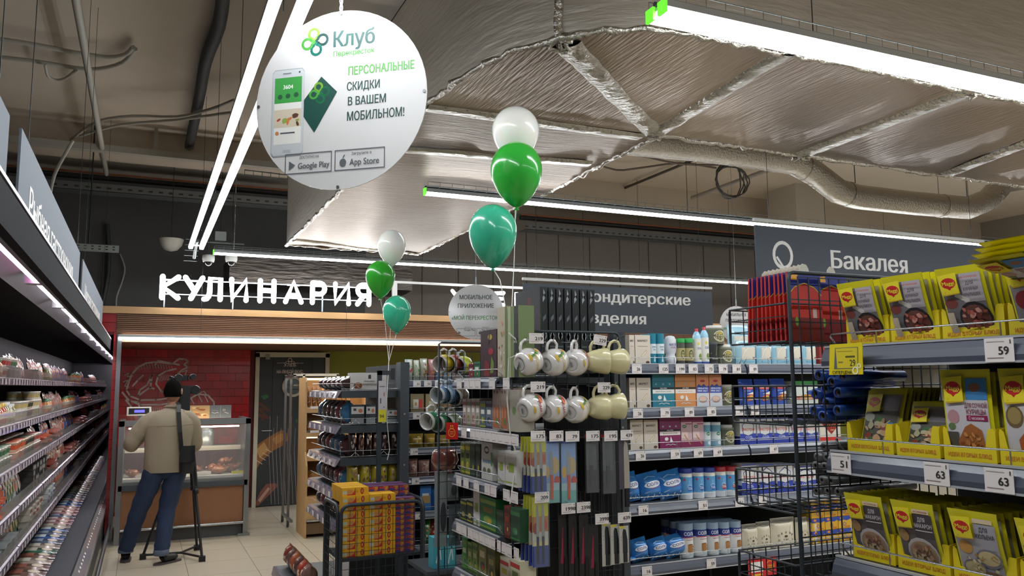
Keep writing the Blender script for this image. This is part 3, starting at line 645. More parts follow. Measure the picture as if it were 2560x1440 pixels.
for side, wv, fv, sg in (('l', wrL, (.5, .85, .15), -1), ('r', wrR, (-.1, .95, .2), 1)):
    n = [wv]; e = []; rr = [.024]; w0 = Vector(wv); f = Vector(fv).normalized()
    n.append(tuple(w0+f*.045)); e.append((0, 1)); rr.append((.036))
    for ch in hand(wv, fv, sg):
        last = 1
        for p in ch[1:]: n.append(tuple(p)); e.append((last, len(n)-1)); rr.append(.0095); last = len(n)-1
    link('hand', skin_mesh(n, e, rr, SKIN, 2), PE)
# head with face, ears and hair
HC = Vector((.035, .06, 1.655)); Rz = Matrix.Rotation(math.radians(-22), 3, 'Z')
def headS(u, v, o=0.):
    a = u*2*PI; b = (v-.5)*PI; x = math.cos(b)*math.sin(a); y = math.cos(b)*math.cos(a); z = math.sin(b)
    rx, ry, rz = .078, .098, .118; jaw = 1-.22*max(0, -z)**1.2
    X = x*(rx+o)*jaw; Y = y*(ry+o)*(1 if y < 0 else jaw)+.012*max(0, -z)*(y > 0); Z = z*(rz+o)
    if y > .8 and -.35 < z < .15: Y += .02*max(0, 1-abs(x)*9)*(1-abs(z+.1)*3)          # nose
    if y > .7 and 0 < z < .22: Y -= .008*max(0, 1-abs(abs(x)-.38)*5)                    # eye sockets
    return tuple(HC+Rz @ Vector((X, Y, Z)))
g = G(); g.grid(lambda u, v: headS(u, v), 28, 20, SKIN)
g.obj('head', PE)
def onface(x, z, o): return HC+Rz @ Vector((x, .098*math.sqrt(max(0, 1-(x/.078)**2-(z/.118)**2))+o, z))
g = G()
for s in (-1, 1):
    e = onface(.03*s, .012, -.004); g.lathe([(0, -.011), (.008, -.008), (.011, 0), (.008, .008), (0, .011)], mat('#e8e4de', .3), 10, e)
    g.lathe([(0, -.005), (.005, 0), (0, .005)], mat('#20160f', .3), 8, onface(.03*s, .012, .005))
g.obj('eye', PE)
g = G()
for s in (-1, 1): g.tube([onface(.016*s, .034, .002), onface(.03*s, .039, .002), onface(.046*s, .033, .001)], .003, HAIR, 5)
g.obj('eyebrow', PE)
g = G(); g.tube([onface(-.022, -.055, .001), onface(0, -.052, .008), onface(.022, -.055, .001)], .004, mat('#8a4f45', .5), 6); g.obj('mouth', PE)
for s in (-1, 1):
    g = G(); c = HC+Rz @ Vector((.08*s, -.005, .0)); g.grid(lambda u, v: tuple(c+Rz @ Vector((s*.010*math.sin(v*PI)*math.cos(u*2*PI)+s*.006, .018*math.sin(v*PI)*math.sin(u*2*PI), .032*math.cos(v*PI)))), 10, 8, SKIN); g.obj('ear', PE)
def hairS(u, v):
    z = .5-u; 
    return headS(v, .33+.67*u if True else 0, .011)
g = G()
def hs(u, v):
    a = (u-.5)*2; low = .36 if abs(u-.5) < .28 else .36+(abs(u-.5)-.28)*1.6     # nape to forehead
    return headS(u*1.0, low+(1-low)*v, .010+.004*math.sin(40*u)*math.sin(9*v))
g.grid(lambda u, v: hs(u, v), 30, 12, HAIR); g.obj('hair', PE)
# jacket: torso tube with sleeves, collar; hem at mid hip
def loft(g, rings, m, n=22):
    """rings: (cx, cy, z, rx, ry) elliptical sections"""
    v = []
    for k, (cx, cy, z, rx, ry) in enumerate(rings):
        for i in range(n):
            a = 2*PI*i/n; w_ = 1+.018*math.sin(5*a+k*.9)+.012*math.sin(9*a-k*1.7)
            v.append((cx+rx*w_*math.cos(a), cy+ry*w_*math.sin(a), z+(.012*math.sin(2*a) if k else 0)))
    g.add(v, [(j*n+i, j*n+(i+1) % n, (j+1)*n+(i+1) % n, (j+1)*n+i) for j in range(len(rings)-1) for i in range(n)], m, True)
g = G(); loft(g, [(.0, .0, .865, .20, .135), (.0, .0, .90, .212, .142), (.0, .0, .98, .215, .145), (.0, 0, 1.08, .212, .145), (.01, 0, 1.2, .222, .15), (.015, -.005, 1.30, .232, .15), (.02, -.005, 1.37, .228, .14), (.02, 0, 1.42, .20, .12), (.024, .005, 1.455, .145, .095), (.028, .015, 1.475, .085, .075), (.03, .02, 1.49, .066, .066), (.03, .02, 1.515, .064, .066)], SHIRT, 26)
def sleeve(g, pts, rad):
    P = [Vector(p) for p in pts]; Q = []; Rr = []
    for i in range(len(P)-1):
        for j in range(5):
            t = j/5; p0, p1, p2, p3 = P[max(i-1, 0)], P[i], P[i+1], P[min(i+2, len(P)-1)]
            Q.append(.5*((2*p1)+(p2-p0)*t+(2*p0-5*p1+4*p2-p3)*t*t+(3*p1-p0-3*p2+p3)*t**3)); Rr.append((rad[i]*(1-t)+rad[i+1]*t)*(1+.05*math.sin(len(Q)*1.9)))
    Q.append(P[-1]); Rr.append(rad[-1]); g.tube(Q, Rr, SHIRT, 14)
sleeve(g, [(-.08, .0, 1.395), (-.175, .01, 1.36), (-.27, .03, 1.25), (-.335, .06, 1.135), (-.27, .18, 1.18), (-.21, .26, 1.232)], [.075, .085, .08, .072, .06, .042])
sleeve(g, [(.12, .0, 1.395), (.205, .01, 1.36), (.245, .04, 1.24), (.26, .09, 1.11), (.24, .22, 1.2), (.215, .32, 1.29)], [.075, .085, .078, .07, .06, .042])
g.obj('jacket', PE)
g = G(); g.tube([(.03-.068, .02, 1.50), (.03-.05, -.035, 1.505), (.03, -.055, 1.508), (.03+.05, -.035, 1.505), (.03+.068, .02, 1.50)], .013, SHIRT, 8); g.tube([(-.18, -.135, 1.33), (-.09, -.15, 1.322), (.02, -.155, 1.32), (.13, -.15, 1.322), (.22, -.13, 1.33)], .003, mat('#8f7f62', .8), 5); g.obj('collar', PE)
# jeans
JN = [(0, 0, .95), hipL, (-.17, .04, .70), kneL, (-.29, .11, .28), (-.335, .15, .12), hipR, (.06, .02, .70), kneR, (0, -.06, .28), (-.02, -.12, .12)]
JE = [(0, 1), (1, 2), (2, 3), (3, 4), (4, 5), (0, 6), (6, 7), (7, 8), (8, 9), (9, 10)]
g = G(); SHIRT_, SHIRT = SHIRT, JEAN
sleeve(g, [(-.085, .0, .96), (-.105, .0, .88), (-.165, .03, .70), (-.235, .07, .49), (-.29, .11, .28), (-.335, .15, .12)], [.095, .105, .096, .082, .074, .070])
sleeve(g, [(.075, .0, .96), (.085, .0, .88), (.06, .02, .70), (.02, .02, .49), (0, -.06, .28), (-.02, -.12, .12)], [.095, .105, .096, .082, .074, .070])
SHIRT = SHIRT_; loft(g, [(0, 0, .79, .02, .02), (-.005, 0, .81, .12, .07), (-.005, 0, .85, .17, .10), (-.005, 0, .90, .188, .112), (0, 0, .97, .185, .112)], JEAN, 22); g.obj('jeans', PE)
g = G()
for an in (ankL, ankR): g.lathe([(.058, .085), (.07, .09), (.072, .125), (.066, .14)], mat('#5f6c80', .8), 14, (an[0], an[1]-.005, 0))
g.obj('turned_cuff', PE)
for an, toe in ((ankL, toeL), (ankR, toeR)):
    a = Vector((an[0], an[1], .05)); b = Vector((toe[0], toe[1], .035)); d = (b-a); d.z = 0; d.normalize()
    me = skin_mesh([tuple(a-d*.03), tuple(a+d*.05), tuple(a+d*.12), tuple(a+d*.19), (an[0], an[1], .11)], [(0, 1), (1, 2), (2, 3), (0, 4)], [(.046, .042), (.046, .042), (.045, .034), (.036, .026), .04], SHOE); link('shoe', me, PE)
    g = G(); s = d.cross(Vector((0, 0, 1))); P = [a-d*.085, a-d*.04+s*.045, a+d*.12+s*.05, a+d*.21+s*.03, a+d*.235, a+d*.21-s*.03, a+d*.12-s*.05, a-d*.04-s*.045]
    g.prism([(p.x, p.y) for p in P], 0.0, .018, mat('#4a4542', .6)); g.obj('sole', PE)
# ------------------------------------------------------------------ tripod, video camera, bag
def loc(px, py, y): p = at(px, py, y=y); return p
TP = thing('tripod', 'black camera tripod with a floor spreader', 'tripod', (.5, 9.25, 0)); T0 = Vector((.5, 9.25, 0))
feet = [at(565*0+508, 1395, z=.03)-T0, at(515, 1368, z=.03)-T0, at(358, 1395, z=.03)-T0]
feet = [Vector((.12, -.38, .03)), Vector((.18, .42, .03)), Vector((-.44, -.10, .03))]
feet = [at(505, 1398, z=.02)-T0, at(492, 1370, z=.02)-T0, at(357, 1393, z=.02)-T0]
ap = at(472, 1120, y=9.25)-T0; ap.z = 1.28
for f in feet:
    f = Vector((f.x, f.y, .03)); t_ = Vector((0, 0, 0)); top = ap+(f-ap).normalized()*.02; mid = top.lerp(f, .5)
    g = G(); s = Vector((f.y-ap.y, ap.x-f.x, 0)).normalized()*.022
    g.tube([top+s, mid+s*.8], .011, BLK, 6); g.tube([top-s, mid-s*.8], .011, BLK, 6); g.tube([mid-(f-top)*.04, f], .013, BLK, 6)
    g.lathe([(.0, -.025), (.03, -.02), (.03, .025), (0, .03)], BLK, 8, mid); g.box(f.x-.03, f.x+.03, f.y-.03, f.y+.03, 0, .05, BLK); g.obj('leg', TP)
cs = sum((Vector((f.x, f.y, .04)) for f in feet), Vector())/3
g = G()
for f in feet: g.tube([cs, (f.x, f.y, .04)], .012, BLK, 6)
g.obj('spreader', TP)
g = G(); g.lathe([(.05, -.05), (.06, 0), (.05, .05), (.055, .1), (.03, .14)], BLK, 12, ap); g.obj('fluid_head', TP)
VC = thing('video_camera', 'black shoulder video camera with viewfinder, mounted on the tripod', 'camera', (0, 9.25, 0))
def vb(n, x0, x1, y0, y1, px, py, w_, h_):
    p = at(px, py, y=9.25); g = G(); g.box(p.x-w_/2, p.x+w_/2, y0, y1, p.z-h_/2, p.z+h_/2, BLK, .01); return g
def vcl(p, r, y0, y1, m=BLK, n=14):
    g = G(); g.lathe([(r*.9, y0), (r, y0+.01), (r, y1-.01), (r*.85, y1)], m, n, (p.x, 0, p.z), M=Matrix.Rotation(-PI/2, 3, 'X')); return g
vb('b', 0, 0, -.12, .28, 460, 1000, .115, .30).obj('camera_body', VC)
vb('b', 0, 0, -.05, .15, 458, 945, .1, .05).obj('carry_handle', VC)
vcl(at(462, 1003, y=9.25), .05, .28, .42).obj('lens', VC)
vcl(at(446, 945, y=9.25), .042, -.1, .05).obj('viewfinder', VC)
vcl(at(482, 942, y=9.25), .03, -.12, .1).obj('microphone', VC)
vcl(at(487, 975, y=9.25), .05, -.1, .06, mat('#1c1d22', .3)).obj('monitor', VC)
g = G(); p = at(425, 943, y=9.2); q_ = at(445, 950, y=9.2); g.tube([(p.x, -.1, p.z), (q_.x, -.06, q_.z)], .014, BLK, 6); g.obj('viewfinder_arm', VC)
g = vb('b', 0, 0, -.1, .12, 455, 1045, .09, .13); g.obj('battery', VC)
p = at(468, 1150, y=8.72)
SB = thing('shoulder_bag', 'black shoulder bag hanging from a long black strap on the person', 'bag', (p.x, 8.74, p.z))
g = G(); g.grid(lambda u, v: ((u-.5)*.13*(1+.1*math.sin(v*PI)), -.04*math.sin(u*PI)**.5*math.sin(v*PI)**.4, (v-.5)*.27), 8, 8, BLK); g.box(-.062, .062, 0, .05, -.13, .13, BLK, .01); g.obj('pouch', SB)
g = G(); g.grid(lambda u, v: ((u-.5)*.135, -.048-.01*math.sin(u*PI), .14-.16*v), 4, 4, mat('#1d1d1f', .35, coat=.3)); g.obj('flap', SB)
g = G(); o_ = Vector((p.x, 8.74, p.z)); st = [at(454, 1130, y=8.74), at(450, 1080, y=8.72), at(447, 1030, y=8.745), at(447, 1012, y=8.80), at(443, 1006, y=8.9)]
for a, b in zip(st, st[1:]):
    a = a-o_; b = b-o_; g.add([(a.x-.02, a.y, a.z), (a.x+.02, a.y, a.z), (b.x+.02, b.y, b.z), (b.x-.02, b.y, b.z), (a.x-.02, a.y+.004, a.z), (a.x+.02, a.y+.004, a.z), (b.x+.02, b.y+.004, b.z), (b.x-.02, b.y+.004, b.z)], [(0, 1, 2, 3), (7, 6, 5, 4), (0, 3, 7, 4), (1, 5, 6, 2)], BLK)
g.obj('strap', SB)
# ------------------------------------------------------------------ round hanging signs
ACR = mat('#d9d7d6', .12, coat=.8); GRN = '#57a64a'; TL = '#16504a'; DGT = '#2c4a44'
def drop(cx, cy, r, ang, col, w=.016):
    """teardrop outline used in the emblem"""
    P = []
    for i in range(17):
        t = 2*PI*i/16; k = r*(1-.0*math.cos(t)); x = r*math.cos(t); y = r*math.sin(t)
        if i in (0, 16): x = r*1.45
        P.append((cx+x*math.cos(ang)-y*math.sin(ang), cy+x*math.sin(ang)+y*math.cos(ang)))
    return ('l', P, w, col)
def clover(cx, cy, s, cols, w=.014):
    out = []
    for k, col in enumerate(cols):
        a = math.radians([100, 10, -80, 190][k]); out.append(drop(cx+s*math.cos(a), cy+s*math.sin(a), s*.62, a+PI, col, w))
    return out
def stores(cx, cy, s=1.):
    D_ = '#5d6266'
    return [('l', [(cx-.26*s, cy-.05*s), (cx-.01*s, cy-.05*s), (cx-.01*s, cy+.05*s), (cx-.26*s, cy+.05*s), (cx-.26*s, cy-.05*s)], .005*s, D_), ('l', [(cx+.01*s, cy-.05*s), (cx+.27*s, cy-.05*s), (cx+.27*s, cy+.05*s), (cx+.01*s, cy+.05*s), (cx+.01*s, cy-.05*s)], .005*s, D_),
        ('p', [(cx-.24*s, cy-.03*s), (cx-.205*s, cy-.008*s), (cx-.24*s, cy+.015*s)], D_), ('t', 'ДОСТУПНО НА', cx-.13*s, cy+.03*s, .013*s, .105*s, D_), ('t', 'Google Play', cx-.105*s, cy-.012*s, .03*s, .17*s, D_),
        ('e', cx+.052*s, cy-.012*s, .018*s, .02*s, D_), ('l', [(cx+.052*s, cy+.012*s), (cx+.06*s, cy+.025*s)], .006*s, D_), ('t', 'Загрузите в', cx+.15*s, cy+.03*s, .015*s, .105*s, D_), ('t', 'App Store', cx+.165*s, cy-.012*s, .032*s, .155*s, D_)]
def round_sign(c, rad, ang, label, shapes, tilt=0, group=None):
    t = thing('round_sign', label, 'sign', c, ang, group)
    g = G(); g.lathe([(rad, 0), (rad, .004)], ACR, 56, M=Matrix.Rotation(PI/2, 3, 'X')); g.obj('disc', t)
    g = G(); art(g, shapes, lambda u, v, o: (u, -.004-o, v), eps=.0006); g.obj('print', t)
    for a in (0, 90, 180, 270):
        g = G(); g.lathe([(.006, -.012), (.006, .005)], AL, 8, (rad*.97*math.cos(math.radians(a)), -.003, rad*.97*math.sin(math.radians(a))), M=Matrix.Rotation(PI/2, 3, 'X')); g.obj('screw', t)
    g = G(); g.tube([(0, -.002, rad), (0, -.002, 4.6-c[2])], .0022, AL, 4)
    for k in range(3): g.tube([(.006*math.cos(b), -.002, rad+.012+.028*k+.016*math.sin(b)) for b in [2*PI*i/8 for i in range(8)]], .002, AL, 4, True)
    g.obj('hanging_chain', t)
    return t
c = at(850, 249, y=2.93); c = CP+(c-CP)*(1.0)
S_ = [('t', 'Клуб', .055, .235, .06, .165, TL)]+clover(-.105, .235, .032, ['#8fc640', TL, '#0f7d6c', '#57b04a'], .010)
S_ += [('t', 'Перекресток', .055, .178, .02, .165, GRN), ('t', 'ПЕРСОНАЛЬНЫЕ', .165, .105, .032, .26, GRN), ('t', 'СКИДКИ', .095, .045, .032, .13, DGT), ('t', 'В ВАШЕМ', .11, -.012, .032, .15, DGT), ('t', 'МОБИЛЬНОМ!', .145, -.07, .034, .225, DGT)]
S_ += [('p', [(-.075, .095), (-.01, .03), (-.1, -.12), (-.17, -.02)], '#15483f')]+clover(-.082, .032, .024, ['#8fc640', '#1d7a50', '#1d7a50', '#57b04a'], .008)
pw = [(-.278, .125), (-.268, .138), (-.155, .138), (-.145, .125), (-.145, -.19), (-.155, -.203), (-.268, -.203), (-.278, -.19)]
S_ += [('p', pw, '#9aa0a4'), ('p', [(x*.985-.003, z*.975) for x, z in pw], '#c2c6c8'), ('r', -.268, .005, -.155, .105, '#3f9a48'), ('r', -.268, -.155, -.155, .005, '#e4e2dc'), ('t', '3604', -.212, .068, .016, .04, '#e8f2e4'), ('e', -.245, .03, .01, .01, '#2a5a3c'), ('e', -.212, .032, .01, .01, '#2a5a3c'), ('e', -.178, .034, .01, .01, '#2a5a3c'), ('r', -.268, -.09, -.155, -.02, '#cfc2ac')]
S_ += blobs(8, -.268, -.09, -.155, -.02, .014, ['#a8472a', '#c97a45', '#5a3a2c', '#8fa24c'], 1, 4)+[('r', -.24, -.115, -.18, -.11, '#50545a'), ('e', -.254, -.112, .008, .008, '#c98a55'), ('r', -.228, -.19, -.195, -.178, '#aeb2b5'), ('e', -.165, .122, .004, .004, '#44484c'), ('r', -.235, .119, -.2, .123, '#7a7f83')]
S_ += [(s[0], *s[1:]) for s in stores(-.02, -.235, .75)]
round_sign(c, .345, math.radians(-38), 'big round white club card sign hanging beside the aisle lamps', S_)
DK = '#46544f'
S2 = [('t', 'МОБИЛЬНОЕ', 0, .19, .055, .42, DK), ('t', 'ПРИЛОЖЕНИЕ', 0, .08, .055, .46, DK), ('t', '«МОЙ ПЕРЕКРЕСТОК»', 0, -.075, .05, .62, '#4f8a50')]+[s for s in stores(0, -.22, .8)]
c = at(1190, 780, y=8.2); round_sign((c.x, c.y, c.z), .30, math.radians(-20), 'grey-looking round app sign hanging left of the dark books', [(s if s[0] != 't' else (s[0], s[1], s[2]*.85, s[3]*.85, s[4]*.85, s[5]*.85, s[6])) for s in S2])
c = at(1842, 812, y=7.6); round_sign((c.x, c.y, c.z), .22, math.radians(-10), 'small round app sign glimpsed above the salt shelves', [(s if s[0] != 't' else (s[0], s[1], s[2]*.62, s[3]*.62, s[4]*.62, s[5]*.62, s[6])) for s in S2 if s[0] == 't'])
# rectangular aisle signs
SG = mat('#474e58', .6)
def aisle_sign(a, b, z0, z1, label, shapes, hang=True):
    a = Vector(a); b = Vector(b); d = b-a; L = d.length; rot = math.atan2(d.y, d.x)
    t = thing('aisle_sign', label, 'sign', (a.x, a.y, z0), rot); H_ = z1-z0
    G().box(0, L, 0, .012, 0, H_, SG).obj('panel', t)
    g = G(); art(g, shapes, lambda u, v, o: (u, -o, v), eps=.001); g.obj('lettering', t)
    G().box(-.005, L+.005, -.006, .02, H_+.03, H_+.055, mat('#d5d5d0', .4)).obj('hanging_rail', t)
    for x in (.15, L-.15):
        g = G(); g.tube([(x, .006, H_), (x, .006, 4.55-z0)], .002, WIRE, 4); g.obj('hanging_wire', t)
    return t
WT = '#e9e6e2'
y0 = 4.9
a = at(1887, 562, y=y0); b = at(2459, 612, y=y0); zt2 = a.z
hs_ = .62
lx = at(2175, 655, y=y0); cx_ = at(1957, 638, y=y0); q1 = at(2080, 625, y=y0); q2 = at(2272, 690, y=y0)
aisle_sign((a.x, y0, 0), (b.x, y0, 0), zt2-hs_, zt2, 'large grey grocery sign reading Бакалея at right', [('t', 'Бакалея', lx.x-a.x, hs_-(zt2-lx.z), .145, q2.x-q1.x, WT), ('ring', cx_.x-a.x, hs_-(zt2-cx_.z), .105, .115, .028, WT), ('l', [(cx_.x-a.x-.06, hs_-(zt2-cx_.z)-.02), (cx_.x-a.x+.02, hs_-(zt2-cx_.z)-.12)], .02, WT)])
y0 = 7.3
a = at(1308, 716, y=y0); b = at(1779, 722, y=y0); zt3 = (a.z+b.z)/2; a2 = at(1590, 745, y=y0); a3 = at(1530, 795, y=y0); q1 = at(1455, 745, y=y0); q2 = at(1725, 745, y=y0); q3 = at(1455, 795, y=y0); q4 = at(1614, 795, y=y0)
hs_ = .48
aisle_sign((a.x, y0, 0), (b.x, y0, 0), zt3-hs_, zt3, 'grey confectionery sign reading Кондитерские изделия behind the books', [('t', 'Кондитерские', (q1.x+q2.x)/2-a.x, hs_-(zt3-a2.z), .115, q2.x-q1.x, WT), ('t', 'изделия', (q3.x+q4.x)/2-a.x, hs_-(zt3-a3.z), .115, q4.x-q3.x, WT)])
# signs over the left cooler
def cooler_sign(y0, y1, z0, z1, label, txt):
    t = thing('cooler_sign', label, 'sign', (-.42, 0, 0)); L = y1-y0
    G().box(-.008, 0, y0, y1, z0, z1, mat('#5d646e', .7)).obj('panel', t)
    g = G(); art(g, [('t', txt, L*.46, (z1-z0)*.50, .12, L*.72, WT)], lambda u, v, o: (o, y0+u, z0+v), eps=.001); g.obj('lettering', t)
    for y in (y0+.2, y1-.2):
        g = G(); g.tube([(-.004, y, z1), (-.004, y, 4.55)], .002, WIRE, 4); g.obj('hanging_wire', t)
z1 = at(40, 350, x=-.42); z2 = at(190, 600, x=-.42)
cooler_sign(3.2, 6.1, 2.2, 2.6, 'grey cooler sign with faded white lettering above the canopy', 'Рыбная гастрономия')
cooler_sign(.4, 2.93, 2.2, 2.56, 'nearest grey cooler sign cut by the left picture edge', 'Сыры')
cooler_sign(6.4, 9.6, 2.2, 2.6, 'farthest grey cooler sign above the dark canopy', 'Мясная гастрономия')
# ------------------------------------------------------------------ balloons
def balloon(c, r, h, col, label, knot, path, grp):
    t = thing('balloon', label, 'balloon', c, 0, grp); m = mat(col, .25, coat=.7, sss=.6, spec=.3)
    g = G(); pr_ = []
    for i in range(21):
        v = i/20; th = PI*v; z = -math.cos(th); s = math.sin(th)*(1-.0*z); z2 = z*(.42 if z > 0 else .58)*h+.08*h; s *= 1 if z > 0 else 1-.30*z*z; pr_.append((max(r*s, .0001), z2))
    g.lathe(pr_, m, 28); g.obj('skin', t)
    g = G(); g.lathe([(.004, -h/2+.004), (.012, -h/2-.012), (.003, -h/2-.012)], m, 10); g.obj('knot', t)
    g = G(); P = [(0, 0, -h/2)]+[tuple(Vector(p)-Vector(c)) for p in path]; g.tube(P, .0022, mat('#dcdcd4', .5), 4); g.obj('string', t)
yb = 3.3
tie = at(1278, 838, y=3.08); br = [at(1288, 560, y=yb), at(1285, 660, y=3.25), at(1280, 760, y=3.15), tie]
balloon(at(1289, 337, y=yb+.1), .112, .27, '#f0f0ea', 'white balloon topmost of the near bunch', 0, br, 'near bunch of balloons')
balloon(at(1291, 437, y=yb-.05), .117, .30, '#2fae3a', 'bright green balloon in the middle of the near bunch', 0, br, 'near bunch of balloons')
balloon(at(1232, 591, y=yb), .108, .29, '#3fbd98', 'teal balloon lowest of the near bunch', 0, [at(1250, 700, y=3.25), at(1268, 790, y=3.15), tie], 'near bunch of balloons')
yb = 5.75
tie = at(972, 905, y=5.6); br = [at(980, 760, y=5.7), at(974, 860, y=5.65), tie]
balloon(at(979, 620, y=yb), .105, .27, '#f0f0ea', 'white balloon topmost of the far bunch', 0, br, 'far bunch of balloons')
balloon(at(951, 698, y=yb-.1), .105, .27, '#33a52c', 'bright green balloon in the middle of the far bunch', 0, [at(962, 800, y=5.7), tie], 'far bunch of balloons')
balloon(at(992, 785, y=yb-.15), .10, .265, '#3fbd98', 'teal balloon lowest of the far bunch', 0, [at(984, 860, y=5.6), tie], 'far bunch of balloons')
g = G(); g.tube([at(972, 905, y=5.6), at(967, 1000, y=5.52), at(968, 1060, y=5.5), at(974, 1125, y=5.5), at(968, 1150, y=5.5)], .003, mat('#dcdcd4', .5), 4); g.obj('balloon_ribbon', label='white ribbon end hanging down the bread rack', cat='ribbon')
g = G(); g.tube([at(1272, 832, y=2.98), at(1292, 850, y=2.95), at(1300, 868, y=2.94), at(1290, 888, y=2.95), at(1272, 896, y=2.98), at(1268, 1000, y=2.98), at(1276, 1090, y=2.98), at(1290, 1130, y=2.98), at(1287, 1180, y=2.98), at(1275, 1260, y=2.98)], .003, mat('#dcdcd4', .5), 4); g.obj('balloon_ribbon', label='white ribbon tied round the mug rack post', cat='ribbon')
# ------------------------------------------------------------------ shelving
GRA = mat('#3a3f45', .5); LIP = mat('#4a4f5d', .35, coat=.3); LIPW = mat('#c9cbd0', .3, .4); CHR = mat('#c3c7c9', .25, .9); PAP = mat('#e4ddda', .6); TXT = '#2b2a2a'; DKW = mat('#33393f', .45, .3)
def shelf(par, x0, x1, z, D, tags=(), lh=.052, guard=.036, board=GRA, lip=LIP, y=0):
    W = x1-x0; s = G().box(0, W, .004, D, -.025, 0, board).obj('shelf', par, (x0, y, z))
    g = G(); g.prism([(.004, 0), (-.006, -.002), (-.016, -lh*.35), (-.022, -lh*.7), (-.020, -lh), (-.012, -lh), (-.008, -lh*.4), (.004, -.01)], 0, W, lip, axis='x')
    g.box(0, W, -.008, .002, -.001, .004, LIPW); g.box(0, W, -.022, -.018, -lh-.002, -lh+.003, LIPW); g.obj('price_rail', s)
    if guard:
        g = G(); r = .0022; g.tube([(.01, .03, .0), (.01, .004, guard-.006), (.016, .002, guard), (W-.016, .002, guard), (W-.01, .004, guard-.006), (W-.01, .03, 0)], r, CHR, 5)
        n = max(1, int(W/.3))
        for i in range(n): g.tube([(W*(i+.5)/n, .002, guard), (W*(i+.5)/n, .002, .0)], r*.8, CHR, 4)
        g.obj('guard_rail', s)
    for tx, tt in tags: tag(s, (tx-x0, -.0245, -lh*.03), tt, h=lh*.97)
    return s
def tag(par, loc, tt, w=.062, h=.042, rot=0., name='price_tag'):
    g = G(); g.box(-w/2, w/2, 0, .0012, -h, 0, PAP)
    art(g, [('r', -.42, -.16, .2, -.13, '#a9a2a2'), ('r', -.42, -.84, .15, -.80, '#a08a8c'), ('r', .38, -.25, .42, -.08, '#4a4446')]+([('t', tt, .16, -.52, .34, .17*len(tt), TXT)] if tt else []), lambda u, v, o: (u*w, -o, v*h))
    return g.obj(name, par, loc, rot)
def wires(g, x0, x1, z0, z1, dx, dz, r=.002, y=0, m=DKW):
    n = max(1, round((x1-x0)/dx)); k = max(1, round((z1-z0)/dz))
    for i in range(n+1): x = x0+(x1-x0)*i/n; g.tube([(x, y, z0), (x, y, z1)], r, m, 4)
    for j in range(k+1): z = z0+(z1-z0)*j/k; g.tube([(x0, y+r, z), (x1, y+r, z)], r, m, 4)
    return g
UNIQ = {}
def place(me, name, loc, rot, label, cat, group=None): return link(name, me, None, loc, rot, label, cat, group)
def front(px0, px1, ptop, z, y, d, fn, name, label, cat, group=None, dy=.02, tilt=0):
    """a product facing -Y; its width and height come from where its sides and top are seen"""
    a = at(px0, ptop+20, y=y+dy); b = at(px1, ptop+20, y=y+dy); w = b.x-a.x; h = at((px0+px1)/2, ptop, y=y+dy).z-z
    return place(fn(w*.97, h, d).mesh(name), name, ((a.x+b.x)/2, y+dy, z+.001), tilt, label, cat, group)
def sidep(px0, px1, ptop, z, x, d, fn, name, label, cat, group=None, dx=.02, tilt=0.):
    a = at(px0, ptop+20, x=x+dx); b = at(px1, ptop+20, x=x+dx); w = abs(a.y-b.y); h = at((px0+px1)/2, ptop, x=x+dx).z-z
    return place(fn(w*.97, h, d).mesh(name), name, (x+dx, (a.y+b.y)/2, z+.001), -PI/2+tilt, label, cat, group)
# ---- designs
def d_market(w, h, d): return box_pack(w, h, d, '#d8cdbd', [('t', 'МАРКЕТ', 0, .80, .07, .66, '#2e2722'), ('r', -.32, .60, .32, .62, '#9d8f7c'), ('l', [(-.1, .25), (.22, .45)], .09, '#c9b38c'), ('l', [(-.06, .27), (.2, .43)], .03, '#f2ead8'), ('e', .3, .06, .13, .05, '#5b4030')], side=[('r', -.5, 0, .5, 1, '#8f8473')])
def d_teal(c1='#2b7f93', c2='#ffffff'):
    def f(w, h, d): return box_pack(w, h, d, c1, [('r', -.5, .79, .5, .8, '#1d4f5c'), ('r', -.5, .55, .5, .61, '#20242a'), ('t', 'SALTEN', 0, .58, .035, .3, '#e8e8e8'), ('r', -.5, .42, .5, .54, '#e6e2dc'), ('t', 'МОРСКАЯ СОЛЬ', 0, .48, .035, .7, c1), ('e', -.18, .3, .09, .06, '#e6e2dc'), ('p', [(.02, .38), (.14, .18), (-.02, .18)], '#eef2f2'), ('l', [(-.22, .1), (-.1, .13), (0, .1), (.1, .13), (.25, .1)], .02, '#dfe6e6'), ('r', -.38, .68, -.3, .73, '#8fb7c0'), ('r', -.05, .68, .03, .73, '#8fb7c0'), ('r', .25, .68, .33, .73, '#8fb7c0')])
    return f
def d_pink(w, h, d): return box_pack(w, h, d, '#e59a6c', [('r', -.5, 0, .5, .42, '#cfd3da'), ('p', [(-.5, .42), (-.5, .62), (-.3, .70), (-.1, .64), (.1, .71), (.3, .62), (.5, .66), (.5, .42)], '#3c4f9e'), ('t', 'HIMALAYAN', 0, .57, .05, .8, '#dfe3ee'), ('t', 'PINK SALT', 0, .49, .055, .8, '#dfe3ee'), ('e', 0, .22, .36, .11, '#a9877c'), ('e', 0, .24, .3, .08, '#e3bfae'), ('e', .0, .8, .2, .04, '#c23a44')])
def d_purplebox(w, h, d): return box_pack(w, h, d, '#c9a9ae', [('r', -.5, .82, .5, 1, '#8c2b58'), ('r', -.5, 0, .5, .22, '#8c2b58'), ('e', -.2, .68, .2, .05, '#2f6a48'), ('t', '4LIFE', -.2, .68, .03, .25, '#e8e8e0'), ('r', -.5, .3, .1, .5, '#dfc6c0'), ('l', [(-.2, .4), (.3, .1)], .06, '#b68c54'), ('r', -.1, .74, .45, .78, '#a6596f')])
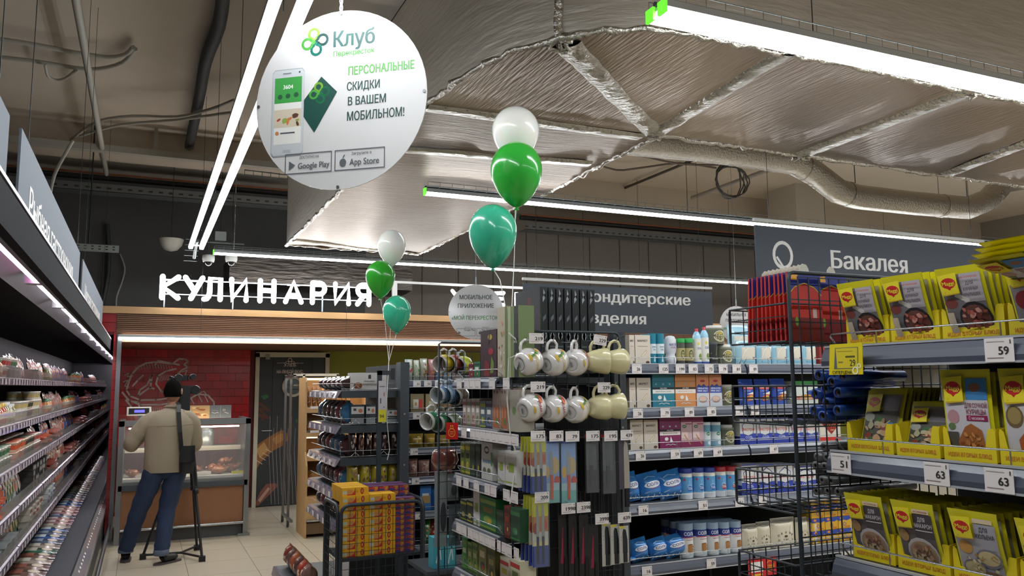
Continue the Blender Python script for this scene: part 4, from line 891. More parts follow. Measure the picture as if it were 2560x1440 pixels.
def d_can(c, c2, txt=None, cap=None, capc='#e8eaea'):
    def f(w, h, d):
        sh = [('t', txt, 0, .62, .09, .62, '#f0f0f4')] if txt else []
        return can_pack(w, h, c, cap, .12, sh+c2)
    return f
TEALC = d_can([(0, .34, '#1d7f97'), (.34, .66, '#dfe6ea'), (.66, 1, '#1d7f97')], [('t', 'МОРСКАЯ', 0, .56, .05, .5, '#2b6a80'), ('t', 'СОЛЬ', 0, .47, .05, .35, '#2b6a80'), ('p', [(0, .3), (.13, .08), (-.1, .08)], '#cfe2e8')])
LBLUEC = d_can([(0, .28, '#8fb4c6'), (.28, .6, '#d9dee0'), (.6, .88, '#6fa5bd'), (.88, 1, '#dfe6ea')], [('e', 0, .52, .2, .08, '#2f7a52'), ('t', '4LIFE', 0, .52, .05, .26, '#e8efe8'), ('e', .1, .14, .2, .08, '#e8eef0')])
SALTCAN = d_can([(0, .12, '#c9d3d6'), (.12, .6, '#e2e2e0'), (.6, .8, '#2a3f8f'), (.8, 1, '#9fb7cf')], [('r', -.5, .575, .5, .6, '#c23c48'), ('t', 'СОЛЬ', 0, .70, .10, .72, '#f2f2f6'), ('t', 'ПОВАРЕННАЯ', 0, .52, .03, .5, '#b05a62'), ('e', .05, .38, .2, .025, '#8a5a2e'), ('r', -.15, .16, .25, .37, '#a9743c'), ('ring', .3, .27, .12, .07, .04, '#a9743c'), ('p', [(-.5, .1), (-.2, .16), (0, .08), (-.5, .02)], '#eef0f0')])
def d_saltbottle(cap, badge):
    return lambda w, h, d: can_pack(w, h, [(0, .2, '#dfe4e8'), (.2, .72, '#5f9fd0'), (.72, .84, '#ecece8')], cap, .16, [('ring', 0, .42, .2, .07, .05, '#8fc0e0'), ('e', .05, .34, .26, .09, badge), ('t', 'СОЛЬ', .05, .34, .07, .42, '#f4f4f6'), ('l', [(0, .6), (0, .52)], .03, '#bcd6ea'), ('r', -.45, .6, -.3, .66, '#c23c48')], neck=1.)
def d_glassjar(w, h, d): return can_pack(w, h, [(0, .78, mat('#6d6f5c', .15, coat=.6)), (.78, .86, mat('#8d9082', .15))], '#dcdad2', .14, [('e', 0, .42, .36, .3, '#d8d2b8'), ('e', 0, .42, .31, .25, '#6d6a3e'), ('r', -.36, .4, .36, .5, '#3e3626'), ('t', 'СПЕЦИИ', 0, .45, .05, .5, '#e6dcae'), ('e', 0, .58, .15, .07, '#b9a23a')], n=16, neck=.8)
def d_greencap(w, h, d): return can_pack(w, h, [(0, .14, mat('#4c4a48', .2)), (.14, .62, '#b7ac78'), (.62, .82, mat('#5f6258', .15))], '#1fa04a', .17, [('ring', 0, .38, .26, .17, .05, '#2f4a34'), ('t', 'МОРСКАЯ', 0, .4, .06, .36, '#2f4a34')])
def d_shaker(w, h, d):
    g = G(); r = w/2; c = (0, r, 0); g.lathe([(r*.8, 0), (r*.95, h*.12), (r*.9, h*.25), (r*.72, h*.33), (r*.9, h*.42), (r, h*.6), (r*.98, h*.85), (r*.7, h*.97), (r*.3, h)], '#d9dbe0', 18, c)
    art(g, [('t', 'МАГИЯ', 0, .68, .08, .7, '#4a4a8f'), ('t', 'СОЛЬ', 0, .58, .06, .5, '#9a3f8a')], lambda u, v, o: ((r+o)*math.sin(u*2), r-(r+o)*math.cos(u*2), v*h)); return g
def d_redtop(w, h, d):
    g = can_pack(w, h*.72, [(0, .1, '#3a57a0'), (.1, .14, '#e8e8e4'), (.14, 1, '#e6e4dc')], None, .1, [('e', -.1, .8, .12, .06, '#e4d23a'), ('t', 'СОЛЬ', 0, .62, .08, .5, '#4a62a8'), ('e', .12, .3, .24, .12, '#5f8a2f'), ('e', .2, .34, .1, .06, '#d8862f')])
    r = w/2; g.lathe([(r, h*.72), (r*.95, h*.8), (r*.6, h*.9), (r*.3, h*.93)], mat('#9fcfe6', .2, coat=.5), 14, (0, r, 0)); g.lathe([(r*.35, h*.9), (r*.4, h), (r*.2, h*1.01)], '#c8283a', 10, (0, r, 0)); return g
def d_darkcan(w, h, d): return can_pack(w, h, [(0, .1, '#3a3a3c'), (.1, .9, '#26282c')], '#3c4046', .1, [('l', [(-.4, .5), (.05, .42), (.15, .8)], .05, '#8ea03a'), ('t', 'МЕЛЬНИЦА', 0, .25, .05, .6, '#c9c9a0')])
SUGF = mat('#a9d4e4', .2, coat=.6)
def d_sugarbag(w, h, d): return pillow(w, h, d, SUGF, [('p', [(-.34, .2), (.34, .2), (.36, .72), (-.32, .72)], '#dfd6c4'), ('t', 'САХАР', -.05, .79, .06, .5, '#5f7f8f'), ('t', 'ПЕСОК', .25, .79, .05, .25, '#8fb0bf'), ('e', .26, .27, .08, .05, '#8a4a3a'), ('r', -.5, .1, .5, .16, '#7fbcd6'), ('l', [(-.3, .3), (-.2, .55), (0, .7)], .02, '#f4f6f6')], base=True)
def d_bluesugar(w, h, d): return pillow(w, h, d, mat('#3b57b0', .25, coat=.5), [('e', 0, .66, .42, .07, '#d8404a'), ('t', 'ЧАЙКОФСКИЙ', 0, .66, .035, .7, '#f2f0f0'), ('t', 'САХАР', -.1, .54, .05, .4, '#9fb4e8'), ('p', [(-.3, .3), (.1, .42), (.35, .45), (.2, .2), (-.2, .15)], '#c96a3c'), ('e', .1, .28, .16, .08, '#e4b24a'), ('p', [(-.2, .42), (.4, .52), (.4, .4)], '#e8e4dc')], base=True)
def d_extra(w, h, d): return box_pack(w, h, d, '#d3d2d0', [('r', -.5, .0, .5, .14, '#3446a8'), ('r', -.5, .17, .5, .4, '#3446a8'), ('p', [(-.32, .38), (-.38, .72), (0, .9), (.38, .72), (.32, .38), (0, .3)], '#3a4b90'), ('p', [(-.28, .4), (-.34, .71), (0, .86), (.34, .71), (.28, .4), (0, .33)], '#dcdbd8'), ('t', 'Экстра', 0, .56, .12, .78, '#d0604e'), ('t', 'СОЛЬ', .05, .26, .09, .42, '#c6cdf0'), ('r', -.5, .94, .5, 1, '#4a56a0')], side=[('r', -.5, 0, .5, .3, '#2c3a8c')])
def d_redbox(w, h, d): return box_pack(w, h, d, '#ddd3c6', [('p', [(-.4, 1), (.5, 1), (.05, .35)], '#9c2a26'), ('t', 'САХАР', .1, .84, .12, .62, '#e8d88c'), ('r', -.5, .0, .5, .2, '#d8382e'), ('e', .1, .6, .1, .02, '#e8d88c'), ('t', '1 кг', .35, .1, .07, .2, '#e8d88c')])
SALTF = mat('#3a86d0', .22, coat=.6)
def d_saltbag(w, h, d):
    q = [('e', 0, .56, .38, .12, '#e6e8ee'), ('t', 'СОЛЬ', 0, .57, .11, .56, '#223a7a'), ('t', 'ПОВАРЕННАЯ', .08, .42, .035, .5, '#a04a6a')]
    for i in range(7): q.append(('r', -.45+.14*i, .06+.05*(i % 3), -.38+.14*i, .14+.07*(i % 2), '#dfe4ee'))
    return pillow(w, h, d, SALTF, q+[('l', [(-.3, .8), (-.1, .86), (.2, .8)], .03, '#9fc6ee'), ('l', [(-.4, .3), (-.2, .34)], .03, '#9fc6ee')], base=False, crimp=.04)
def ringtext(word, cx, cy, rx, ry, h, a0, a1, col):
    out = []
    for i, ch in enumerate(word):
        a = math.radians(a0+(a1-a0)*i/max(1, len(word)-1)); out.append(('t', ch, cx+rx*math.cos(a), cy+ry*math.sin(a), h, None if False else h*.9, col))
    return out
def d_cream(w, h, d): return pillow(w, h, d, mat('#ddd3bb', .25, coat=.6), ringtext('САХАР', 0, .36, .3, .15, .07, 160, 20, '#3a332c')+[('e', 0, .38, .07, .035, '#4a3328'), ('t', '1 кг', 0, .27, .06, .2, '#3a332c')]+ringtext('ПЕСОК', 0, .3, .3, .15, .06, 200, 340, '#3a332c')+[('l', [(.2, .5), (.25, .8)], .04, '#f4efe4'), ('p', [(-.5, .84), (.5, .84), (.5, .99), (-.5, .99)], mat('#8f8b80', .2, coat=.6))], base=True)
def d_blueyellow(w, h, d): return box_pack(w, h, d, '#d8a832', [('p', [(-.5, .62), (-.1, .7), (.2, .62), (.5, .75), (.5, 1), (-.5, 1)], '#2c48a0'), ('e', -.25, .85, .12, .08, '#e88a2e'), ('ring', 0, .4, .18, .13, .04, '#5a5aa0'), ('t', 'САХАР', .05, .17, .07, .5, '#c23c2e'), ('r', -.5, .58, .2, .62, '#6f9a2f')], side=[('r', -.5, .0, .5, .4, '#c99a2c'), ('r', -.5, .7, .5, 1, '#27408f')])
def d_green(w, h, d): return box_pack(w, h, d, '#cfd6cc', [('r', -.5, .84, .5, 1, '#3f9a4e'), ('r', -.5, .2, .5, .35, '#c24a3a'), ('e', 0, .3, .3, .12, '#c98a2e'), ('e', .2, .5, .2, .1, '#3c4f9e')])
# ---- salt and sugar gondola
YS = 3.75
SGN = thing('salt_gondola', 'long dark shelving unit with salt and sugar, behind the wire rack', 'shelving', (0, YS, 0))
ZS = [1.804, 1.567, 1.344, 1.061, .748]
def tg_(lst, y=YS): return [(at(p, 1000, y=y).x, t) for p, t in lst]
T1 = [[(1588, '26'), (1655, '125'), (1697, '199'), (1729, '83'), (1769, '73'), (1804, '79'), (1838, '81')], [(1588, '26'), (1656, '79'), (1716, '89'), (1771, '85'), (1842, '81')], [(1592, '26'), (1678, '59'), (1735, '69'), (1783, '69')], [(1595, '16'), (1742, '51'), (1832, '51')], [(1600, '16'), (1757, '59')]]
T2 = [[(1880, '89')], [(1880, '89')], [(1922, '47')], [(1888, '47')], []]
xm = 3.165
for z, a, b in zip(ZS, T1, T2):
    shelf(SGN, 2.2, xm, z, .42, tg_(a)); shelf(SGN, xm+.012, 4.2, z, .42, tg_(b))
shelf(SGN, 2.2, xm, .45, .42); shelf(SGN, xm+.012, 4.2, .45, .42)
G().box(2.2, 4.2, .43, .46, 0, 1.86, mat('#17191c', .7)).obj('back_panel', SGN)
G().box(2.2, 4.2, .02, .43, .02, .16, GRA).obj('plinth', SGN)
for x in (2.17, xm-.002, 4.2): G().box(x, x+.03 if x != xm-.002 else x+.014, .38, .44, 0, 1.9, GRA).obj('upright', SGN)
SR = [
 [(1573, 1586, 838, d_market, 'salt_box', 'cream market salt box', 'box'), (1587, 1626, 838, d_market, 'salt_box', 'cream market salt box', 'box'), (1627, 1644, 834, TEALC, 'salt_canister', 'teal and white salt canister', 'canister'), (1645, 1665, 834, TEALC, 'salt_canister', 'teal and white salt canister', 'canister'), (1671, 1697, 839, d_shaker, 'salt_shaker', 'white waisted salt shaker bottle', 'shaker'), (1698, 1717, 846, d_greencap, 'salt_jar', 'green-capped salt jar', 'jar'), (1718, 1738, 846, d_greencap, 'salt_jar', 'green-capped salt jar', 'jar'), (1739, 1757, 822, d_redtop, 'salt_bottle', 'pale blue bottle with a red cap', 'bottle'), (1758, 1776, 818, d_redtop, 'salt_bottle', 'pale blue bottle with a red cap', 'bottle'), (1777, 1801, 856, d_darkcan, 'spice_mill', 'small black salt mill', 'mill'), (1803, 1841, 861, d_glassjar, 'spice_jar', 'glass salt jar with a white lid', 'jar'),
  (1846, 1896, 852, d_sugarbag, 'sugar_bag', 'pale blue sugar bag with a cream window', 'bag'), (1898, 1934, 852, d_sugarbag, 'sugar_bag', 'pale blue sugar bag with a cream window', 'bag'), (1936, 1972, 852, d_sugarbag, 'sugar_bag', 'pale blue sugar bag with a cream window', 'bag'), (1974, 2008, 852, d_sugarbag, 'sugar_bag', 'pale blue sugar bag with a cream window', 'bag'), (2010, 2046, 852, d_sugarbag, 'sugar_bag', 'pale blue sugar bag with a cream window', 'bag'), (2048, 2064, 860, lambda w, h, d: box_pack(w, h, d, '#8f231c'), 'sugar_box', 'dark red box', 'box')],
 [(1573, 1589, 945, d_market, 'salt_box', 'cream market salt box', 'box'), (1591, 1627, 945, d_market, 'salt_box', 'cream market salt box', 'box'), (1630, 1686, 937, d_teal(), 'salt_box', 'teal sea salt box with a boat', 'box'), (1687, 1739, 937, d_teal('#e0965a'), 'salt_box', 'orange sea salt box', 'box'), (1740, 1772, 937, d_pink, 'salt_box', 'Himalayan pink salt box', 'box'), (1773, 1804, 937, d_pink, 'salt_box', 'Himalayan pink salt box', 'box'), (1807, 1845, 962, d_glassjar, 'spice_jar', 'glass salt jar with a white lid', 'jar'),
  (1856, 1893, 947, d_bluesugar, 'sugar_bag', 'deep blue sugar bag with a red oval', 'bag'), (1896, 1932, 947, d_bluesugar, 'sugar_bag', 'deep blue sugar bag with a red oval', 'bag'), (1935, 1973, 945, d_bluesugar, 'sugar_bag', 'deep blue sugar bag with a red oval', 'bag'), (1985, 2045, 953, d_green, 'sugar_box', 'wide white box with a green top', 'box')],
 [(1575, 1608, 1050, d_market, 'salt_box', 'cream market salt box', 'box'), (1609, 1645, 1050, d_market, 'salt_box', 'cream market salt box', 'box'), (1648, 1701, 1044, d_teal('#86265a'), 'salt_box', 'purple sea salt box with a boat', 'box'), (1702, 1730, 1042, d_purplebox, 'salt_box', 'narrow pink and purple salt box', 'box'), (1731, 1759, 1042, d_purplebox, 'salt_box', 'narrow pink and purple salt box', 'box'), (1760, 1782, 1056, LBLUEC, 'salt_canister', 'light blue salt canister', 'canister'), (1784, 1808, 1056, LBLUEC, 'salt_canister', 'light blue salt canister', 'canister'), (1810, 1845, 1063, d_glassjar, 'spice_jar', 'glass salt jar with a white lid', 'jar'),
  (1849, 1890, 1044, d_extra, 'salt_pack', 'white and blue extra salt pack', 'pack'), (1892, 1931, 1044, d_extra, 'salt_pack', 'white and blue extra salt pack', 'pack'), (1933, 1971, 1044, d_extra, 'salt_pack', 'white and blue extra salt pack', 'pack'), (1973, 2008, 1046, d_extra, 'salt_pack', 'white and blue extra salt pack', 'pack'), (2010, 2045, 1048, d_extra, 'salt_pack', 'white and blue extra salt pack', 'pack'), (2049, 2102, 1058, d_redbox, 'sugar_box', 'white box with a dark red triangle', 'box')],
 [(1574, 1612, 1185, d_saltbag, 'salt_bag', 'blue plastic salt bag', 'bag'), (1613, 1668, 1185, d_saltbag, 'salt_bag', 'blue plastic salt bag', 'bag'), (1660, 1722, 1180, d_saltbag, 'salt_bag', 'blue plastic salt bag', 'bag'), (1709, 1738, 1172, d_saltbottle('#2a3f9a', '#2f62b0'), 'salt_bottle', 'white salt bottle with a blue cap', 'bottle'), (1740, 1766, 1170, d_saltbottle('#2a3f9a', '#2f62b0'), 'salt_bottle', 'white salt bottle with a blue cap', 'bottle'), (1768, 1795, 1170, d_saltbottle('#2a3f9a', '#2f62b0'), 'salt_bottle', 'white salt bottle with a blue cap', 'bottle'), (1796, 1822, 1168, d_saltbottle('#b02a34', '#b02a34'), 'salt_bottle', 'white salt bottle with a red cap', 'bottle'), (1823, 1851, 1167, d_saltbottle('#b02a34', '#b02a34'), 'salt_bottle', 'white salt bottle with a red cap', 'bottle'),
  (1853, 1892, 1160, d_extra, 'salt_pack', 'white and blue extra salt pack', 'pack'), (1897, 1936, 1160, d_extra, 'salt_pack', 'white and blue extra salt pack', 'pack'), (1942, 1982, 1160, d_extra, 'salt_pack', 'white and blue extra salt pack', 'pack'), (1985, 2040, 1165, d_extra, 'salt_pack', 'white and blue extra salt pack', 'pack')],
 [(1575, 1600, 1400, d_saltbag, 'salt_bag', 'blue plastic salt bag', 'bag'), (1590, 1635, 1352, d_saltbag, 'salt_bag', 'blue plastic salt bag', 'bag'), (1636, 1682, 1350, d_saltbag, 'salt_bag', 'blue plastic salt bag', 'bag'), (1676, 1730, 1342, d_saltbag, 'salt_bag', 'blue plastic salt bag', 'bag'), (1707, 1741, 1310, SALTCAN, 'salt_canister', 'tall salt canister with a mug picture', 'canister'), (1742, 1775, 1308, SALTCAN, 'salt_canister', 'tall salt canister with a mug picture', 'canister'), (1776, 1803, 1307, SALTCAN, 'salt_canister', 'tall salt canister with a mug picture', 'canister'), (1804, 1831, 1306, SALTCAN, 'salt_canister', 'tall salt canister with a mug picture', 'canister'), (1832, 1860, 1304, SALTCAN, 'salt_canister', 'tall salt canister with a mug picture', 'canister'),
  (1862, 1902, 1312, d_cream, 'sugar_bag', 'cream paper-looking sugar bag', 'bag'), (1898, 1932, 1306, d_cream, 'sugar_bag', 'cream paper-looking sugar bag', 'bag'), (1933, 1994, 1296, d_cream, 'sugar_bag', 'cream paper-looking sugar bag', 'bag'), (1996, 2026, 1295, d_cream, 'sugar_bag', 'cream paper-looking sugar bag', 'bag'), (2027, 2050, 1295, d_cream, 'sugar_bag', 'cream paper-looking sugar bag', 'bag')]]
SHN = ['top', 'second', 'third', 'fourth', 'lowest']
for k, row in enumerate(SR):
    cnt = {}; tot = {}
    for it in row: tot[it[5]] = tot.get(it[5], 0)+1
    for (p0, p1, pt, fn, nm, lb, ct) in row:
        cnt[lb] = cnt.get(lb, 0)+1
        l2 = lb+(', '+ORD[cnt[lb]-1]+' from left' if tot[lb] > 1 else '')+', '+SHN[k]+' salt shelf'
        d = .06
        if fn in (d_market, d_extra, d_pink) or 'box' in nm: d = .1
        if fn is d_saltbag: d = .09
        tilt = 0
        o = front(p0, p1, pt, ZS[k], YS, d, fn, nm, l2, ct, None, dy=.035 if ct not in ('bag',) else .03)
        if fn is d_saltbag: o.rotation_euler = (-.12, -.16, 0); o.location.z += .012
        if fn is d_bluesugar: o.rotation_euler = (-.08, 0, 0)
        if k == 0 and nm == 'salt_box' or fn in (TEALC, SALTCAN, d_extra) :
            r = .0; w_ = o.dimensions
            n2 = 2 if fn is not SALTCAN else 3
            if fn is SALTCAN and cnt[lb] > 5: n2 = 1
            for j in range(1, n2):
                dd = .075 if fn in (TEALC, SALTCAN) else .105
                link(nm, o.data, None, (o.location.x, o.location.y+dd*j, o.location.z), 0, lb+' standing behind the front one on the '+SHN[k]+' shelf', ct, nm.replace('_', ' ')+'s behind the front row on the '+SHN[k]+' shelf')
p = at(1821, 861, y=YS+.05); zj = p.z
front(1780, 1821, 813, zj, YS, .06, d_glassjar, 'spice_jar', 'glass salt jar stacked on the black mill and the lower jar', 'jar', dy=.035)
front(1826, 1880, 812, ZS[0], YS, .07, d_sugarbag, 'sugar_bag', 'tall pale blue sugar bag standing behind the cream-window bags', 'bag', dy=.14)
front(1880, 1910, 808, ZS[0], YS, .07, d_sugarbag, 'sugar_bag', 'pale sugar bag with a red badge beside the wire basket', 'bag', dy=.14)
# blue and yellow sugar cartons, stacked
k = 0
for row_, (yt, zz) in enumerate(((1290, .978), (1330, .905), (1376, .832), (1412, .759))):
    for c_ in range(3):
        x = 3.70+c_*.105; k += 1
        place(box_pack(.1, .07, .1, '#d8a832', [('p', [(-.5, .62), (-.1, .7), (.2, .62), (.5, .75), (.5, 1), (-.5, 1)], '#2c48a0'), ('e', -.25, .85, .12, .1, '#e88a2e'), ('ring', 0, .35, .12, .16, .04, '#5a5aa0'), ('t', 'САХАР', .2, .12, .12, .4, '#c23c2e')], [('r', -.5, .7, .5, 1, '#27408f')]).mesh('sugar_carton'), 'sugar_carton', (x, YS+.03, zz-.01+.002*0), 0, 'blue and yellow sugar carton, '+ORD[c_]+' in the '+ORD[row_]+' layer from the top', 'carton', 'blue and yellow sugar cartons')
t = thing('promo_tag', 'red promotion tag hanging from the lowest salt shelf', 'tag', at(1905, 1394, y=YS-.035)); t.location.z -= 0
g = G(); g.box(-.1, .1, 0, .002, -.1, 0, mat('#c9262a', .4)); art(g, [('p', [(-.4, -.75), (.02, -.75), (.02, -.2), (-.4, -.2)], '#e6e0dc'), ('t', '29', -.08, -.55, .2, .12, TXT), ('r', -.35, -.95, .0, -.85, '#e8b832'), ('ring', .27, -.5, .15, .3, .03, '#e8b832'), ('t', 'ТОВАР', .27, -.48, .1, .2, '#e8b832'), ('t', 'НЕДЕЛИ', .27, -.62, .1, .2, '#e8b832')], lambda u, v, o: (u*.2, -o, v*.1)); g.obj('card', t)
# ------------------------------------------------------------------ seasoning gondola at the right
XM = 1.6
MG = thing('seasoning_gondola', 'near dark shelving unit full of yellow seasoning sachets', 'shelving', (XM, 0, 0), -PI/2)
# local x = -world Y, local y = world X - XM
for z, tags in ((1.787, [(2503, '59')]), (1.526, [(2107, '51'), (2345, '63'), (2500, '63')]), (1.268, [])):
    s = shelf(MG, -1.575, .3, z, .45, [(-at(p, 900 if z > 1.6 else 1190, x=XM-.02).y, t) for p, t in tags], lh=.05, guard=.034)
shelf(MG, -1.575, .3, .95, .45); shelf(MG, -1.575, .3, .6, .45)
G().box(-1.575, .3, .45, .48, 0, 2.0, mat('#17191c', .7)).obj('back_panel', MG); G().box(-1.575, .3, .03, .45, .02, .15, GRA).obj('plinth', MG)
YEL = mat('#d9cf22', .35, coat=.3); YEL2 = '#e6d52a'; CARD = mat('#e0c81e', .55)
def meat(seed, cols, x0=-.12, y0=.06, x1=.46, y1=.44, n=34): return [('e', .15, .27, .34, .24, '#1f1c1e'), ('e', .15, .265, .30, .20, '#6a4038')]+blobs(n, x0, y0, x1, y1, .075, cols, .6, seed)
def sachet(kind, seed=0):
    LG = [('p', [(-.43, .90), (-.02, .92), (.0, .64), (-.38, .62)], '#c9a81c'), ('p', [(-.43, .91), (-.02, .93), (-.01, .65), (-.4, .64)], YEL2), ('e', -.21, .795, .165, .075, '#c11f22'), ('p', [(-.3, .76), (-.12, .76), (-.205, .695)], '#c11f22'), ('t', 'Maggi', -.21, .795, .055, .27, '#ecd93a')]
    if kind == 'wings': A = [('r', -.44, .05, .44, .9, '#6f6c6e'), ('r', .0, .5, .44, .9, '#b5adb4'), ('e', -.3, .5, .15, .07, '#7a3c36'), ('l', [(-.15, .62), (.1, .52)], .07, '#d6d2cc')]+meat(seed, ['#a4513f', '#b8695a', '#8d3f33', '#c07e6c', '#6e2f28', '#cf9484'])+[('r', -.42, .08, -.26, .38, '#c9b7a0'), ('t', 'на Сковороде', .23, .86, .03, .36, '#c56a5a'), ('t', 'ДЛЯ', .23, .77, .045, .16, '#4d4a50'), ('t', 'КУРИНЫХ', .24, .69, .045, .31, '#4d4a50'), ('t', 'КРЫЛЫШЕК', .24, .61, .045, .35, '#4d4a50')]
    elif kind == 'juicy': A = [('r', -.44, .05, .44, .66, '#c9c4c8'), ('r', .02, .66, .44, .9, '#3f7fb8'), ('e', .2, .8, .12, .05, '#8a5a4c'), ('e', -.28, .47, .13, .08, '#b98a90'), ('e', -.33, .36, .08, .04, '#5f7a4a'), ('t', 'ДЛЯ СОЧНОЙ', .2, .6, .05, .44, '#8a4a5c'), ('t', 'КУРИЦЫ', .2, .53, .055, .38, '#8a4a5c'), ('r', .0, .43, .42, .49, '#8f1f4c'), ('t', 'С чесноком', .2, .46, .035, .3, '#e8d8e0'), ('r', -.44, .05, -.2, .3, '#4f4a40'), ('p', [(-.2, .06), (-.22, .2), (-.05, .36), (.08, .40), (.28, .33), (.32, .12), (.25, .05)], '#a3622f')]+blobs(20, -.2, .06, .3, .34, .05, ['#8a4a1f', '#b8763c', '#c98a4a', '#6e3517'], .7, seed)
    elif kind == 'chick': A = [('r', -.44, .05, .44, .66, '#c4bfc0'), ('r', .02, .66, .44, .9, '#3f7fb8'), ('e', .22, .82, .1, .05, '#8a4a3c'), ('e', -.26, .49, .17, .12, '#6e5a3a'), ('e', -.26, .5, .13, .09, '#9a8450'), ('t', 'ДЛЯ СОЧНОГО', .2, .6, .05, .44, '#8a4a4c'), ('t', 'ЦЫПЛЕНКА', .2, .53, .055, .42, '#8a4a4c'), ('r', .0, .43, .42, .49, '#b8532c'), ('p', [(-.2, .06), (-.22, .25), (0, .4), (.3, .33), (.42, .12), (.35, .05)], '#a85a2c')]+blobs(20, -.2, .06, .4, .34, .055, ['#8f451c', '#b8703c', '#c77f46'], .9, seed)
    elif kind == 'wrap': A = [('r', -.44, .05, .44, .66, '#54514a'), ('r', .02, .66, .44, .9, '#7c747a'), ('e', -.3, .55, .14, .07, '#a3a59c'), ('e', .0, .5, .12, .06, '#3c6a34')]+blobs(34, -.44, .06, .44, .54, .11, ['#a8815c', '#b8926a', '#4a6a38', '#8f3a2c', '#b3ad8c', '#c2a57c', '#3f5a34'], .6, seed)+[('e', .34, .42, .09, .05, '#2f7fd0')]
    elif kind == 'pasta': A = [('r', -.44, .05, .44, .66, '#5c5558'), ('r', .0, .5, .44, .84, '#463f46'), ('r', .0, .85, .4, .91, '#d9c6a8'), ('t', 'на Сковороде', .2, .88, .028, .32, '#b0705a'), ('t', 'ДЛЯ', .2, .77, .06, .17, '#d8d2d6'), ('t', 'МАКАРОН', .22, .68, .06, .4, '#d8d2d6'), ('r', .02, .6, .42, .615, '#d8d2d6'), ('e', -.3, .5, .12, .09, '#a07c50'), ('e', .08, .26, .37, .24, '#b9b3b4'), ('e', .08, .25, .33, .2, '#a18468')]+blobs(30, -.2, .08, .36, .42, .06, ['#c9b28c', '#8a5a48', '#b98f70', '#d3c3a4'], .8, seed)
    elif kind == 'julienne': A = [('r', -.44, .05, .44, .66, '#a9a5ac'), ('r', .0, .5, .44, .84, '#a8a6b0'), ('r', .0, .85, .4, .91, '#d9c6a8'), ('t', 'ДЛЯ', .2, .77, .06, .17, '#4d4a50'), ('t', 'ЖЮЛЬЕНА', .2, .68, .06, .4, '#4d4a50'), ('e', -.25, .5, .15, .09, '#c9944a'), ('e', .2, .38, .26, .13, '#7d7a86'), ('e', .2, .385, .22, .1, '#cdbb8c'), ('e', -.15, .2, .25, .14, '#7d7a86'), ('e', -.15, .21, .21, .11, '#c9b88a'), ('e', .2, .12, .22, .08, '#8f6a4a')]+blobs(26, -.32, .12, .42, .46, .04, ['#e0d4a8', '#b0804a', '#a89a5c'], .7, seed)
    else: A = [('r', -.44, .05, .44, .66, '#8a8488'), ('e', -.2, .45, .2, .13, '#8a2028'), ('e', .25, .5, .1, .08, '#3c7a3a'), ('r', .02, .66, .44, .9, '#9a94a0'), ('e', .2, .2, .25, .16, '#b98a5c'), ('e', .2, .2, .2, .12, '#c2452c')]
    return pillow(.112, .158, .010, YEL, A+LG, crimp=.07, flare=.0, nu=10, nv=12, pu=4)
SM = {k: sachet(k, i+3).mesh('seasoning_sachet') for i, k in enumerate(('wings', 'juicy', 'chick', 'wrap', 'pasta', 'julienne', 'tomato'))}
PLAIN = pillow(.112, .158, .008, YEL, [('r', -.44, .05, .44, .9, '#8f8a70')], crimp=.07, pu=4).mesh('seasoning_sachet')
def tray(y0, y1, z, label, txt, depth=.16, dxx=.0):
    """open shelf carton; local frame as the shelves: width along world -Y"""
    w = y0-y1-.004; t = thing('display_tray', label, 'tray', (XM+.03+dxx, (y0+y1)/2, z+.001), -PI/2)
    g = G(); th = .002; f = .033
    g.box(-w/2, w/2, 0, depth, 0, th, CARD); g.box(-w/2, w/2, depth-th, depth, 0, .11, CARD)
    for s in (-1, 1):
        x = s*w/2; pts = [(0, 0), (0, .072), (.03, .075), (depth, .10), (depth, 0)]
        g.prism(pts, min(x, x-s*th), max(x, x-s*th), CARD, axis='x')
    g.obj('carton', t)
    g = G(); sgn = .018
    P = [(-w/2, 0), (w/2, 0), (w/2, .066), (w/2-.003, .072), (w/2-sgn+.003, .072), (w/2-sgn, .066), (w/2-sgn-.006, f), (-w/2+sgn*.6+.006, f), (-w/2+sgn*.6, .066), (-w/2+.004, .072), (-w/2, .066)]
    g.prism(P, -th, 0, CARD, axis='y'); art(g, [('t', txt, 0, .014, .0085, w*.82, '#c8762a')], lambda u, v, o: (u, -th-o, v)); g.obj('front_lip', t)
    return t
ROWS = [(1.787, [(1.535, 1.402), (1.400, 1.265), (1.262, 1.112), (1.108, .96)], ['wings', 'wings', 'wings', 'tomato'], 'top'),
        (1.526, [(1.552, 1.410), (1.405, 1.285), (1.279, 1.152), (1.148, 1.01)], ['wrap', 'wrap', 'juicy', 'chick'], 'middle'),
        (1.268, [(1.552, 1.424), (1.420, 1.280), (1.275, 1.128), (1.124, .98)], ['pasta', 'pasta', 'julienne', 'tomato'], 'bottom')]
lean = {'top': .30, 'middle': .10, 'bottom': .26}
dn = {'wings': 'chicken wings picture', 'wrap': 'wrap sandwich picture', 'juicy': 'roast chicken and garlic picture', 'chick': 'whole chicken picture', 'pasta': 'pasta plate picture', 'julienne': 'two small dishes pictured', 'tomato': 'red tomato picture'}
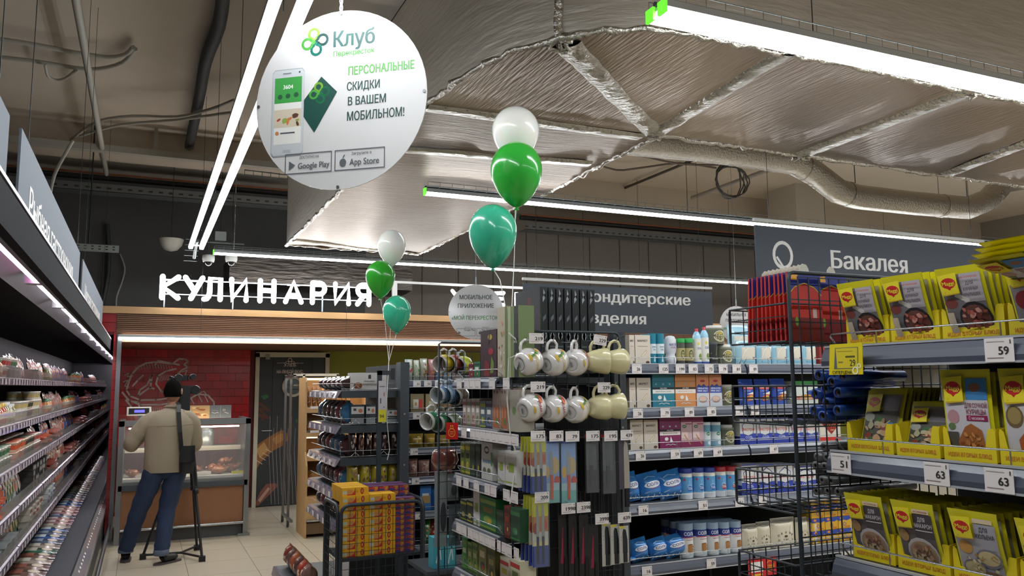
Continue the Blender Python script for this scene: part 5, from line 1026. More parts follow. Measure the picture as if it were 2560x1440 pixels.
for z, boxes, kinds, rn in ROWS:
    for i, ((a, b), kd) in enumerate(zip(boxes, kinds)):
        tray(a, b, z, 'yellow card tray of sachets, '+ORD[i]+' from the rack end on the '+rn+' seasoning shelf', 'ИДЕИ ВТОРЫХ БЛЮД' if not (rn == 'middle' and i == 0) else 'ИДЕИ ВКУСНЫХ БЛЮД')
        ln = lean[rn]; dz = 0; hh = 0.
        if kd == 'wrap': ln = -.30; dz = -.012 if i == 0 else -.055
        if rn == 'middle' and i > 1: ln = .06; dz = .0
        o = link('seasoning_sachet', SM[kd], None, (XM+.035+(.0 if ln > 0 else .012), (a+b)/2, z+.006+max(dz, -.004)), (ln, 0, -PI/2), 'front sachet, '+dn[kd]+', in the '+ORD[i]+' tray of the '+rn+' shelf', 'sachet')
        if kd == 'wrap' and i == 1: o.scale = (1, 1, .78)
        if rn == 'middle' and i > 1: o.scale = (1.06, 1, 1.22)
        for j in range(1, 9):
            off = .014*j; l2 = ln*(1-j/9)+(-.05 if ln > 0 else -.25)*(j/9)
            q = link('seasoning_sachet', PLAIN, None, (XM+.037+off, (a+b)/2-.003*j+R.uniform(-.003, .003), z+.006), (l2, 0, -PI/2), 'yellow sachet behind the front one in the '+ORD[i]+' tray, '+rn+' shelf', 'sachet', 'sachets behind the front one, '+ORD[i]+' tray of the '+rn+' shelf')
            if kd == 'wrap' and i == 1: q.scale = (1, 1, .8)
            if rn == 'middle' and i > 1: q.scale = (1.05, 1, 1.18)
for k in range(4):
    link('seasoning_sachet', SM['juicy'], None, (XM+.035+.004*k, 1.02-.004*k, 1.895+.007*k), (1.34-.03*k, 0, -PI/2-.04), 'yellow sachet '+['lowest', 'second lowest', 'second highest', 'topmost'][k]+' of the pile tipped over the fourth top tray', 'sachet')
t = thing('offer_tag', 'yellow special price tag at the end of the top seasoning shelf', 'tag', (XM-.045, 1.468, 1.792), -PI/2+.05)
g = G(); g.prism([(-.048, 0), (.048, 0), (.045, -.075), (-.055, -.075)], -.002, 0, mat('#e0cc1c', .45), axis='y')
art(g, [('p', [(-.32, -.12), (.36, -.12), (.33, -.78), (-.38, -.78)], '#5f6266'), ('p', [(-.3, -.14), (.34, -.14), (.31, -.76), (-.28, -.76)], '#d8c42a'), ('t', '29', .18, -.6, .2, .16, '#3a3410'), ('r', -.02, -.44, .26, -.38, '#5a5420'), ('r', -.25, -.25, .2, -.23, '#8a8230'), ('r', -.24, -.6, -.1, -.55, '#8a8230'), ('t', 'СУПЕРЦЕНА', -.14, -.89, .1, .58, '#2a2a14'), ('ring', .25, -.84, .09, .12, .04, '#f0eecc'), ('ring', .36, -.7, .06, .08, .03, '#f0eecc')], lambda u, v, o: (u*.1, -.002-o, v*.078)); g.obj('card', t)
# ------------------------------------------------------------------ wire end rack with baskets
YR = 1.62; x0 = 1.525; x1 = 2.25
WR = thing('wire_rack', 'dark wire end rack with hanging baskets at the far end of the seasoning shelves', 'rack', (x0, YR, 0))
g = G(); g.tube([(0, 0, 0), (0, 0, 1.965), (.004, 0, 1.982), (.018, 0, 1.986), (x1-x0, 0, 1.986)], .0055, DKW, 8); g.obj('post', WR)
g = G(); wires(g, .032, x1-x0, .03, 1.975, .0365, 3, .0019); 
for z in (1.915, 1.856, 1.80, 1.735, 1.69, 1.643, 1.585, 1.535, 1.478, 1.43, 1.37, 1.31, 1.25, 1.19, 1.12, 1.05, .98): g.tube([(0, .003, z), (x1-x0, .003, z)], .0021, DKW, 4)
g.obj('grid_panel', WR, kind='stuff')
def basket(zl, zh, label, yd=.235, xx=.55, nz=3, nv=5):
    g = G(); y0 = .012; r = .0018
    g.tube([(-.004, y0, zh), (-.004, yd-.006, zh), (-.004, yd, zh-.006), (-.004, yd, zl+.006), (-.004, yd-.006, zl), (-.004, y0, zl)], .0028, DKW, 6)
    g.tube([(-.004, y0, zh), (xx, y0, zh), (xx, yd, zh), (-.004, yd, zh)], .0024, DKW, 5)
    for j in range(1, nz): z = zl+(zh-zl)*j/nz; g.tube([(-.004, y0, z), (-.004, yd, z), (xx, yd, z)], r, DKW, 4)
    for i in range(1, nv): y = y0+(yd-y0)*i/nv; g.tube([(-.004, y, zh), (-.004, y, zl), (xx, y, zl)], r, DKW, 4)
    n = 12
    for i in range(n+1): x = xx*i/n; g.tube([(x, y0, zl), (x, yd, zl), (x, yd, zh)], r, DKW, 4)
    g.obj('basket', WR, kind='stuff')
basket(1.806, 1.905, 't', nv=2); basket(1.59, 1.69, 'm'); basket(1.368, 1.462, 'l'); basket(1.15, 1.24, 'b')
def d_redpack(w, h, d):
    g = G(); g.box(-w/2, w/2, 0, d, 0, h*.88, '#b3261c'); M = lambda u, v, o: (u*w, -o, v*h)
    art(g, [('r', -.5, .0, .5, .3, '#7d1c20'), ('r', -.5, .72, .5, .88, '#27348f'), ('p', [(-.5, .6), (-.3, .7), (0, .76), (.3, .7), (.5, .6), (.5, .88), (-.5, .88)], '#27348f'), ('p', [(-.5, .57), (-.3, .68), (0, .735), (.3, .68), (.5, .57), (.5, .3), (-.5, .3)], '#c6281c'), ('l', [(-.5, .59), (-.3, .69), (0, .745), (.3, .69), (.5, .59)], .012, '#d8c43a'), ('p', [(-.4, .78), (-.18, .78), (-.2, .86), (-.38, .85)], '#e8a83a'), ('r', .2, .3, .32, .42, '#c9b7b0'), ('e', -.30, .25, .05, .06, '#7aa83a')], M)
    g.prism([(-.1*w, h*.88), (-.09*w, h*.95), (0, h), (.12*w, h*.99), (.18*w, h*.94), (.2*w, h*.88)], d*.3, d*.3+.001, mat('#cfcabc', .4), axis='y'); return g
rp = d_redpack(.115, .21, .006).mesh('red_packet')
for k in range(10):
    link('red_packet', rp, None, (1.611+.0006*k+R.uniform(-.001, .001), YR+.028+.019*k, 1.808), (-.03+.01*k, 0, R.uniform(-.03, .03)), ('frontmost red and blue packet with a hang tab in the top wire basket' if k == 0 else 'red and blue packet stacked behind the front one in the top wire basket'), 'packet', None if k == 0 else 'red packets behind the front one in the top basket')
link('red_packet', rp, None, (1.725, YR+.05, 1.808), (0, 0, .05), 'red packet in the top wire basket right behind the yellow sachets', 'packet')
BLU = mat('#1f4fa8', .3, coat=.3); BRN = mat('#6b5a44', .8)
def roll(r, ri, m, inner, L, name): 
    g = G(); g.lathe([(ri, 0), (r, 0), (r, L), (ri, L), (ri, 0)], m, 18, M=Matrix.Rotation(-PI/2, 3, 'X'), cap=False); o = g.mesh(name); return o
fr = roll(.0145, .0095, BLU, BRN, .22, 'film_roll'); fo = roll(.0115, .005, mat('#6f6f70', .35, .3), BRN, .28, 'foil_roll')
g = G(); g.lathe([(.0095, .004), (.0095, .21), (.008, .21), (.008, .004), (.0095, .004)], BRN, 14, M=Matrix.Rotation(-PI/2, 3, 'X'), cap=False); corem = g.mesh('core')
PL = [(2045, 938), (2106, 940), (2037, 984), (2062, 972), (2094, 981), (2066, 1007), (2034, 1026), (2093, 1026), (2078, 955), (2055, 1040)]
for k, (px, py) in enumerate(PL):
    p = at(px, py, x=1.66); o = thing('film_roll', 'blue roll of cling film, '+ORD[k]+' counting down the bundle behind the wire rack', 'roll', (1.66, p.y, p.z), -PI/2, 'blue film rolls in the wire rack'); link('film', fr, o); link('core', corem, o)
PL = [(2059, 1117), (2042, 1142), (2066, 1143), (2038, 1164), (2060, 1166), (2054, 1200), (2077, 1202), (2040, 1227), (2068, 1227), (2094, 1229), (2090, 1150)]
for k, (px, py) in enumerate(PL):
    p = at(px, py, x=1.66); link('foil_roll', fo, None, (1.66, p.y, p.z), -PI/2, 'grey roll of foil, '+ORD[k]+' counting down the bundle behind the wire rack', 'roll', 'grey foil rolls in the wire rack')
# ------------------------------------------------------------------ tea and cookbook gondola with the mug grid
XT = 1.33
TGN = thing('tea_gondola', 'dark shelving unit of tea boxes with the mug grid on its near end', 'shelving', (XT, 0, 0), -PI/2)
ZT = [1.727, 1.512, 1.296, 1.090, .878]
TP_ = [[1150, 1169, 1183, 1197, 1232, 1268], [1162, 1184, 1197, 1211, 1225, 1240, 1256, 1272, 1290], [1149, 1167, 1193, 1221, 1235, 1268, 1288], [1149, 1162, 1178, 1192, 1207, 1222, 1237, 1248, 1262, 1278, 1290], [1160, 1175, 1190, 1205, 1230, 1255]]
for k, z in enumerate(ZT):
    s = shelf(TGN, -3.575, -3.08, z, .5, [(-at(p, 1000+100*k, x=XT-.02).y, '') for p in TP_[k]], lh=.045, guard=.036)
shelf(TGN, -3.575, -3.08, .6, .5)
G().box(-3.575, -3.08, .5, .53, 0, 1.9, mat('#1b1d20', .7)).obj('back_panel', TGN); G().box(-3.575, -3.08, .03, .5, .02, .14, GRA).obj('plinth', TGN)
G().box(-3.10, -3.06, .54, .60, 0, 1.925, GRA).obj('upright', TGN); G().box(-3.07, -3.05, .2, .56, .02, 1.62, mat('#17191c', .7)).obj('end_panel', TGN)
g = G(); g.lathe([(.006, -.003), (.006, .003)], CHR, 8, (-3.05, .57, 1.51), M=Matrix.Rotation(PI/2, 3, 'Y')); g.obj('bolt', TGN)
def d_tea(c, c2, c3='#e8e4d8', c4='#c9a23a'): return lambda w, h, d: box_pack(w, h, d, c, [('r', -.5, .78, .5, .9, c2), ('r', -.3, .52, .3, .68, c3), ('e', 0, .3, .28, .12, c2), ('e', .1, .28, .12, .07, c4), ('r', -.5, .04, .5, .1, c2)], side=[('r', -.5, 0, .5, 1, c)])
def d_berry(w, h, d): return box_pack(w, h, d, '#b9ad94', blobs(12, -.45, .1, .3, .9, .1, ['#9a3a34', '#7a8a52', '#c98a70', '#d8d2c4'], .4, 4)+[('r', .3, .0, .5, 1, '#5f7a3c')])
def d_cook(w, h, d): return box_pack(w, h, d, '#3a1d28', [('e', .1, .85, .14, .06, '#b9a034'), ('e', .15, .55, .16, .07, '#a31c34'), ('p', [(-.3, .05), (-.2, .4), (.05, .3), (.1, .02)], '#7d1f22'), ('p', [(.1, .1), (.2, .45), (.35, .3), (.3, .1)], '#6f8a2e'), ('l', [(.0, .7), (.1, .95)], .06, '#1d1216')])
def d_tall(w, h, d): return box_pack(w, h, d, '#b9a79b', [('e', -.25, .9, .1, .04, '#6a5f5c'), ('e', .15, .9, .1, .04, '#6a5f5c'), ('p', [(-.45, .05), (-.4, .5), (-.2, .62), (0, .5), (.2, .62), (.45, .5), (.45, .05)], '#b0673a'), ('l', [(-.2, .3), (-.15, .75)], .03, '#e4dcd2'), ('l', [(.15, .3), (.2, .75)], .03, '#e4dcd2'), ('e', .1, .2, .2, .08, '#5f7a44')])
def d_white(w, h, d): return box_pack(w, h, d, '#d2cfca', [('r', -.2, .4, .25, .65, '#8aa63a'), ('e', -.3, .5, .06, .06, '#b98a3a'), ('r', -.5, .08, .5, .12, '#9fb45a')])
def d_pattern(w, h, d): return box_pack(w, h, d, '#cfccc4', [('ring', 0, .8, .22, .1, .05, '#3a3430'), ('e', -.2, .25, .15, .08, '#6a6a4a'), ('e', .2, .25, .15, .08, '#6a6a4a')]+[('e', -.3+.15*i, .5, .05, .05, '#4f7f9a') for i in range(5)]+[('r', .38, .4, .5, .75, '#3f8a52')])
TR = [
 [(1172, 1184, 910, d_tea('#8a2a44', '#5a1a2c'), 'small crimson tea box'), (1185, 1200, 905, d_tea('#2f7a52', '#1c4a34'), 'small green tea box'), (1201, 1242, 826, d_cook, 'dark red cookery gift box'), (1243, 1268, 768, d_berry, 'tall cream box printed with red berries'), (1269, 1296, 766, lambda w, h, d: box_pack(w, h, d, '#76875a', [('r', -.5, 0, -.2, 1, '#a3ad84'), ('r', .1, 0, .5, 1, '#2b2f2c'), ('t', 'Гринфилд', .2, .5, .04, .3, '#d8d8cc')]), 'tall green tea box beside the post')],
 [(1157, 1166, 998, d_tea('#b9a7a2', '#8a4a52'), 'narrow pinkish tea box'), (1167, 1177, 998, d_tea('#b3aa9c', '#7a8a5a'), 'narrow beige tea box'), (1178, 1188, 998, d_tea('#c0b0aa', '#9a5a5c'), 'narrow rose tea box'), (1189, 1199, 998, d_tea('#b8aa9f', '#6f7a4c'), 'narrow olive-marked tea box'), (1200, 1214, 1003, d_tea('#5a6f78', '#a3b03a'), 'small grey and lime tea box'), (1215, 1230, 1003, d_tea('#6a7686', '#2c3258'), 'small grey and navy tea box'), (1231, 1250, 970, d_tall, 'tall peach-coloured tea box'), (1251, 1269, 970, d_tall, 'tall peach-coloured tea box'), (1274, 1296, 975, lambda w, h, d: box_pack(w, h, d, '#a9a294', [('e', 0, .5, .2, .1, '#6a8a4a')]), 'beige box stack behind the post')],
 [(1151, 1162, 1108, d_tea('#6d7a3a', '#c9c040', '#2c2c20'), 'olive tea box'), (1163, 1175, 1108, d_tea('#78843c', '#c9c040', '#2c2c20'), 'lime-topped tea box'), (1176, 1188, 1110, d_tea('#26382f', '#3c5a44', '#26382f', '#c9b03a'), 'black-green tea box'), (1189, 1201, 1110, d_tea('#28332c', '#4a5a44', '#28332c', '#c9b03a'), 'black tea box'), (1203, 1231, 1107, d_pattern, 'white tea box with two owl-like rings'), (1244, 1262, 1127, d_white, 'white tea box with a green square'), (1263, 1292, 1128, d_white, 'white tea box with a green square')],
 [(1151, 1166, 1250, d_tea('#2a352c', '#a3a83c', '#2a352c', '#d8c83a'), 'dark tea box with lime leaf'), (1167, 1182, 1252, d_tea('#2c3a2f', '#c9b83a', '#2c3a2f'), 'dark tea box with yellow leaf'), (1183, 1199, 1228, d_white, 'leaning white tea box'), (1200, 1240, 1243, d_tea('#2f7a42', '#8aa640', '#8a7a34'), 'wide green tea box'), (1241, 1259, 1275, d_tea('#274a34', '#3f6a48', '#274a34', '#4a8a5c'), 'short green tea box'), (1260, 1275, 1266, d_tea('#7a3a34', '#5a2a26', '#b0533c'), 'brown-red tea box'), (1276, 1300, 1272, d_tea('#274f34', '#3f7a4a', '#274f34', '#5a9a6a'), 'dark green tea box')],
 [(1155, 1168, 1345, d_tea('#2f8a3c', '#6a8a3a', '#c9c8b0', '#3a2a5c'), 'bright green tea box'), (1169, 1180, 1356, d_tea('#7a9a44', '#3f6a34', '#c9c8a0'), 'light green tea box'), (1181, 1194, 1358, d_tea('#7a9a44', '#3f6a34', '#c9c8a0'), 'light green tea box'), (1196, 1216, 1345, d_tea('#8a8a4a', '#4a5a34', '#e0d8b0', '#c2342c'), 'olive and red tea box'), (1218, 1238, 1370, d_tea('#6d6a3a', '#3f4a2a', '#a3a05a'), 'brown-green tea box'), (1250, 1272, 1395, d_tea('#d2cdb8', '#b02f2c', '#b9b33c', '#7a9a3a'), 'cream and red tea box'), (1276, 1300, 1400, d_tea('#c9c4a8', '#b02f2c', '#5f7f3a'), 'white and red tea box')]]
for k, row in enumerate(TR):
    tot = {}; cnt = {}
    for it in row: tot[it[4]] = tot.get(it[4], 0)+1
    for p0, p1, pt, fn, lb in row:
        cnt[lb] = cnt.get(lb, 0)+1
        l2 = lb+(', '+('left' if cnt[lb] == 1 else 'right')+' of two' if tot[lb] > 1 else '')+' on the '+['top', 'second', 'third', 'fourth', 'fifth'][k]+' tea shelf'
        sidep(p0, p1, pt, ZT[k], XT, .07 if 'cook' not in lb else .12, fn, 'gift_box' if 'gift' in lb else 'tea_box', l2, 'box', dx=.022)
# seven thick dark cookbooks, spines to the camera
BK = mat('#23282b', .22, coat=.7)
for i in range(7):
    a = at(1351+19.7*i+1, 760, y=3.10); b = at(1351+19.7*(i+1)-2, 760, y=3.10); zt_ = at(1360+19.7*i, 717+1.2*i, y=3.10).z
    t = thing('cookbook', 'tall black-wrapped cookbook, '+ORD[i]+' of seven from the left above the mugs', 'book', ((a.x+b.x)/2, 3.10, 1.745), 0); w_ = b.x-a.x; h_ = zt_-1.745
    g = G(); g.box(-w_/2, w_/2, 0, .26, 0, h_, BK); g.obj('cover', t)
    q = random.Random(i); g = G(); sh = [('ring', 0, .42+.02*q.random(), .3, .05, .1, '#c9cdd0'), ('l', [(-.2, .85), (.15, .9), (-.1, .95)], .06, '#8f9498'), ('r', -.4, .3, .4, .32, '#4a5054'), ('l', [(-.2, .62), (.2, .66)], .05, '#5a6064')]
    art(g, sh, lambda u, v, o: (u*w_, -o, v*h_)); g.obj('spine_print', t)
    if i == 0:
        g = G(); art(g, [('r', -.5, 0, .5, 1, '#2c2a2c'), ('p', [(-.1, .3), (.0, .9), (.15, .9), (.1, .3)], '#5c2426'), ('p', [(-.3, .3), (.0, .5), (.3, .2), (.1, .1)], '#b98a6c'), ('p', [(-.45, .1), (-.3, .5), (-.38, .7)], '#4f6a34'), ('e', .2, .2, .12, .08, '#6a2a22')], lambda u, v, o: (-w_/2-o, .13-u*.25, v*h_)); g.obj('cover_print', t)
# end grid for mugs and knives
YG = 3.02
XG0, XG1 = 1.362, 1.872
MGR = thing('mug_grid', 'dark wire display grid carrying mugs and knives at the shelf end', 'rack', (XG0, YG, 0))
g = G(); W = XG1-XG0; g.tube([(0, 0, .0), (0, 0, 1.905), (.01, 0, 1.918), (W-.02, 0, 1.918), (W-.006, 0, 1.912), (W, 0, 1.90), (W, 0, 0)], .0055, DKW, 8); g.obj('frame', MGR)
g = G(); wires(g, 0, W, .05, 1.918, .05, .107, .0021); wires(g, .22, W, .05, 1.51, .022, 5, .0016, .004); g.obj('grid_panel', MGR, kind='stuff')
g = G(); g.tube([(W, 0, 1.90), (W+.05, .03, 1.91), (W+.055, .05, 1.91)], .004, DKW, 5); g.tube([(W, 0, 1.5), (W+.055, .05, 1.5)], .004, DKW, 5); g.obj('bracket', MGR)
def mug_mesh(bowl, hgt, white, deco):
    m = mat('#d9d5d2', .12, coat=.8) if white else mat('#cfc79a', .3, coat=.4, bump=((60, 60, 40), .35, .004))
    g = G()
    if white: prof = [(.0, .004), (.026, .003), (.030, 0), (.036, .002), (.050, .018), (.0565, .042), (.054, .062), (.047, .078), (.048, .086), (.046, .088), (.044, .08), (.050, .06), (.052, .042), (.046, .02), (.03, .008), (.0, .008)]
    else: prof = [(.0, .003), (.022, .002), (.028, 0), (.036, .008), (.045, .03), (.051, .058), (.055, .09), (.0535, .0905), (.048, .058), (.042, .03), (.03, .01), (0, .008)]
    g.lathe(prof, m, 28)
    b = G.__new__(G); b.__init__(); return g, m
def make_mug(white, deco):
    body = G(); body, m = mug_mesh(0, 0, white, deco)
    h = G(); H0 = .052 if white else .05
    h.tube([(H0-.006, 0, .072), (H0+.014, 0, .080), (H0+.032, 0, .070), (H0+.037, 0, .050), (H0+.028, 0, .030), (H0+.010, 0, .020), (H0-.012, 0, .020)], [.006, .0065, .0062, .006, .0062, .0065, .006], m, 8)
    p = G()
    if deco:
        def S(u, v, o):
            z = .012+v*.068; rr = .0575 if .03 < z < .055 else .0565-.2*abs(z-.042)
            rr = {True: .05+.0065*math.sin((z-.018)/.06*PI)}[True]; a = deco[0]+u*2.1; return ((rr+.0015+o)*math.cos(a), (rr+.0015+o)*math.sin(a), z)
        art(p, deco[1], S, eps=.0005, sub=5)
    u = G(); u.lathe([(.0, .0015), (.024, .001)], mat('#c5c2be', .5), 18, cap=False)
    art(u, [('r', -.01, -.004, .01, .004, '#7f8486'), ('r', -.006, .007, .006, .009, '#9a9fa0')], lambda a, b, o: (a, b, -.0002-o))
    return body.mesh('body'), h.mesh('handle'), p.mesh('print') if deco else None, u.mesh('underside') if white else None
garlic = (1.35, [('l', [(-.3, .9), (-.15, .5), (-.1, .1)], .09, '#4f7f34'), ('e', -.3, .85, .12, .1, '#d8a020'), ('e', -.1, .15, .15, .1, '#c9a83a'), ('t', 'ЧЕСНОК', .15, .5, .16, .62, '#c9b23a'), ('e', -.2, .7, .07, .07, '#3f8a3a')])
tomat = (1.35, [('e', -.25, .8, .14, .12, '#c23a20'), ('e', -.12, .7, .1, .1, '#d86a2a'), ('e', -.3, .62, .06, .08, '#3f8a3a'), ('t', 'ТОМАТЫ', .15, .5, .17, .62, '#a3352a'), ('e', .1, .1, .15, .08, '#c9a83a')])
KIND = {'g': make_mug(True, garlic), 't': make_mug(True, tomat), 'c': make_mug(False, None)}
MUGS = [(1319, 905, 'g', 16), (1384, 906, 'g', 18), (1438, 906, 't', 40), (1491, 903, 'c', -12), (1534, 904, 'c', 8), (1325, 1020, 't', 20), (1382, 1022, 't', 22), (1438, 1024, 'g', 32), (1494, 1018, 'c', 20), (1530, 1016, 'c', -8)]
ML = ['white garlic-print mug, first in the upper mug row', 'white garlic-print mug, second in the upper mug row', 'white tomato-print mug, third in the upper mug row', 'cream textured mug, left one in the upper mug row', 'cream textured mug, right one in the upper mug row', 'white tomato-print mug, first in the lower mug row', 'white tomato-print mug, second in the lower mug row', 'white garlic-print mug, third in the lower mug row', 'cream textured mug, left one in the lower mug row', 'cream textured mug, right one in the lower mug row']
for k, (px, py, kd, tw) in enumerate(MUGS):
    c = at(px, py, y=YG-.085)
    aa = math.radians(tw); ax = Vector((math.cos(aa), math.sin(aa), .25 if kd != 'c' else .02)).normalized()       # from base to mouth
    up = Vector((0, 0, 1)); hx = (up-ax*up.dot(ax)).normalized(); hy = ax.cross(hx)
    t = thing('mug', ML[k], 'mug'); B, Hn, P_, U_ = KIND[kd]
    M4 = Matrix((hx, hy, ax)).transposed().to_4x4(); M4.translation = c-ax*.044; t.matrix_world = M4
    link('body', B, t); link('handle', Hn, t)
    if P_: link('print', P_, t)
    if U_: link('underside', U_, t)
    # its hook, a part of the grid
    hp = c+hx*(.088); g = G(); g.tube([(hp.x-XG0, 0, hp.z+.0), (hp.x-XG0, -.06, hp.z-.003), (hp.x-XG0, hp.y-YG-.03, hp.z-.004), (hp.x-XG0, hp.y-YG-.04, hp.z+.012)], .0022, CHR, 5); g.obj('hook', MGR)
for px, py, tt, w_, r_ in ((1341, 833, '219', .064, 0), (1502, 838, '229', .060, .12), (1345, 954, '219', .064, 0), (1510, 956, '229', .06, 0), (1345, 1077, '175', .062, 0), (1391, 1077, '83', .062, 0), (1431, 1078, '79', .062, 0), (1482, 1077, '175', .062, 0), (1527, 1077, '195', .062, 0), (1567, 1075, '439', .06, 0), (1355, 1230, '209', .062, 0), (1421, 1258, '1998', .062, 0), (1459, 1255, '2398', .062, 0), (1505, 1284, '3998', .062, 0), (1561, 1281, '639', .062, 0)):
    p = at(px, py, y=YG-.13); o = tag(MGR, (p.x-XG0, -.13, p.z), tt, w=w_, h=.041, rot=0); o.rotation_euler = (0, r_, 0)
    g = G(); g.tube([(p.x-XG0, 0, p.z+.004), (p.x-XG0, -.128, p.z+.002)], .0016, CHR, 4); g.obj('hook', MGR)
FILM = mat('#cfd6da', .08, alpha=.07, coat=.3)
def knife(g, cx, z0, L, bl, hc, wd=.012, blade='#c4c9cc'):
    """blade above, handle below"""
    hb = L*(1-bl); g.box(cx-wd*.42, cx+wd*.42, -.004, .004, z0, z0+hb, mat(hc, .4), .002)
    g.prism([(cx-wd/2, z0+hb), (cx+wd/2, z0+hb), (cx+wd/2, z0+hb+L*bl*.55), (cx+wd*.2, z0+L*.97), (cx-wd*.3, z0+L), (cx-wd/2, z0+L*.9)], -.001, .001, mat(blade, .25, .7), axis='y')
def pack(px0, px1, py0, py1, label, backc, fn, name='knife_pack', dy=.10, film=True, cat='knife pack', group=None, rx=0.):
    a = at(px0, py0, y=YG-dy); b = at(px1, py1, y=YG-dy); w_ = b.x-a.x; h_ = a.z-b.z
    t = thing(name, label, cat, ((a.x+b.x)/2, YG-dy, b.z), 0, group); t.rotation_euler = (0, rx, 0)
    g = G(); g.box(-w_/2, w_/2, 0, .002, 0, h_, backc); art(g, fn(0), lambda u, v, o: (u*w_, -o, v*h_), eps=.0004); g.obj('card', t)
    fn(1, t, w_, h_)
    if film: g = G(); g.box(-w_/2, w_/2, -.012, -.0115, 0, h_, FILM); g.obj('film', t)
    return t
def f_navy(st, t=None, w=0, h=0):
    if not st: return [('r', -.5, .72, .5, 1, '#b9b82c'), ('r', -.5, .5, .5, .72, '#a3703c'), ('e', -.3, .55, .15, .08, '#8a2c24'), ('e', .3, .6, .14, .07, '#b04a2c'), ('r', -.5, 0, .5, .3, '#2c3f8a'), ('r', -.4, .3, .4, .36, '#d8c88a')]
    for s in (-1, 1): g = G(); knife(g, s*w*.17, h*.05, h*.85, .55, '#20242e'); g.obj('knife', t)
def f_blue(st, t=None, w=0, h=0):
    if not st: return [('r', -.5, .3, .5, 1, '#7f9fcf'), ('e', .2, .6, .3, .14, '#b9a06a'), ('e', -.3, .5, .16, .1, '#c9a04a'), ('e', .35, .35, .2, .08, '#b8452c'), ('r', -.5, .2, .5, .32, '#9fc0c8'), ('r', -.5, 0, .5, .2, '#6fb0ac'), ('r', -.5, .96, .5, 1, '#2c4a9a')]
    g = G(); knife(g, 0, h*.06, h*.78, .5, '#c2502c', .016); g.obj('knife', t)
def f_black(st, t=None, w=0, h=0):
    if not st: return [('r', -.4, .4, .4, .98, '#3f3f44'), ('r', -.5, .98, .5, 1.04, '#8a1f1c')]
    g = G(); knife(g, 0, h*.1, h*.85, .55, '#0c0c0e', .02, '#5a5f62'); g.obj('knife', t)
def f_pink(st, t=None, w=0, h=0):
    if not st: return [('p', [(-.3, .2), (.0, .2), (.3, .8), (-.05, .8)], '#8a1a3a')]
    g = G(); knife(g, w*.25, -h*.1, h*1.0, .6, '#151416', .02, '#3a3d3f'); g.obj('knife', t)
def f_grey(st, t=None, w=0, h=0):
    if not st: return [('e', -.3, .7, .05, .02, '#8a8a86'), ('e', -.3, .62, .05, .02, '#8a8a86'), ('r', -.5, .94, .1, 1, '#d0c040')]
    g = G(); knife(g, w*.1, h*.02, h*.9, .72, '#222426', .022, '#3c4144'); g.obj('knife', t)
GB = mat('#b9b6ae', .5); BB = mat('#141518', .4, coat=.3)
for j in range(4): pack(1296+10*j, 1322+13*j+(6 if j == 3 else 0), 1092, 1226+2*j, 'yellow and navy two-knife pack, '+['leftmost', 'second', 'third', 'frontmost'][j]+' of the upper fan', mat('#b8b9b0', .4), f_navy, dy=.06+.02*j, film=(j == 3), rx=.05-.02*j)
for j in range(4): pack(1300+10*j, 1330+12*j+(6 if j == 3 else 0), 1238+2*j, 1406+3*j, 'yellow and navy two-knife pack, '+['leftmost', 'second', 'third', 'frontmost'][j]+' of the lower fan', mat('#b8b9b0', .4), f_navy, dy=.06+.02*j, film=(j == 3), rx=.06-.02*j)
pack(1359, 1399, 1103, 1256, 'blue pack with an orange-handled knife, left of two', mat('#7f9fcf', .4), f_blue); pack(1402, 1441, 1103, 1256, 'blue pack with an orange-handled knife, right of two', mat('#7f9fcf', .4), f_blue)
pack(1461, 1495, 1092, 1230, 'black knife pack under the second 175 tag', BB, f_black); pack(1502, 1537, 1092, 1232, 'black knife pack under the 195 tag', BB, f_black, dy=.105)
pack(1546, 1574, 1097, 1222, 'dark card with a big pale-bladed knife under the 439 tag', mat('#4a4550', .4), lambda st, t=None, w=0, h=0: [] if not st else (lambda g: (knife(g, w*.25, -h*.35, h*1.3, .72, '#0e0e10', .026, '#cfcbc0'), g.obj('knife', t)))(G()), film=False)
for j in range(3): pack(1395+26*j, 1421+26*j, 1288, 1438, 'black and crimson long knife pack, '+ORD[j]+' from the left', BB, f_pink, dy=.09+.01*j, film=False)
pack(1470, 1498, 1312, 1445, 'black and crimson long knife pack under the 3998 tag', BB, f_pink, film=False, dy=.11)
for j in range(3): pack(1504+22*j, 1527+22*j+2, 1308+4*j, 1414-4*j, 'grey card with a dark chef knife, '+ORD[j]+' of three at the lower right', GB, f_grey, dy=.09+.012*j, film=False)
for j in range(5): pack(1440+5*j, 1462+5*j, 1096, 1228, 'black knife pack hanging behind the front ones', BB, lambda st, t=None, w=0, h=0: [], dy=.04+.008*j, film=False, group='black knife packs behind')
G().box(-3.04, -3.03, .15, .5, .3, 1.5, mat('#0f1012', .8)).obj('kick_panel', TGN)
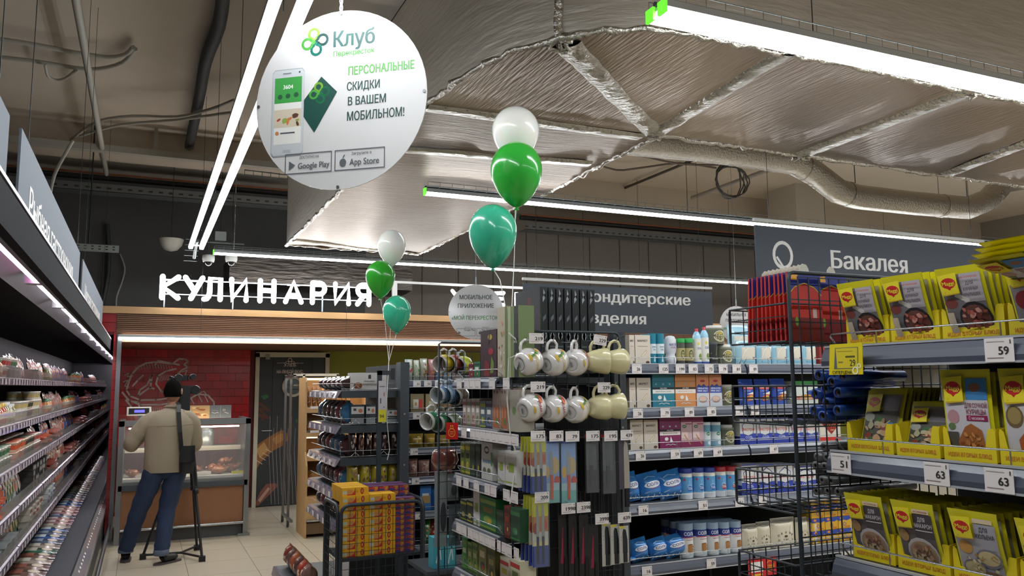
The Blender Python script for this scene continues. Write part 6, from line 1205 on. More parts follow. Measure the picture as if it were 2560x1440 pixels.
# mugs seen through the far mesh beside the tea shelves
YF = 3.68; FX = at(1097, 1000, y=YF).x
FG = thing('wire_grid', 'dark wire grid with hanging mugs and bags at the far tea end', 'rack', (FX, YF, 0))
g = G(); g.tube([(0, 0, 0), (0, 0, 1.895), (.01, 0, 1.90), (.55, 0, 1.90)], .005, DKW, 8); g.obj('frame', FG)
g = G(); wires(g, 0, .55, .1, 1.86, .043, .078, .0018); g.obj('grid_panel', FG, kind='stuff')
FM = [(1112, 908, '#b9b2a8', '#c9b02a', 'far mug with a yellow picture behind the mesh'), (1135, 908, '#b5b3ae', '#8a3a2c', 'far mug with a red stripe behind the mesh'), (1157, 912, '#a9adb0', '#b9c03a', 'far mug with a lime picture behind the mesh'), (1105, 985, '#c3c6c8', '#5a7a9a', 'far white and blue mug, second mesh row'), (1125, 985, '#9fb0c0', '#5a7a9a', 'far pale blue mug, second mesh row'), (1148, 990, '#a9a8a4', '#5a4a3a', 'far grey mug beside the pink tea boxes'), (1080, 1050, '#cfcdc8', '#2c6a44', 'far white mug hanging left of the mesh'), (1105, 1055, '#b9c0b4', '#2c6a44', 'far green-patterned mug, third mesh row'), (1130, 1055, '#c4c4be', '#7a8a6a', 'far pale mug, third mesh row')]
def far_mug(px, py, c1, c2, lb, x_=None):
    p = at(px, py, y=YF+.1); t = thing('mug', lb, 'mug', p); t.rotation_euler = (PI/2*1.1, 0, -1.0)
    m = mat(c1, .15, coat=.6); g = G(); g.lathe([(.0, 0), (.03, 0), (.04, .02), (.043, .05), (.042, .09), (.039, .09), (.04, .05), (.036, .02), (0, .01)], m, 18, (0, 0, -.045)); g.lathe([(.0405, .025), (.0437, .05), (.0427, .075)], mat(c2, .3), 18, (0, 0, -.045), cap=False); g.obj('body', t)
    g = G(); g.tube([(0, .04, .03), (0, .062, .03), (0, .07, .0), (0, .062, -.02), (0, .036, -.025)], .006, m, 7); g.obj('handle', t)
for a in FM: far_mug(*a)
def d_brown(w, h, d): return pillow(w, h, d, mat('#7a4038', .3, coat=.5, var=.3))
p = at(1112, 1150, y=YF+.12); link('gravy_jug', (lambda g: (g.lathe([(.0, 0), (.05, .01), (.068, .05), (.06, .09), (.05, .10), (.045, .09), (0, .085)], mat('#7d423a', .2, coat=.7), 20), g.tube([(.06, 0, .08), (.1, 0, .085), (.11, 0, .05), (.065, 0, .03)], .009, mat('#7d423a', .2, coat=.7), 8), g)[-1])(G()).mesh('jug'), None, (p.x, p.y, p.z-.05), .8, 'brown ceramic jug hanging behind the mesh', 'jug')
for k, (px0, px1, py0, py1, c, lb) in enumerate(((1085, 1118, 1180, 1365, '#9fa5a4', 'clear hanging bag left behind the mesh'), (1112, 1145, 1185, 1250, '#8d9494', 'clear bag with dark socks behind the mesh'), (1120, 1150, 1262, 1362, '#5c6468', 'dark bagged sponge below the clear bag'))):
    a = at(px0, py0, y=YF+.1); b = at(px1, py1, y=YF+.1); w_ = b.x-a.x; h_ = a.z-b.z
    me = pillow(w_, h_, .03, mat(c, .15, coat=.6, alpha=.7), [('e', .1, .4, .25, .2, mat('#3a4044', .6))], crimp=.05).mesh('hanging_bag'); link('hanging_bag', me, None, ((a.x+b.x)/2, YF+.08, b.z), 0, lb, 'bag')
p = at(1140, 1077, x=XT-.03); t = thing('promo_tag', 'square red purse-logo tag at the far end of the tea shelf', 'tag', (XT-.05, p.y, p.z), -PI/2+.6)
g = G(); g.box(-.033, .033, 0, .002, -.037, .037, mat('#c9201c', .4)); art(g, [('ring', 0, -.1, .3, .26, .04, '#e0b04a'), ('l', [(-.15, .2), (0, .14), (.15, .2)], .04, '#e0b04a'), ('e', -.08, .3, .05, .05, '#e0b04a'), ('e', .08, .3, .05, .05, '#e0b04a'), ('t', 'НИЗКАЯ', 0, -.05, .07, .34, '#e0b04a'), ('t', 'ЦЕНА', 0, -.17, .07, .26, '#e0b04a')], lambda u, v, o: (u*.066, -o, v*.074)); g.obj('card', t)
# ------------------------------------------------------------------ far confectionery shelves
YC = 6.2
CG = thing('confectionery_gondola', 'far shelving unit of snacks behind the wire meshes', 'shelving', (0, YC, 0))
ZC = [1.735, 1.485, 1.21, .985, .72]
TC = [[(1040, '55'), (1067, '55'), (1094, '59')], [(1040, '86'), (1082, '115')], [(1034, '139')], [(1038, '81')], [(1046, '45')]]
for z, tl in zip(ZC, TC): shelf(CG, 1.88, 3.6, z, .4, [(at(p, 1000, y=YC).x, t) for p, t in tl], lh=.05)
G().box(1.88, 3.6, .42, .45, 0, 1.8, mat('#17191c', .7)).obj('back_panel', CG); G().box(1.84, 1.88, .0, .45, 0, 1.75, GRA).obj('upright', CG); G().box(1.88, 3.6, .02, .42, .02, .3, GRA).obj('plinth', CG)
def d_snack(c, cols, sd): return lambda w, h, d: pillow(w, h, d, mat(c, .2, coat=.6), blobs(9, -.4, .12, .4, .85, .13, cols, .6, sd), crimp=.05)
SN = [[(1015, 1035, 898, d_snack('#b9c0b4', ['#2f8a3c', '#c23a3a'], 1), 'green-topped snack bag'), (1037, 1052, 900, d_snack('#c4c8b8', ['#2f9a3c', '#e0e0d8'], 2), 'green and white snack bag'), (1053, 1072, 896, d_snack('#b5b8a8', ['#6a9a3c', '#c93a34'], 3), 'pale snack bag with greens'), (1074, 1090, 898, d_snack('#c98a8a', ['#a83a5c', '#e0a04a'], 4), 'pink snack bag'), (1092, 1110, 900, d_snack('#7a9ac0', ['#d8d23a', '#c23a2c'], 5), 'blue snack bag'), (1112, 1132, 898, d_snack('#a9b8c4', ['#3a5a9a', '#d8a23a'], 6), 'light blue snack bag'), (1134, 1158, 896, d_snack('#b8a8a0', ['#8a3a4a', '#c9b04a'], 7), 'beige snack bag')],
      [(1026, 1060, 985, lambda w, h, d: box_pack(w, h, d, '#8a7a58', [('r', -.3, .2, .1, .7, '#d8d2c4'), ('r', .1, .2, .4, .7, '#c23a30'), ('e', -.1, .45, .08, .1, '#c9862a')]), 'clear nut tray with a red label'), (1064, 1092, 985, lambda w, h, d: box_pack(w, h, d, '#9a8660', [('r', -.2, .3, .3, .6, '#c9c0a8')]), 'clear nut tray with a pale label'), (1095, 1135, 985, d_snack('#8a7458', ['#c9a86a', '#5a4a30'], 9), 'brown nut bag')],
      [(1024, 1062, 1085, d_snack('#a98a3c', ['#d8b04a', '#8a6a24', '#d0d0a0'], 10), 'tray of yellow biscuits'), (1064, 1092, 1085, d_snack('#b0903c', ['#d8b04a', '#8a6a24'], 11), 'tray of golden biscuits'), (1095, 1130, 1088, d_snack('#a08a4c', ['#c9a04a', '#7a5a24'], 12), 'tray of brown biscuits')],
      [(1022, 1048, 1148, d_snack('#a07a70', ['#c9b0a8', '#6a2a2c'], 13), 'pink-brown sweets bag'), (1049, 1078, 1150, d_snack('#a8847a', ['#d0b8ac', '#7a3a34'], 14), 'beige sweets bag'), (1080, 1104, 1150, d_snack('#7a4a50', ['#c9b8b0', '#8a2a3c'], 15), 'dark red sweets bag'), (1106, 1135, 1150, d_snack('#8a5a58', ['#d0c0b8', '#5a1a24'], 16), 'brown sweets bag')],
      [(1050, 1078, 1215, lambda w, h, d: box_pack(w, h, d, '#2f6fb0', [('r', -.4, .3, .4, .6, '#b08a50'), ('r', -.3, .6, .3, .7, '#d8d8d8')]), 'blue biscuit packet'), (1080, 1110, 1215, d_snack('#3a6aa0', ['#c9a05a', '#d8d8d0'], 17), 'blue and tan biscuit packet')]]
for k, row in enumerate(SN):
    for p0, p1, pt, fn, lb in row: front(p0, p1, pt, ZC[k], YC, .08, fn, 'snack_bag' if 'bag' in lb else 'snack_tray', lb+' on the '+SHN[k]+' far snack shelf', 'snack', dy=.04)
shelf(CG, 1.88, 3.6, .47, .4)
for k, (p0, p1, c, c2, lb) in enumerate(((1055, 1080, '#2f7a4a', '#a8743c', 'green biscuit packet low on the far shelves'), (1062, 1100, '#a83a2c', '#d8c8b0', 'red biscuit packet low on the far shelves'))): front(p0, p1, 1300, .472, YC, .08, d_snack(c, [c2, '#d8d0b8'], 30+k), 'snack_packet', lb, 'snack', dy=.04+.1*k)
for k, (px0, px1, py0, py1, c, lb) in enumerate(((1083, 1110, 1345, 1420, '#3f9fb0', 'teal carton low behind the mesh, left one'), (1113, 1140, 1345, 1420, '#4aa8b4', 'teal carton low behind the mesh, right one'))):
    a = at(px0, py0, y=4.3); b = at(px1, py1, y=4.3); me = box_pack(b.x-a.x, a.z-b.z, .08, c, [('l', [(-.2, .2), (.1, .7), (.2, .3)], .1, '#d0e0e0'), ('r', -.5, .85, .5, 1, '#2c7f90')]).mesh('carton'); link('carton', me, None, ((a.x+b.x)/2, 4.3, b.z), 0, lb, 'carton')
a = at(1083, 1421, y=4.3); G().box(a.x-.05, a.x+.5, -.05, .3, 0, .02, GRA).obj('low_shelf', None, (0, 4.3, a.z-.025), label='low dark shelf holding the teal cartons', cat='shelf')
G().box(a.x+.02, a.x+.45, 4.4, 4.45, 0, a.z-.025, GRA).obj('shelf_support', None, label='dark support under the low shelf with teal cartons', cat='support')
# ------------------------------------------------------------------ bread gondola
XB, YB0, YB1 = 1.25, 5.62, 6.62
BG = thing('bread_gondola', 'dark bread rack with clear price rails behind the promotion cage', 'shelving', (XB, YB0, 0))
RAILC = mat('#8f8796', .15, coat=.7); DKB = mat('#31383d', .5)
ZBr = [1.665, 1.425, 1.205, .985, .78]
for k, z in enumerate(ZBr):
    s = G().box(.0, .42, 0, 1.0, -.05, 0, DKB).obj('shelf', BG, (0, 0, z))
    g = G(); g.prism([(0, 0), (-.03, -.004), (-.045, -.052), (-.035, -.054)], 0, 1.0, RAILC, axis='y')
    g.v = [(x, y, zz) for x, y, zz in g.v]; g.obj('price_rail', s)
    for j in range(5): G().box(-.047, -.045, .1+.19*j, .16+.19*j, -.048, -.01, PAP).obj('price_tag', s)
    g = G(); r = .0025
    g.tube([(0, 0, .05), (.40, 0, .05), (.40, 0, .012), (0, 0, .012), (0, 0, .05)], r, CHR, 5)
    for x in (.1, .3): g.tube([(x-.03, 0, .012), (x, 0, .04), (x+.03, 0, .012)], r, CHR, 5)
    g.tube([(0, 0, .05), (-.01, 1.0, .05)], r, CHR, 5); g.obj('guard_rail', s)
G().box(.40, .465, -.06, .05, 0, 1.862, GRA).obj('upright', BG); G().box(.42, .46, .05, 1.0, .1, 1.85, mat('#23282c', .6)).obj('back_panel', BG)
g = G(); 
for z in (1.5, 1.15): g.lathe([(.007, -.004), (.007, .004)], CHR, 8, (.43, -.062, z), M=Matrix.Rotation(PI/2, 3, 'X')); 
g.obj('bolt', BG)
G().box(-.02, .42, 0, 1.0, .28, .33, DKB).obj('deck', BG); G().box(.0, .42, .03, 1.0, 0, .28, GRA).obj('plinth', BG)
G().box(-.26, -.02, .1, 1.0, .30, .33, DKB).obj('lower_deck', BG); g = G(); g.prism([(-.26, .33), (-.28, .33), (-.295, .27), (-.285, .27)], .1, 1.0, RAILC, axis='y'); g.obj('deck_rail', BG)
# pricing frame on the end
PF_ = thing('price_stand', 'thin grey price frame standing at the end of the bread rack', 'frame', (1.455, 5.44, 0))
g = G(); g.box(0, .03, 0, .02, 0, 1.80, DKW); g.box(0, .12, 0, .02, 1.77, 1.80, DKW); g.box(.09, .12, -.002, .022, 1.74, 1.815, mat('#1e2226', .5)); g.obj('frame', PF_)
a = at(947, 952, y=5.42); b = at(966, 1055, y=5.42)
t = thing('hanging_price_list', 'vertical white price list with a yellow field on the frame', 'price list', (a.x, 5.425, b.z)); w_ = b.x-a.x; h_ = a.z-b.z
g = G(); g.box(0, w_, 0, .002, 0, h_, mat('#b5b0b4', .5)); art(g, [('r', .05, 0, .95, .3, '#c9c224'), ('t', '94', .45, .14, .09, .5, '#3a3a1a'), ('r', .1, .85, .8, .87, '#5a585c'), ('r', .2, .45, .35, .58, '#4a484c'), ('r', .6, .35, .8, .37, '#5a585c'), ('r', .65, .62, .75, .72, '#8a4a4a')], lambda u, v, o: (u*w_, -o, v*h_)); g.obj('card', t)
WF = lambda c, v=.25: mat(c, .16, coat=.8, var=v, bump=((30, 30, 30), .5, .008))
def bread_side(k, y, w, h, c, lb, blo=(), nm='bread_bag', x=XB+.02, z=None, seed=0):
    me = pillow(w, h, .11, WF(c), blobs(5, -.4, .2, .4, .8, .12, blo, .8, seed) if blo else (), crimp=.06, pu=3).mesh(nm)
    return link(nm, me, None, (x, y, (ZBr[k] if z is None else z)+.002), -PI/2, lb, 'bread', None)
SHB = ['top', 'second', 'third', 'fourth', 'fifth']
cols = [('#4a2228', '#2c1216', 'dark cherry'), ('#5a4a48', '#a09a98', 'clear brown'), ('#2f6f98', '#8ab0c8', 'blue'), ('#8a2a34', '#c9a0a0', 'red'), ('#3a2620', '#8a6a58', 'dark rye')]
for k in range(5):
    for j in range(6):
        c = cols[(k*2+j+(k > 1)) % 5]
        if k == 0: c = cols[0] if j % 2 else cols[4]
        if k == 2 and j == 1: c = cols[2]
        bread_side(k, YB0+.13+.155*j, .14, [.10, .17, .15, .15, .13][k], c[0], c[2]+' wrapped loaf, '+ORD[j]+' from the near end, '+SHB[k]+' bread rack shelf', [c[1], '#c0b8b4'], seed=k*7+j)
a = at(878, 960, y=YB0+.03); b = at(966, 920, y=YB0+.03)
place(box_pack(b.x-a.x, b.z-a.z+.01, .12, '#c4c0bc', [('e', -.32, .25, .12, .2, '#7a4426'), ('e', -.33, .3, .07, .1, '#a8683c'), ('e', .4, .35, .07, .2, '#8a5030'), ('p', [(-.03, .65), (.05, .65), (.05, .85), (.02, .9), (-.03, .85)], '#2c2c34'), ('t', 'ПРЯНИКИ', 0, .5, .08, .3, '#5a4a4a'), ('t', 'глазированные', 0, .32, .08, .4, '#7a6a68')]).mesh('cake_box'), 'cake_box', ((a.x+b.x)/2, YB0+.02, ZBr[0]+.003), 0, 'white biscuit carton on the top of the bread rack', 'box')
front(893, 905, 905, ZBr[0], YB0, .1, lambda w, h, d: box_pack(w, .1, d, '#3a1a1e', []), 'wrapped_cake', 'dark wrapped cake behind the white carton', 'cake', dy=.16)
def endrow(k, items):
    for i, (p0, p1, pt, c, blo, lb, nm) in enumerate(items): front(p0, p1, pt, ZBr[k], YB0, .09, lambda w, h, d, c=c, blo=blo, i=i: pillow(w, h, d, WF(c), blobs(7, -.4, .15, .4, .85, .13, blo, .7, 50+k*9+i), crimp=.05, pu=3), nm, lb, 'bread', dy=.02)
def clear_box(w, h, d): return box_pack(w, h, d, mat('#3a4044', .15, coat=.8), [('r', -.45, .55, .45, .9, '#b8b4b0'), ('e', .2, .7, .15, .1, '#b06a4a'), ('r', -.3, .7, -.1, .82, '#3a3a44'), ('r', -.45, .1, .45, .35, '#8f9496')])
for i, (p0, p1) in enumerate(((876, 912), (914, 940), (944, 965), (967, 998))): front(p0, p1, 1012 if i != 3 else 1022, ZBr[1], YB0, .12, clear_box, 'pastry_box', 'clear pastry box with a white label, '+ORD[i]+' from the left', 'box', dy=.02)
endrow(2, [(874, 893, 1066, '#2a1c1a', ['#6a4a42', '#a89c98'], 'dark bread slices bag, first of six on the third end shelf', 'bread_bag'), (894, 912, 1064, '#3a2622', ['#8a6a60'], 'dark bread slices bag, second of six on the third end shelf', 'bread_bag'), (913, 931, 1064, '#241816', ['#7a5a50', '#b0a49e'], 'dark bread slices bag, third of six on the third end shelf', 'bread_bag'), (932, 950, 1066, '#33211c', ['#8a7068'], 'dark bread slices bag, fourth of six on the third end shelf', 'bread_bag'), (952, 974, 1068, '#2c1c1a', ['#8a6f66'], 'dark bread slices bag, fifth of six on the third end shelf', 'bread_bag'), (976, 998, 1066, '#2f201c', ['#a08c84'], 'dark bread slices bag, sixth of six on the third end shelf', 'bread_bag')])
YE = '#a89a28'
endrow(3, [(869, 900, 1148, YE, ['#8a6a4a', '#5c4630', '#b09a7a'], 'yellow-edged bread bag, first of five on the fourth end shelf', 'bread_bag'), (902, 928, 1145, '#b0a02a', ['#a08060', '#6a5038', '#c8b8a0'], 'yellow-edged bread bag, second of five on the fourth end shelf', 'bread_bag'), (930, 948, 1148, '#9a8c28', ['#8a6a4a'], 'yellow-edged bread bag, third of five on the fourth end shelf', 'bread_bag'), (950, 972, 1152, '#b0a02a', ['#2c2018', '#8a7050'], 'yellow-edged bread bag, fourth of five on the fourth end shelf', 'bread_bag'), (974, 996, 1156, '#a8982a', ['#6a5438', '#a08c70'], 'yellow-edged bread bag, fifth of five on the fourth end shelf', 'bread_bag')])
for j in range(6):
    c = ['#7a5a50', '#b0402c', '#5a3a34', '#a8562c', '#6a4a44', '#8a3a30'][j]; bread_side(0, 5.78+.15*j, .13, .17, c, 'standing snack bag, '+ORD[j]+' from the near end, low front deck of the bread rack', ['#c9b0a0', '#c04a2c', '#e0d0b0'], x=XB-.22, z=.33, seed=90+j)
G().box(1.33, 1.64, 5.64, 5.66, .34, .75, mat('#15181a', .8)).obj('dark_board', None, label='dark board behind the lower half of the cage', cat='board')
# ------------------------------------------------------------------ promotion cage
CX0, CX1, CY = 1.075, 1.565, 4.8
CC = thing('promo_cage', 'dark wire promotion cage stacked with yellow and purple tea cartons', 'cage', (CX0, CY, 0)); W = CX1-CX0; D = .36; HC_ = 1.01
def arch(g, p, q, r=.011, rc=.05):
    p = Vector(p); q = Vector(q); d = (q-p).normalized(); H = HC_
    P = [(p.x, p.y, 0), (p.x, p.y, H-rc)]+[tuple(p+d*(rc-rc*math.cos(a))+Vector((0, 0, H-rc+rc*math.sin(a)))) for a in (PI/6, PI/3, PI/2)]+[tuple(q-d*(rc-rc*math.cos(a))+Vector((0, 0, H-rc+rc*math.sin(a)))) for a in (PI/2, PI/3, PI/6)]+[(q.x, q.y, H-rc), (q.x, q.y, 0)]
    g.tube(P, r, DKW, 8)
for nm, p, q in (('front_frame', (.0, 0, 0), (W, 0, 0)), ('left_frame', (-.015, .02, 0), (-.015, D, 0)), ('right_frame', (W+.015, .02, 0), (W+.015, D, 0)), ('rear_frame', (0, D, 0), (W, D, 0))):
    g = G(); arch(g, p, q); g.obj(nm, CC)
g = G(); wires(g, .01, W-.01, .08, .98, .044, .048, .0018, -.003); g.obj('front_grid', CC, kind='stuff')
g = G(); n = 8
for i in range(n+1): y = .02+(D-.02)*i/n; g.tube([(-.015, y, .08), (-.015, y, .98)], .0018, DKW, 4)
for j in range(20): z = .08+.047*j; g.tube([(-.015, .02, z), (-.015, D, z)], .0018, DKW, 4)
g.obj('side_grid', CC, kind='stuff')
G().box(0, W, .0, D, .692, .71, DKW).obj('tray_floor', CC); G().box(0, W, 0, D, .1, .12, DKW).obj('bottom_tray', CC)
YT = '#e0a81c'
def d_ycart(v):
    def f(w, h, d):
        if v == 0: sh = [('r', -.45, .15, -.15, .6, '#b9c0b0'), ('r', -.1, .1, .35, .7, '#c98a4a'), ('p', [(.2, 0), (.5, 0), (.5, .9), (.42, .5)], '#c22a1c'), ('r', -.1, 0, .5, .12, '#b8281c')]
        else: sh = [('e', 0, .5, .13, .42, '#b0281c'), ('p', [(-.04, .3), (.04, .3), (.04, .7), (-.04, .7)], '#d8a03a'), ('r', -.45, .3, -.3, .6, '#c98a2a')]
        return box_pack(w, h, d, YT, sh)
    return f
yc = [d_ycart(i)(.078, .043, .09).mesh('tea_carton') for i in (0, 1)]
def d_pcart(w, h, d): return box_pack(w, h, d, '#5c3a6a', [('r', -.1, .45, .4, .95, '#b8862c'), ('r', -.5, .5, .1, .8, '#b0302c'), ('e', -.2, .3, .2, .2, '#3a3a8a'), ('e', .2, .3, .15, .2, '#c06a3a'), ('r', -.5, .92, .5, 1, '#8a2a2c')])
pc = d_pcart(.062, .031, .08).mesh('tea_carton')
LYR = 'bottom second third fourth fifth sixth seventh eighth ninth tenth'.split()
for j in range(9):
    for i in range(4):
        for dd in range(3 if j > 6 else 1):
            if j > 7 and i > 1: continue
            link('tea_carton', yc[i % 2], None, (CX0+.055+.080*i, CY+.03+.1*dd+(.02 if j > 7 else 0), .711+.0435*j), 0, 'yellow tea carton, '+LYR[j]+' layer up, '+['first', 'second', 'third', 'fourth'][i]+' column'+(' in the cage' if dd == 0 else ', behind the front one'), 'carton', 'yellow tea cartons in the cage' if dd == 0 else 'yellow tea cartons behind the front ones')
for j in range(12):
    for i in range(3 if j < 10 else 5):
        for dd in range(2 if j > 9 else 1):
            x = CX0+.365+.064*i if j < 10 else CX0+.235+.064*i
            if x > CX1-.01: continue
            link('tea_carton', pc, None, (x, CY+.04+.11*dd+(.12 if j > 9 else 0), .711+.0315*j), 0, 'purple tea carton, '+ORD[j]+' layer up, '+ORD[i]+' column'+(' in the cage' if dd == 0 else ', behind'), 'carton', 'purple tea cartons in the cage')
q = random.Random(9)
for j in range(3):
    for i in range(5): link('snack_packet', pillow(.09, .13, .05, WF(q.choice(['#7a3a2c', '#8a6a34', '#5a2a24'])), blobs(4, -.4, .2, .4, .8, .12, ['#c9b04a', '#a83a2c'], .8, i+j*7), crimp=.05).mesh('snack_packet') if i == 0 else me_, None, (CX0+.06+.092*i, CY+.05+.07*j, .121), 0, 'brown snack packet low inside the cage, '+ORD[i]+' from the left, '+['front', 'middle', 'rear'][j]+' line', 'packet', 'snack packets low in the cage') if False else None
# ------------------------------------------------------------------ wooden bread stand and trolley
WD = mat('#c09a68', .5, var=.08, bump=((3, 3, 30), .1, .002)); YW = 9.5; XW0, XW1 = 1.72, 2.5
WS = thing('bread_stand', 'light wooden bread stand glowing warm by the door', 'stand', (XW0, YW, 0))
g = G(); g.prism([(.0, 0), (.0, .55), (-.02, .60), (.0, .8), (.10, .95), (.12, 1.75), (.16, 1.80), (.55, 1.80), (.55, 0)], 0, .02, WD, axis='x'); g.obj('side_panel', WS)
g = G(); g.prism([(.0, 0), (.0, .55), (-.02, .60), (.0, .8), (.10, .95), (.12, 1.75), (.16, 1.80), (.55, 1.80), (.55, 0)], XW1-XW0-.02, XW1-XW0, WD, axis='x'); g.obj('side_panel', WS)
G().box(.02, XW1-XW0-.02, .53, .55, 0, 1.8, mat('#a37f52', .5)).obj('back_panel', WS)
ZW = [1.44, 1.165, .895, .62]
for k, z in enumerate(ZW):
    y0 = [.12, .11, .09, .0][k]
    s = G().box(.02, XW1-XW0-.02, y0, .53, -.05, 0, WD).obj('shelf', WS, (0, 0, z)); g = G(); g.box(.02, XW1-XW0-.02, y0-.008, y0-.004, -.005, .03, FILM)
    g.obj('clear_stop', s)
    for j in range(3): G().box(.06+.16*j, .16+.16*j, y0-.011, y0-.008, -.002, .025, PAP).obj('price_tag', s)
G().box(.02, XW1-XW0-.02, .0, .1, .2, .46, WD).obj('front_board', WS); g = G(); g.tube([(.02, -.02, .19), (.6, -.02, .19)], .01, CHR, 8); g.obj('bumper_rail', WS); G().box(.02, .7, .02, .5, .04, .16, mat('#6e5436', .6)).obj('plinth', WS)
g = G(); g.box(.02, XW1-XW0-.02, .2, .24, 1.77, 1.79, mat('#ffe2b4', .5, emit=5.)); g.box(.02, .7, .15, .18, 1.12-.02, 1.125-.015, mat('#ffe2b4', .5, emit=3.)); g.obj('shelf_lamp', WS)
CRU = [mat(c, .5, bump=((30, 30, 30), .5, .01), var=.25) for c in ('#b9803e', '#a0682c', '#5c3a20', '#c28f50')]
def baguette(x, y, z, L, r, m, label, tilt=0.):
    g = G(); g.tube([(0, 0, 0), (0, 0, L*.08), (0, 0, L*.3), (0, 0, L*.7), (0, 0, L*.92), (0, 0, L)], [r*.3, r*.75, r, r, r*.75, r*.3], m, 10)
    for k in range(4): g.tube([(-r*.6, -r*.75, L*(.2+.17*k)), (r*.5, -r*.85, L*(.26+.17*k))], r*.12, mat('#d8b07a', .6), 4)
    o = g.obj('baguette', None, (x, y, z), label=label, cat='bread'); o.rotation_euler = (-.35, tilt, 0)
for i in range(9): baguette(XW0+.06+.058*i, YW+.2, ZW[0]+.012, .26, .026, CRU[2 if i < 3 else (0 if i % 2 else 3)], 'baguette standing on the top of the wooden stand, '+ORD[i]+' from the left', .04*math.sin(i*3))
for k, (z, n, r, c) in enumerate(((ZW[1], 4, .085, 0), (ZW[2], 5, .065, 2), (ZW[3], 4, .07, 3))):
    for i in range(n):
        g = G(); lump(g, (0, 0, r*.62), r, r*1.1, r*.66, CRU[c if i % 2 == 0 or k else 3], i+k*7, 9); g.obj('loaf', None, (XW0+.12+r*2.05*i, YW+.24, z+.0), label=['golden round loaf', 'small dark wrapped loaf', 'seeded white loaf'][k]+', '+ORD[i]+' from the left on the '+['second', 'third', 'fourth'][k]+' wooden shelf', cat='bread')
TRL = thing('rack_trolley', 'tall steel rack trolley on castors beside the bread stand', 'trolley', (1.66, 10.35, 0)); ST = mat('#a3a6a6', .3, .9)
g = G()
for x, y in ((0, 0), (.11, -.25), (0, .4), (.52, -.25)): g.box(x, x+.028, y, y+.028, .09, 1.84, ST)
g.box(0, .55, -.25, -.225, 1.82, 1.85, ST); g.box(0, .03, -.25, .43, 1.81, 1.835, ST); g.box(.0, .55, -.24, -.22, 1.70, 1.72, ST); g.box(0, .03, -.25, .43, .09, .12, ST); g.obj('frame', TRL)
for x, y in ((.01, 0), (.12, -.24), (.01, .41)):
    g = G(); g.lathe([(.04, -.012), (.042, 0), (.04, .012)], mat('#3a3c3e', .5), 14, (x, y, .042), M=Matrix.Rotation(PI/2, 3, 'Y')); g.lathe([(.02, -.016), (.02, .016)], ST, 10, (x, y, .042), M=Matrix.Rotation(PI/2, 3, 'Y')); g.box(x-.015, x+.015, y-.015, y+.015, .05, .1, ST); g.obj('castor', TRL)
# ------------------------------------------------------------------ left refrigerated cabinet
XC, YC0, YC1 = -.35, .9, 20.3
RC = thing('refrigerated_cabinet', 'long open refrigerated cabinet running down the left side of the aisle', 'refrigerator', (XC, YC0, 0))
CBL = YC1-YC0; DK = mat('#17171a', .8, spec=.1); SB_ = mat('#3c3f46', .5); MTL = mat('#8c8d90', .3, .8)
g = G(); g.prism([(.0, 2.12), (.0, 2.25), (-.03, 2.27), (-1.1, 2.27), (-1.1, 2.24), (-.03, 2.24), (-.03, 2.12)], 0, CBL, DK, axis='y'); g.obj('canopy', RC)
g = G(); g.box(-.003, .004, 0, CBL, 2.24, 2.252, mat('#8a8288', .3, .5)); g.obj('canopy_trim', RC)
G().box(-1.1, -1.05, 0, CBL, 0, 2.24, mat('#1b1b1d', .6)).obj('back_wall', RC)
g = G(); g.prism([(.02, .08), (.02, .36), (-.03, .43), (-1.05, .30), (-1.05, .05)], 0, CBL, SB_, axis='y'); g.obj('tub', RC)
g = G(); g.prism([(.03, .30), (.03, .385), (-.03, .455), (-.045, .44), (-.01, .38)], 0, CBL, MTL, axis='y'); g.obj('front_rail', RC)
g = G(); g.prism([(.032, .33), (.034, .385), (-.02, .452), (-.024, .448)], 0, CBL, mat('#a39ca0', .2, coat=.6), axis='y'); g.obj('price_rail', RC)
for k in range(60):
    if k % 7 == 5: continue
    y = 3.9+.135*k
    if y < CBL-.1: g = G(); g.add([(.0345, y, .382), (.0345, y+.06, .382), (-.005, y+.06, .434), (-.005, y, .434)], [(0, 1, 2, 3)], PAP); g.obj('price_tag', RC)
g = G(); g.tube([(.075, 0, .17), (.075, CBL, .17)], .018, MTL, 8); g.obj('bumper_rail', RC)
G().box(-1.05, .0, .0, CBL, 0, .08, mat('#141416', .6)).obj('plinth', RC)
g = G(); g.prism([(0, 0), (.03, .02), (.03, .38), (-.02, .6), (-.02, 2.05), (0, 2.17), (-.06, 2.27), (-1.1, 2.27), (-1.1, 0)], CBL, CBL+.035, mat('#6e6f73', .3, .4), axis='y'); g.obj('end_panel', RC)
PNK = mat('#ffb0e6', .4, emit=9); WTL = mat('#fff6ff', .4, emit=10)
y = 2.2
while y < CBL-.3:
    L_ = 1.15; g = G(); g.tube([(-.12, y, 2.195), (-.12, y+L_, 2.195)], .014, PNK if y < 3.4 else WTL, 8); g.obj('tube_lamp', RC)
    G().box(-.16, -.08, y+L_, y+L_+.08, 2.175, 2.22, MTL).obj('lamp_holder', RC); y += 1.25
g = G(); g.prism([(-.15, 2.235), (-.26, 2.20), (-.27, 2.21), (-.2, 2.239)], 0, CBL, MTL, axis='y'); g.obj('reflector', RC)
g = G(); g.tube([(-.06, .5, 2.165), (-.06, CBL-.1, 2.165)], .022, mat('#1d1d20', .4), 8); g.obj('blind_roller', RC)
ZL = [1.765, 1.49, 1.25, 1.0, .76]; XL = [.40, .36, .32, .31, .30]
RL = mat('#8d8490', .14, coat=.8); ACL = mat('#b9b6ae', .06, alpha=.35, coat=.6)
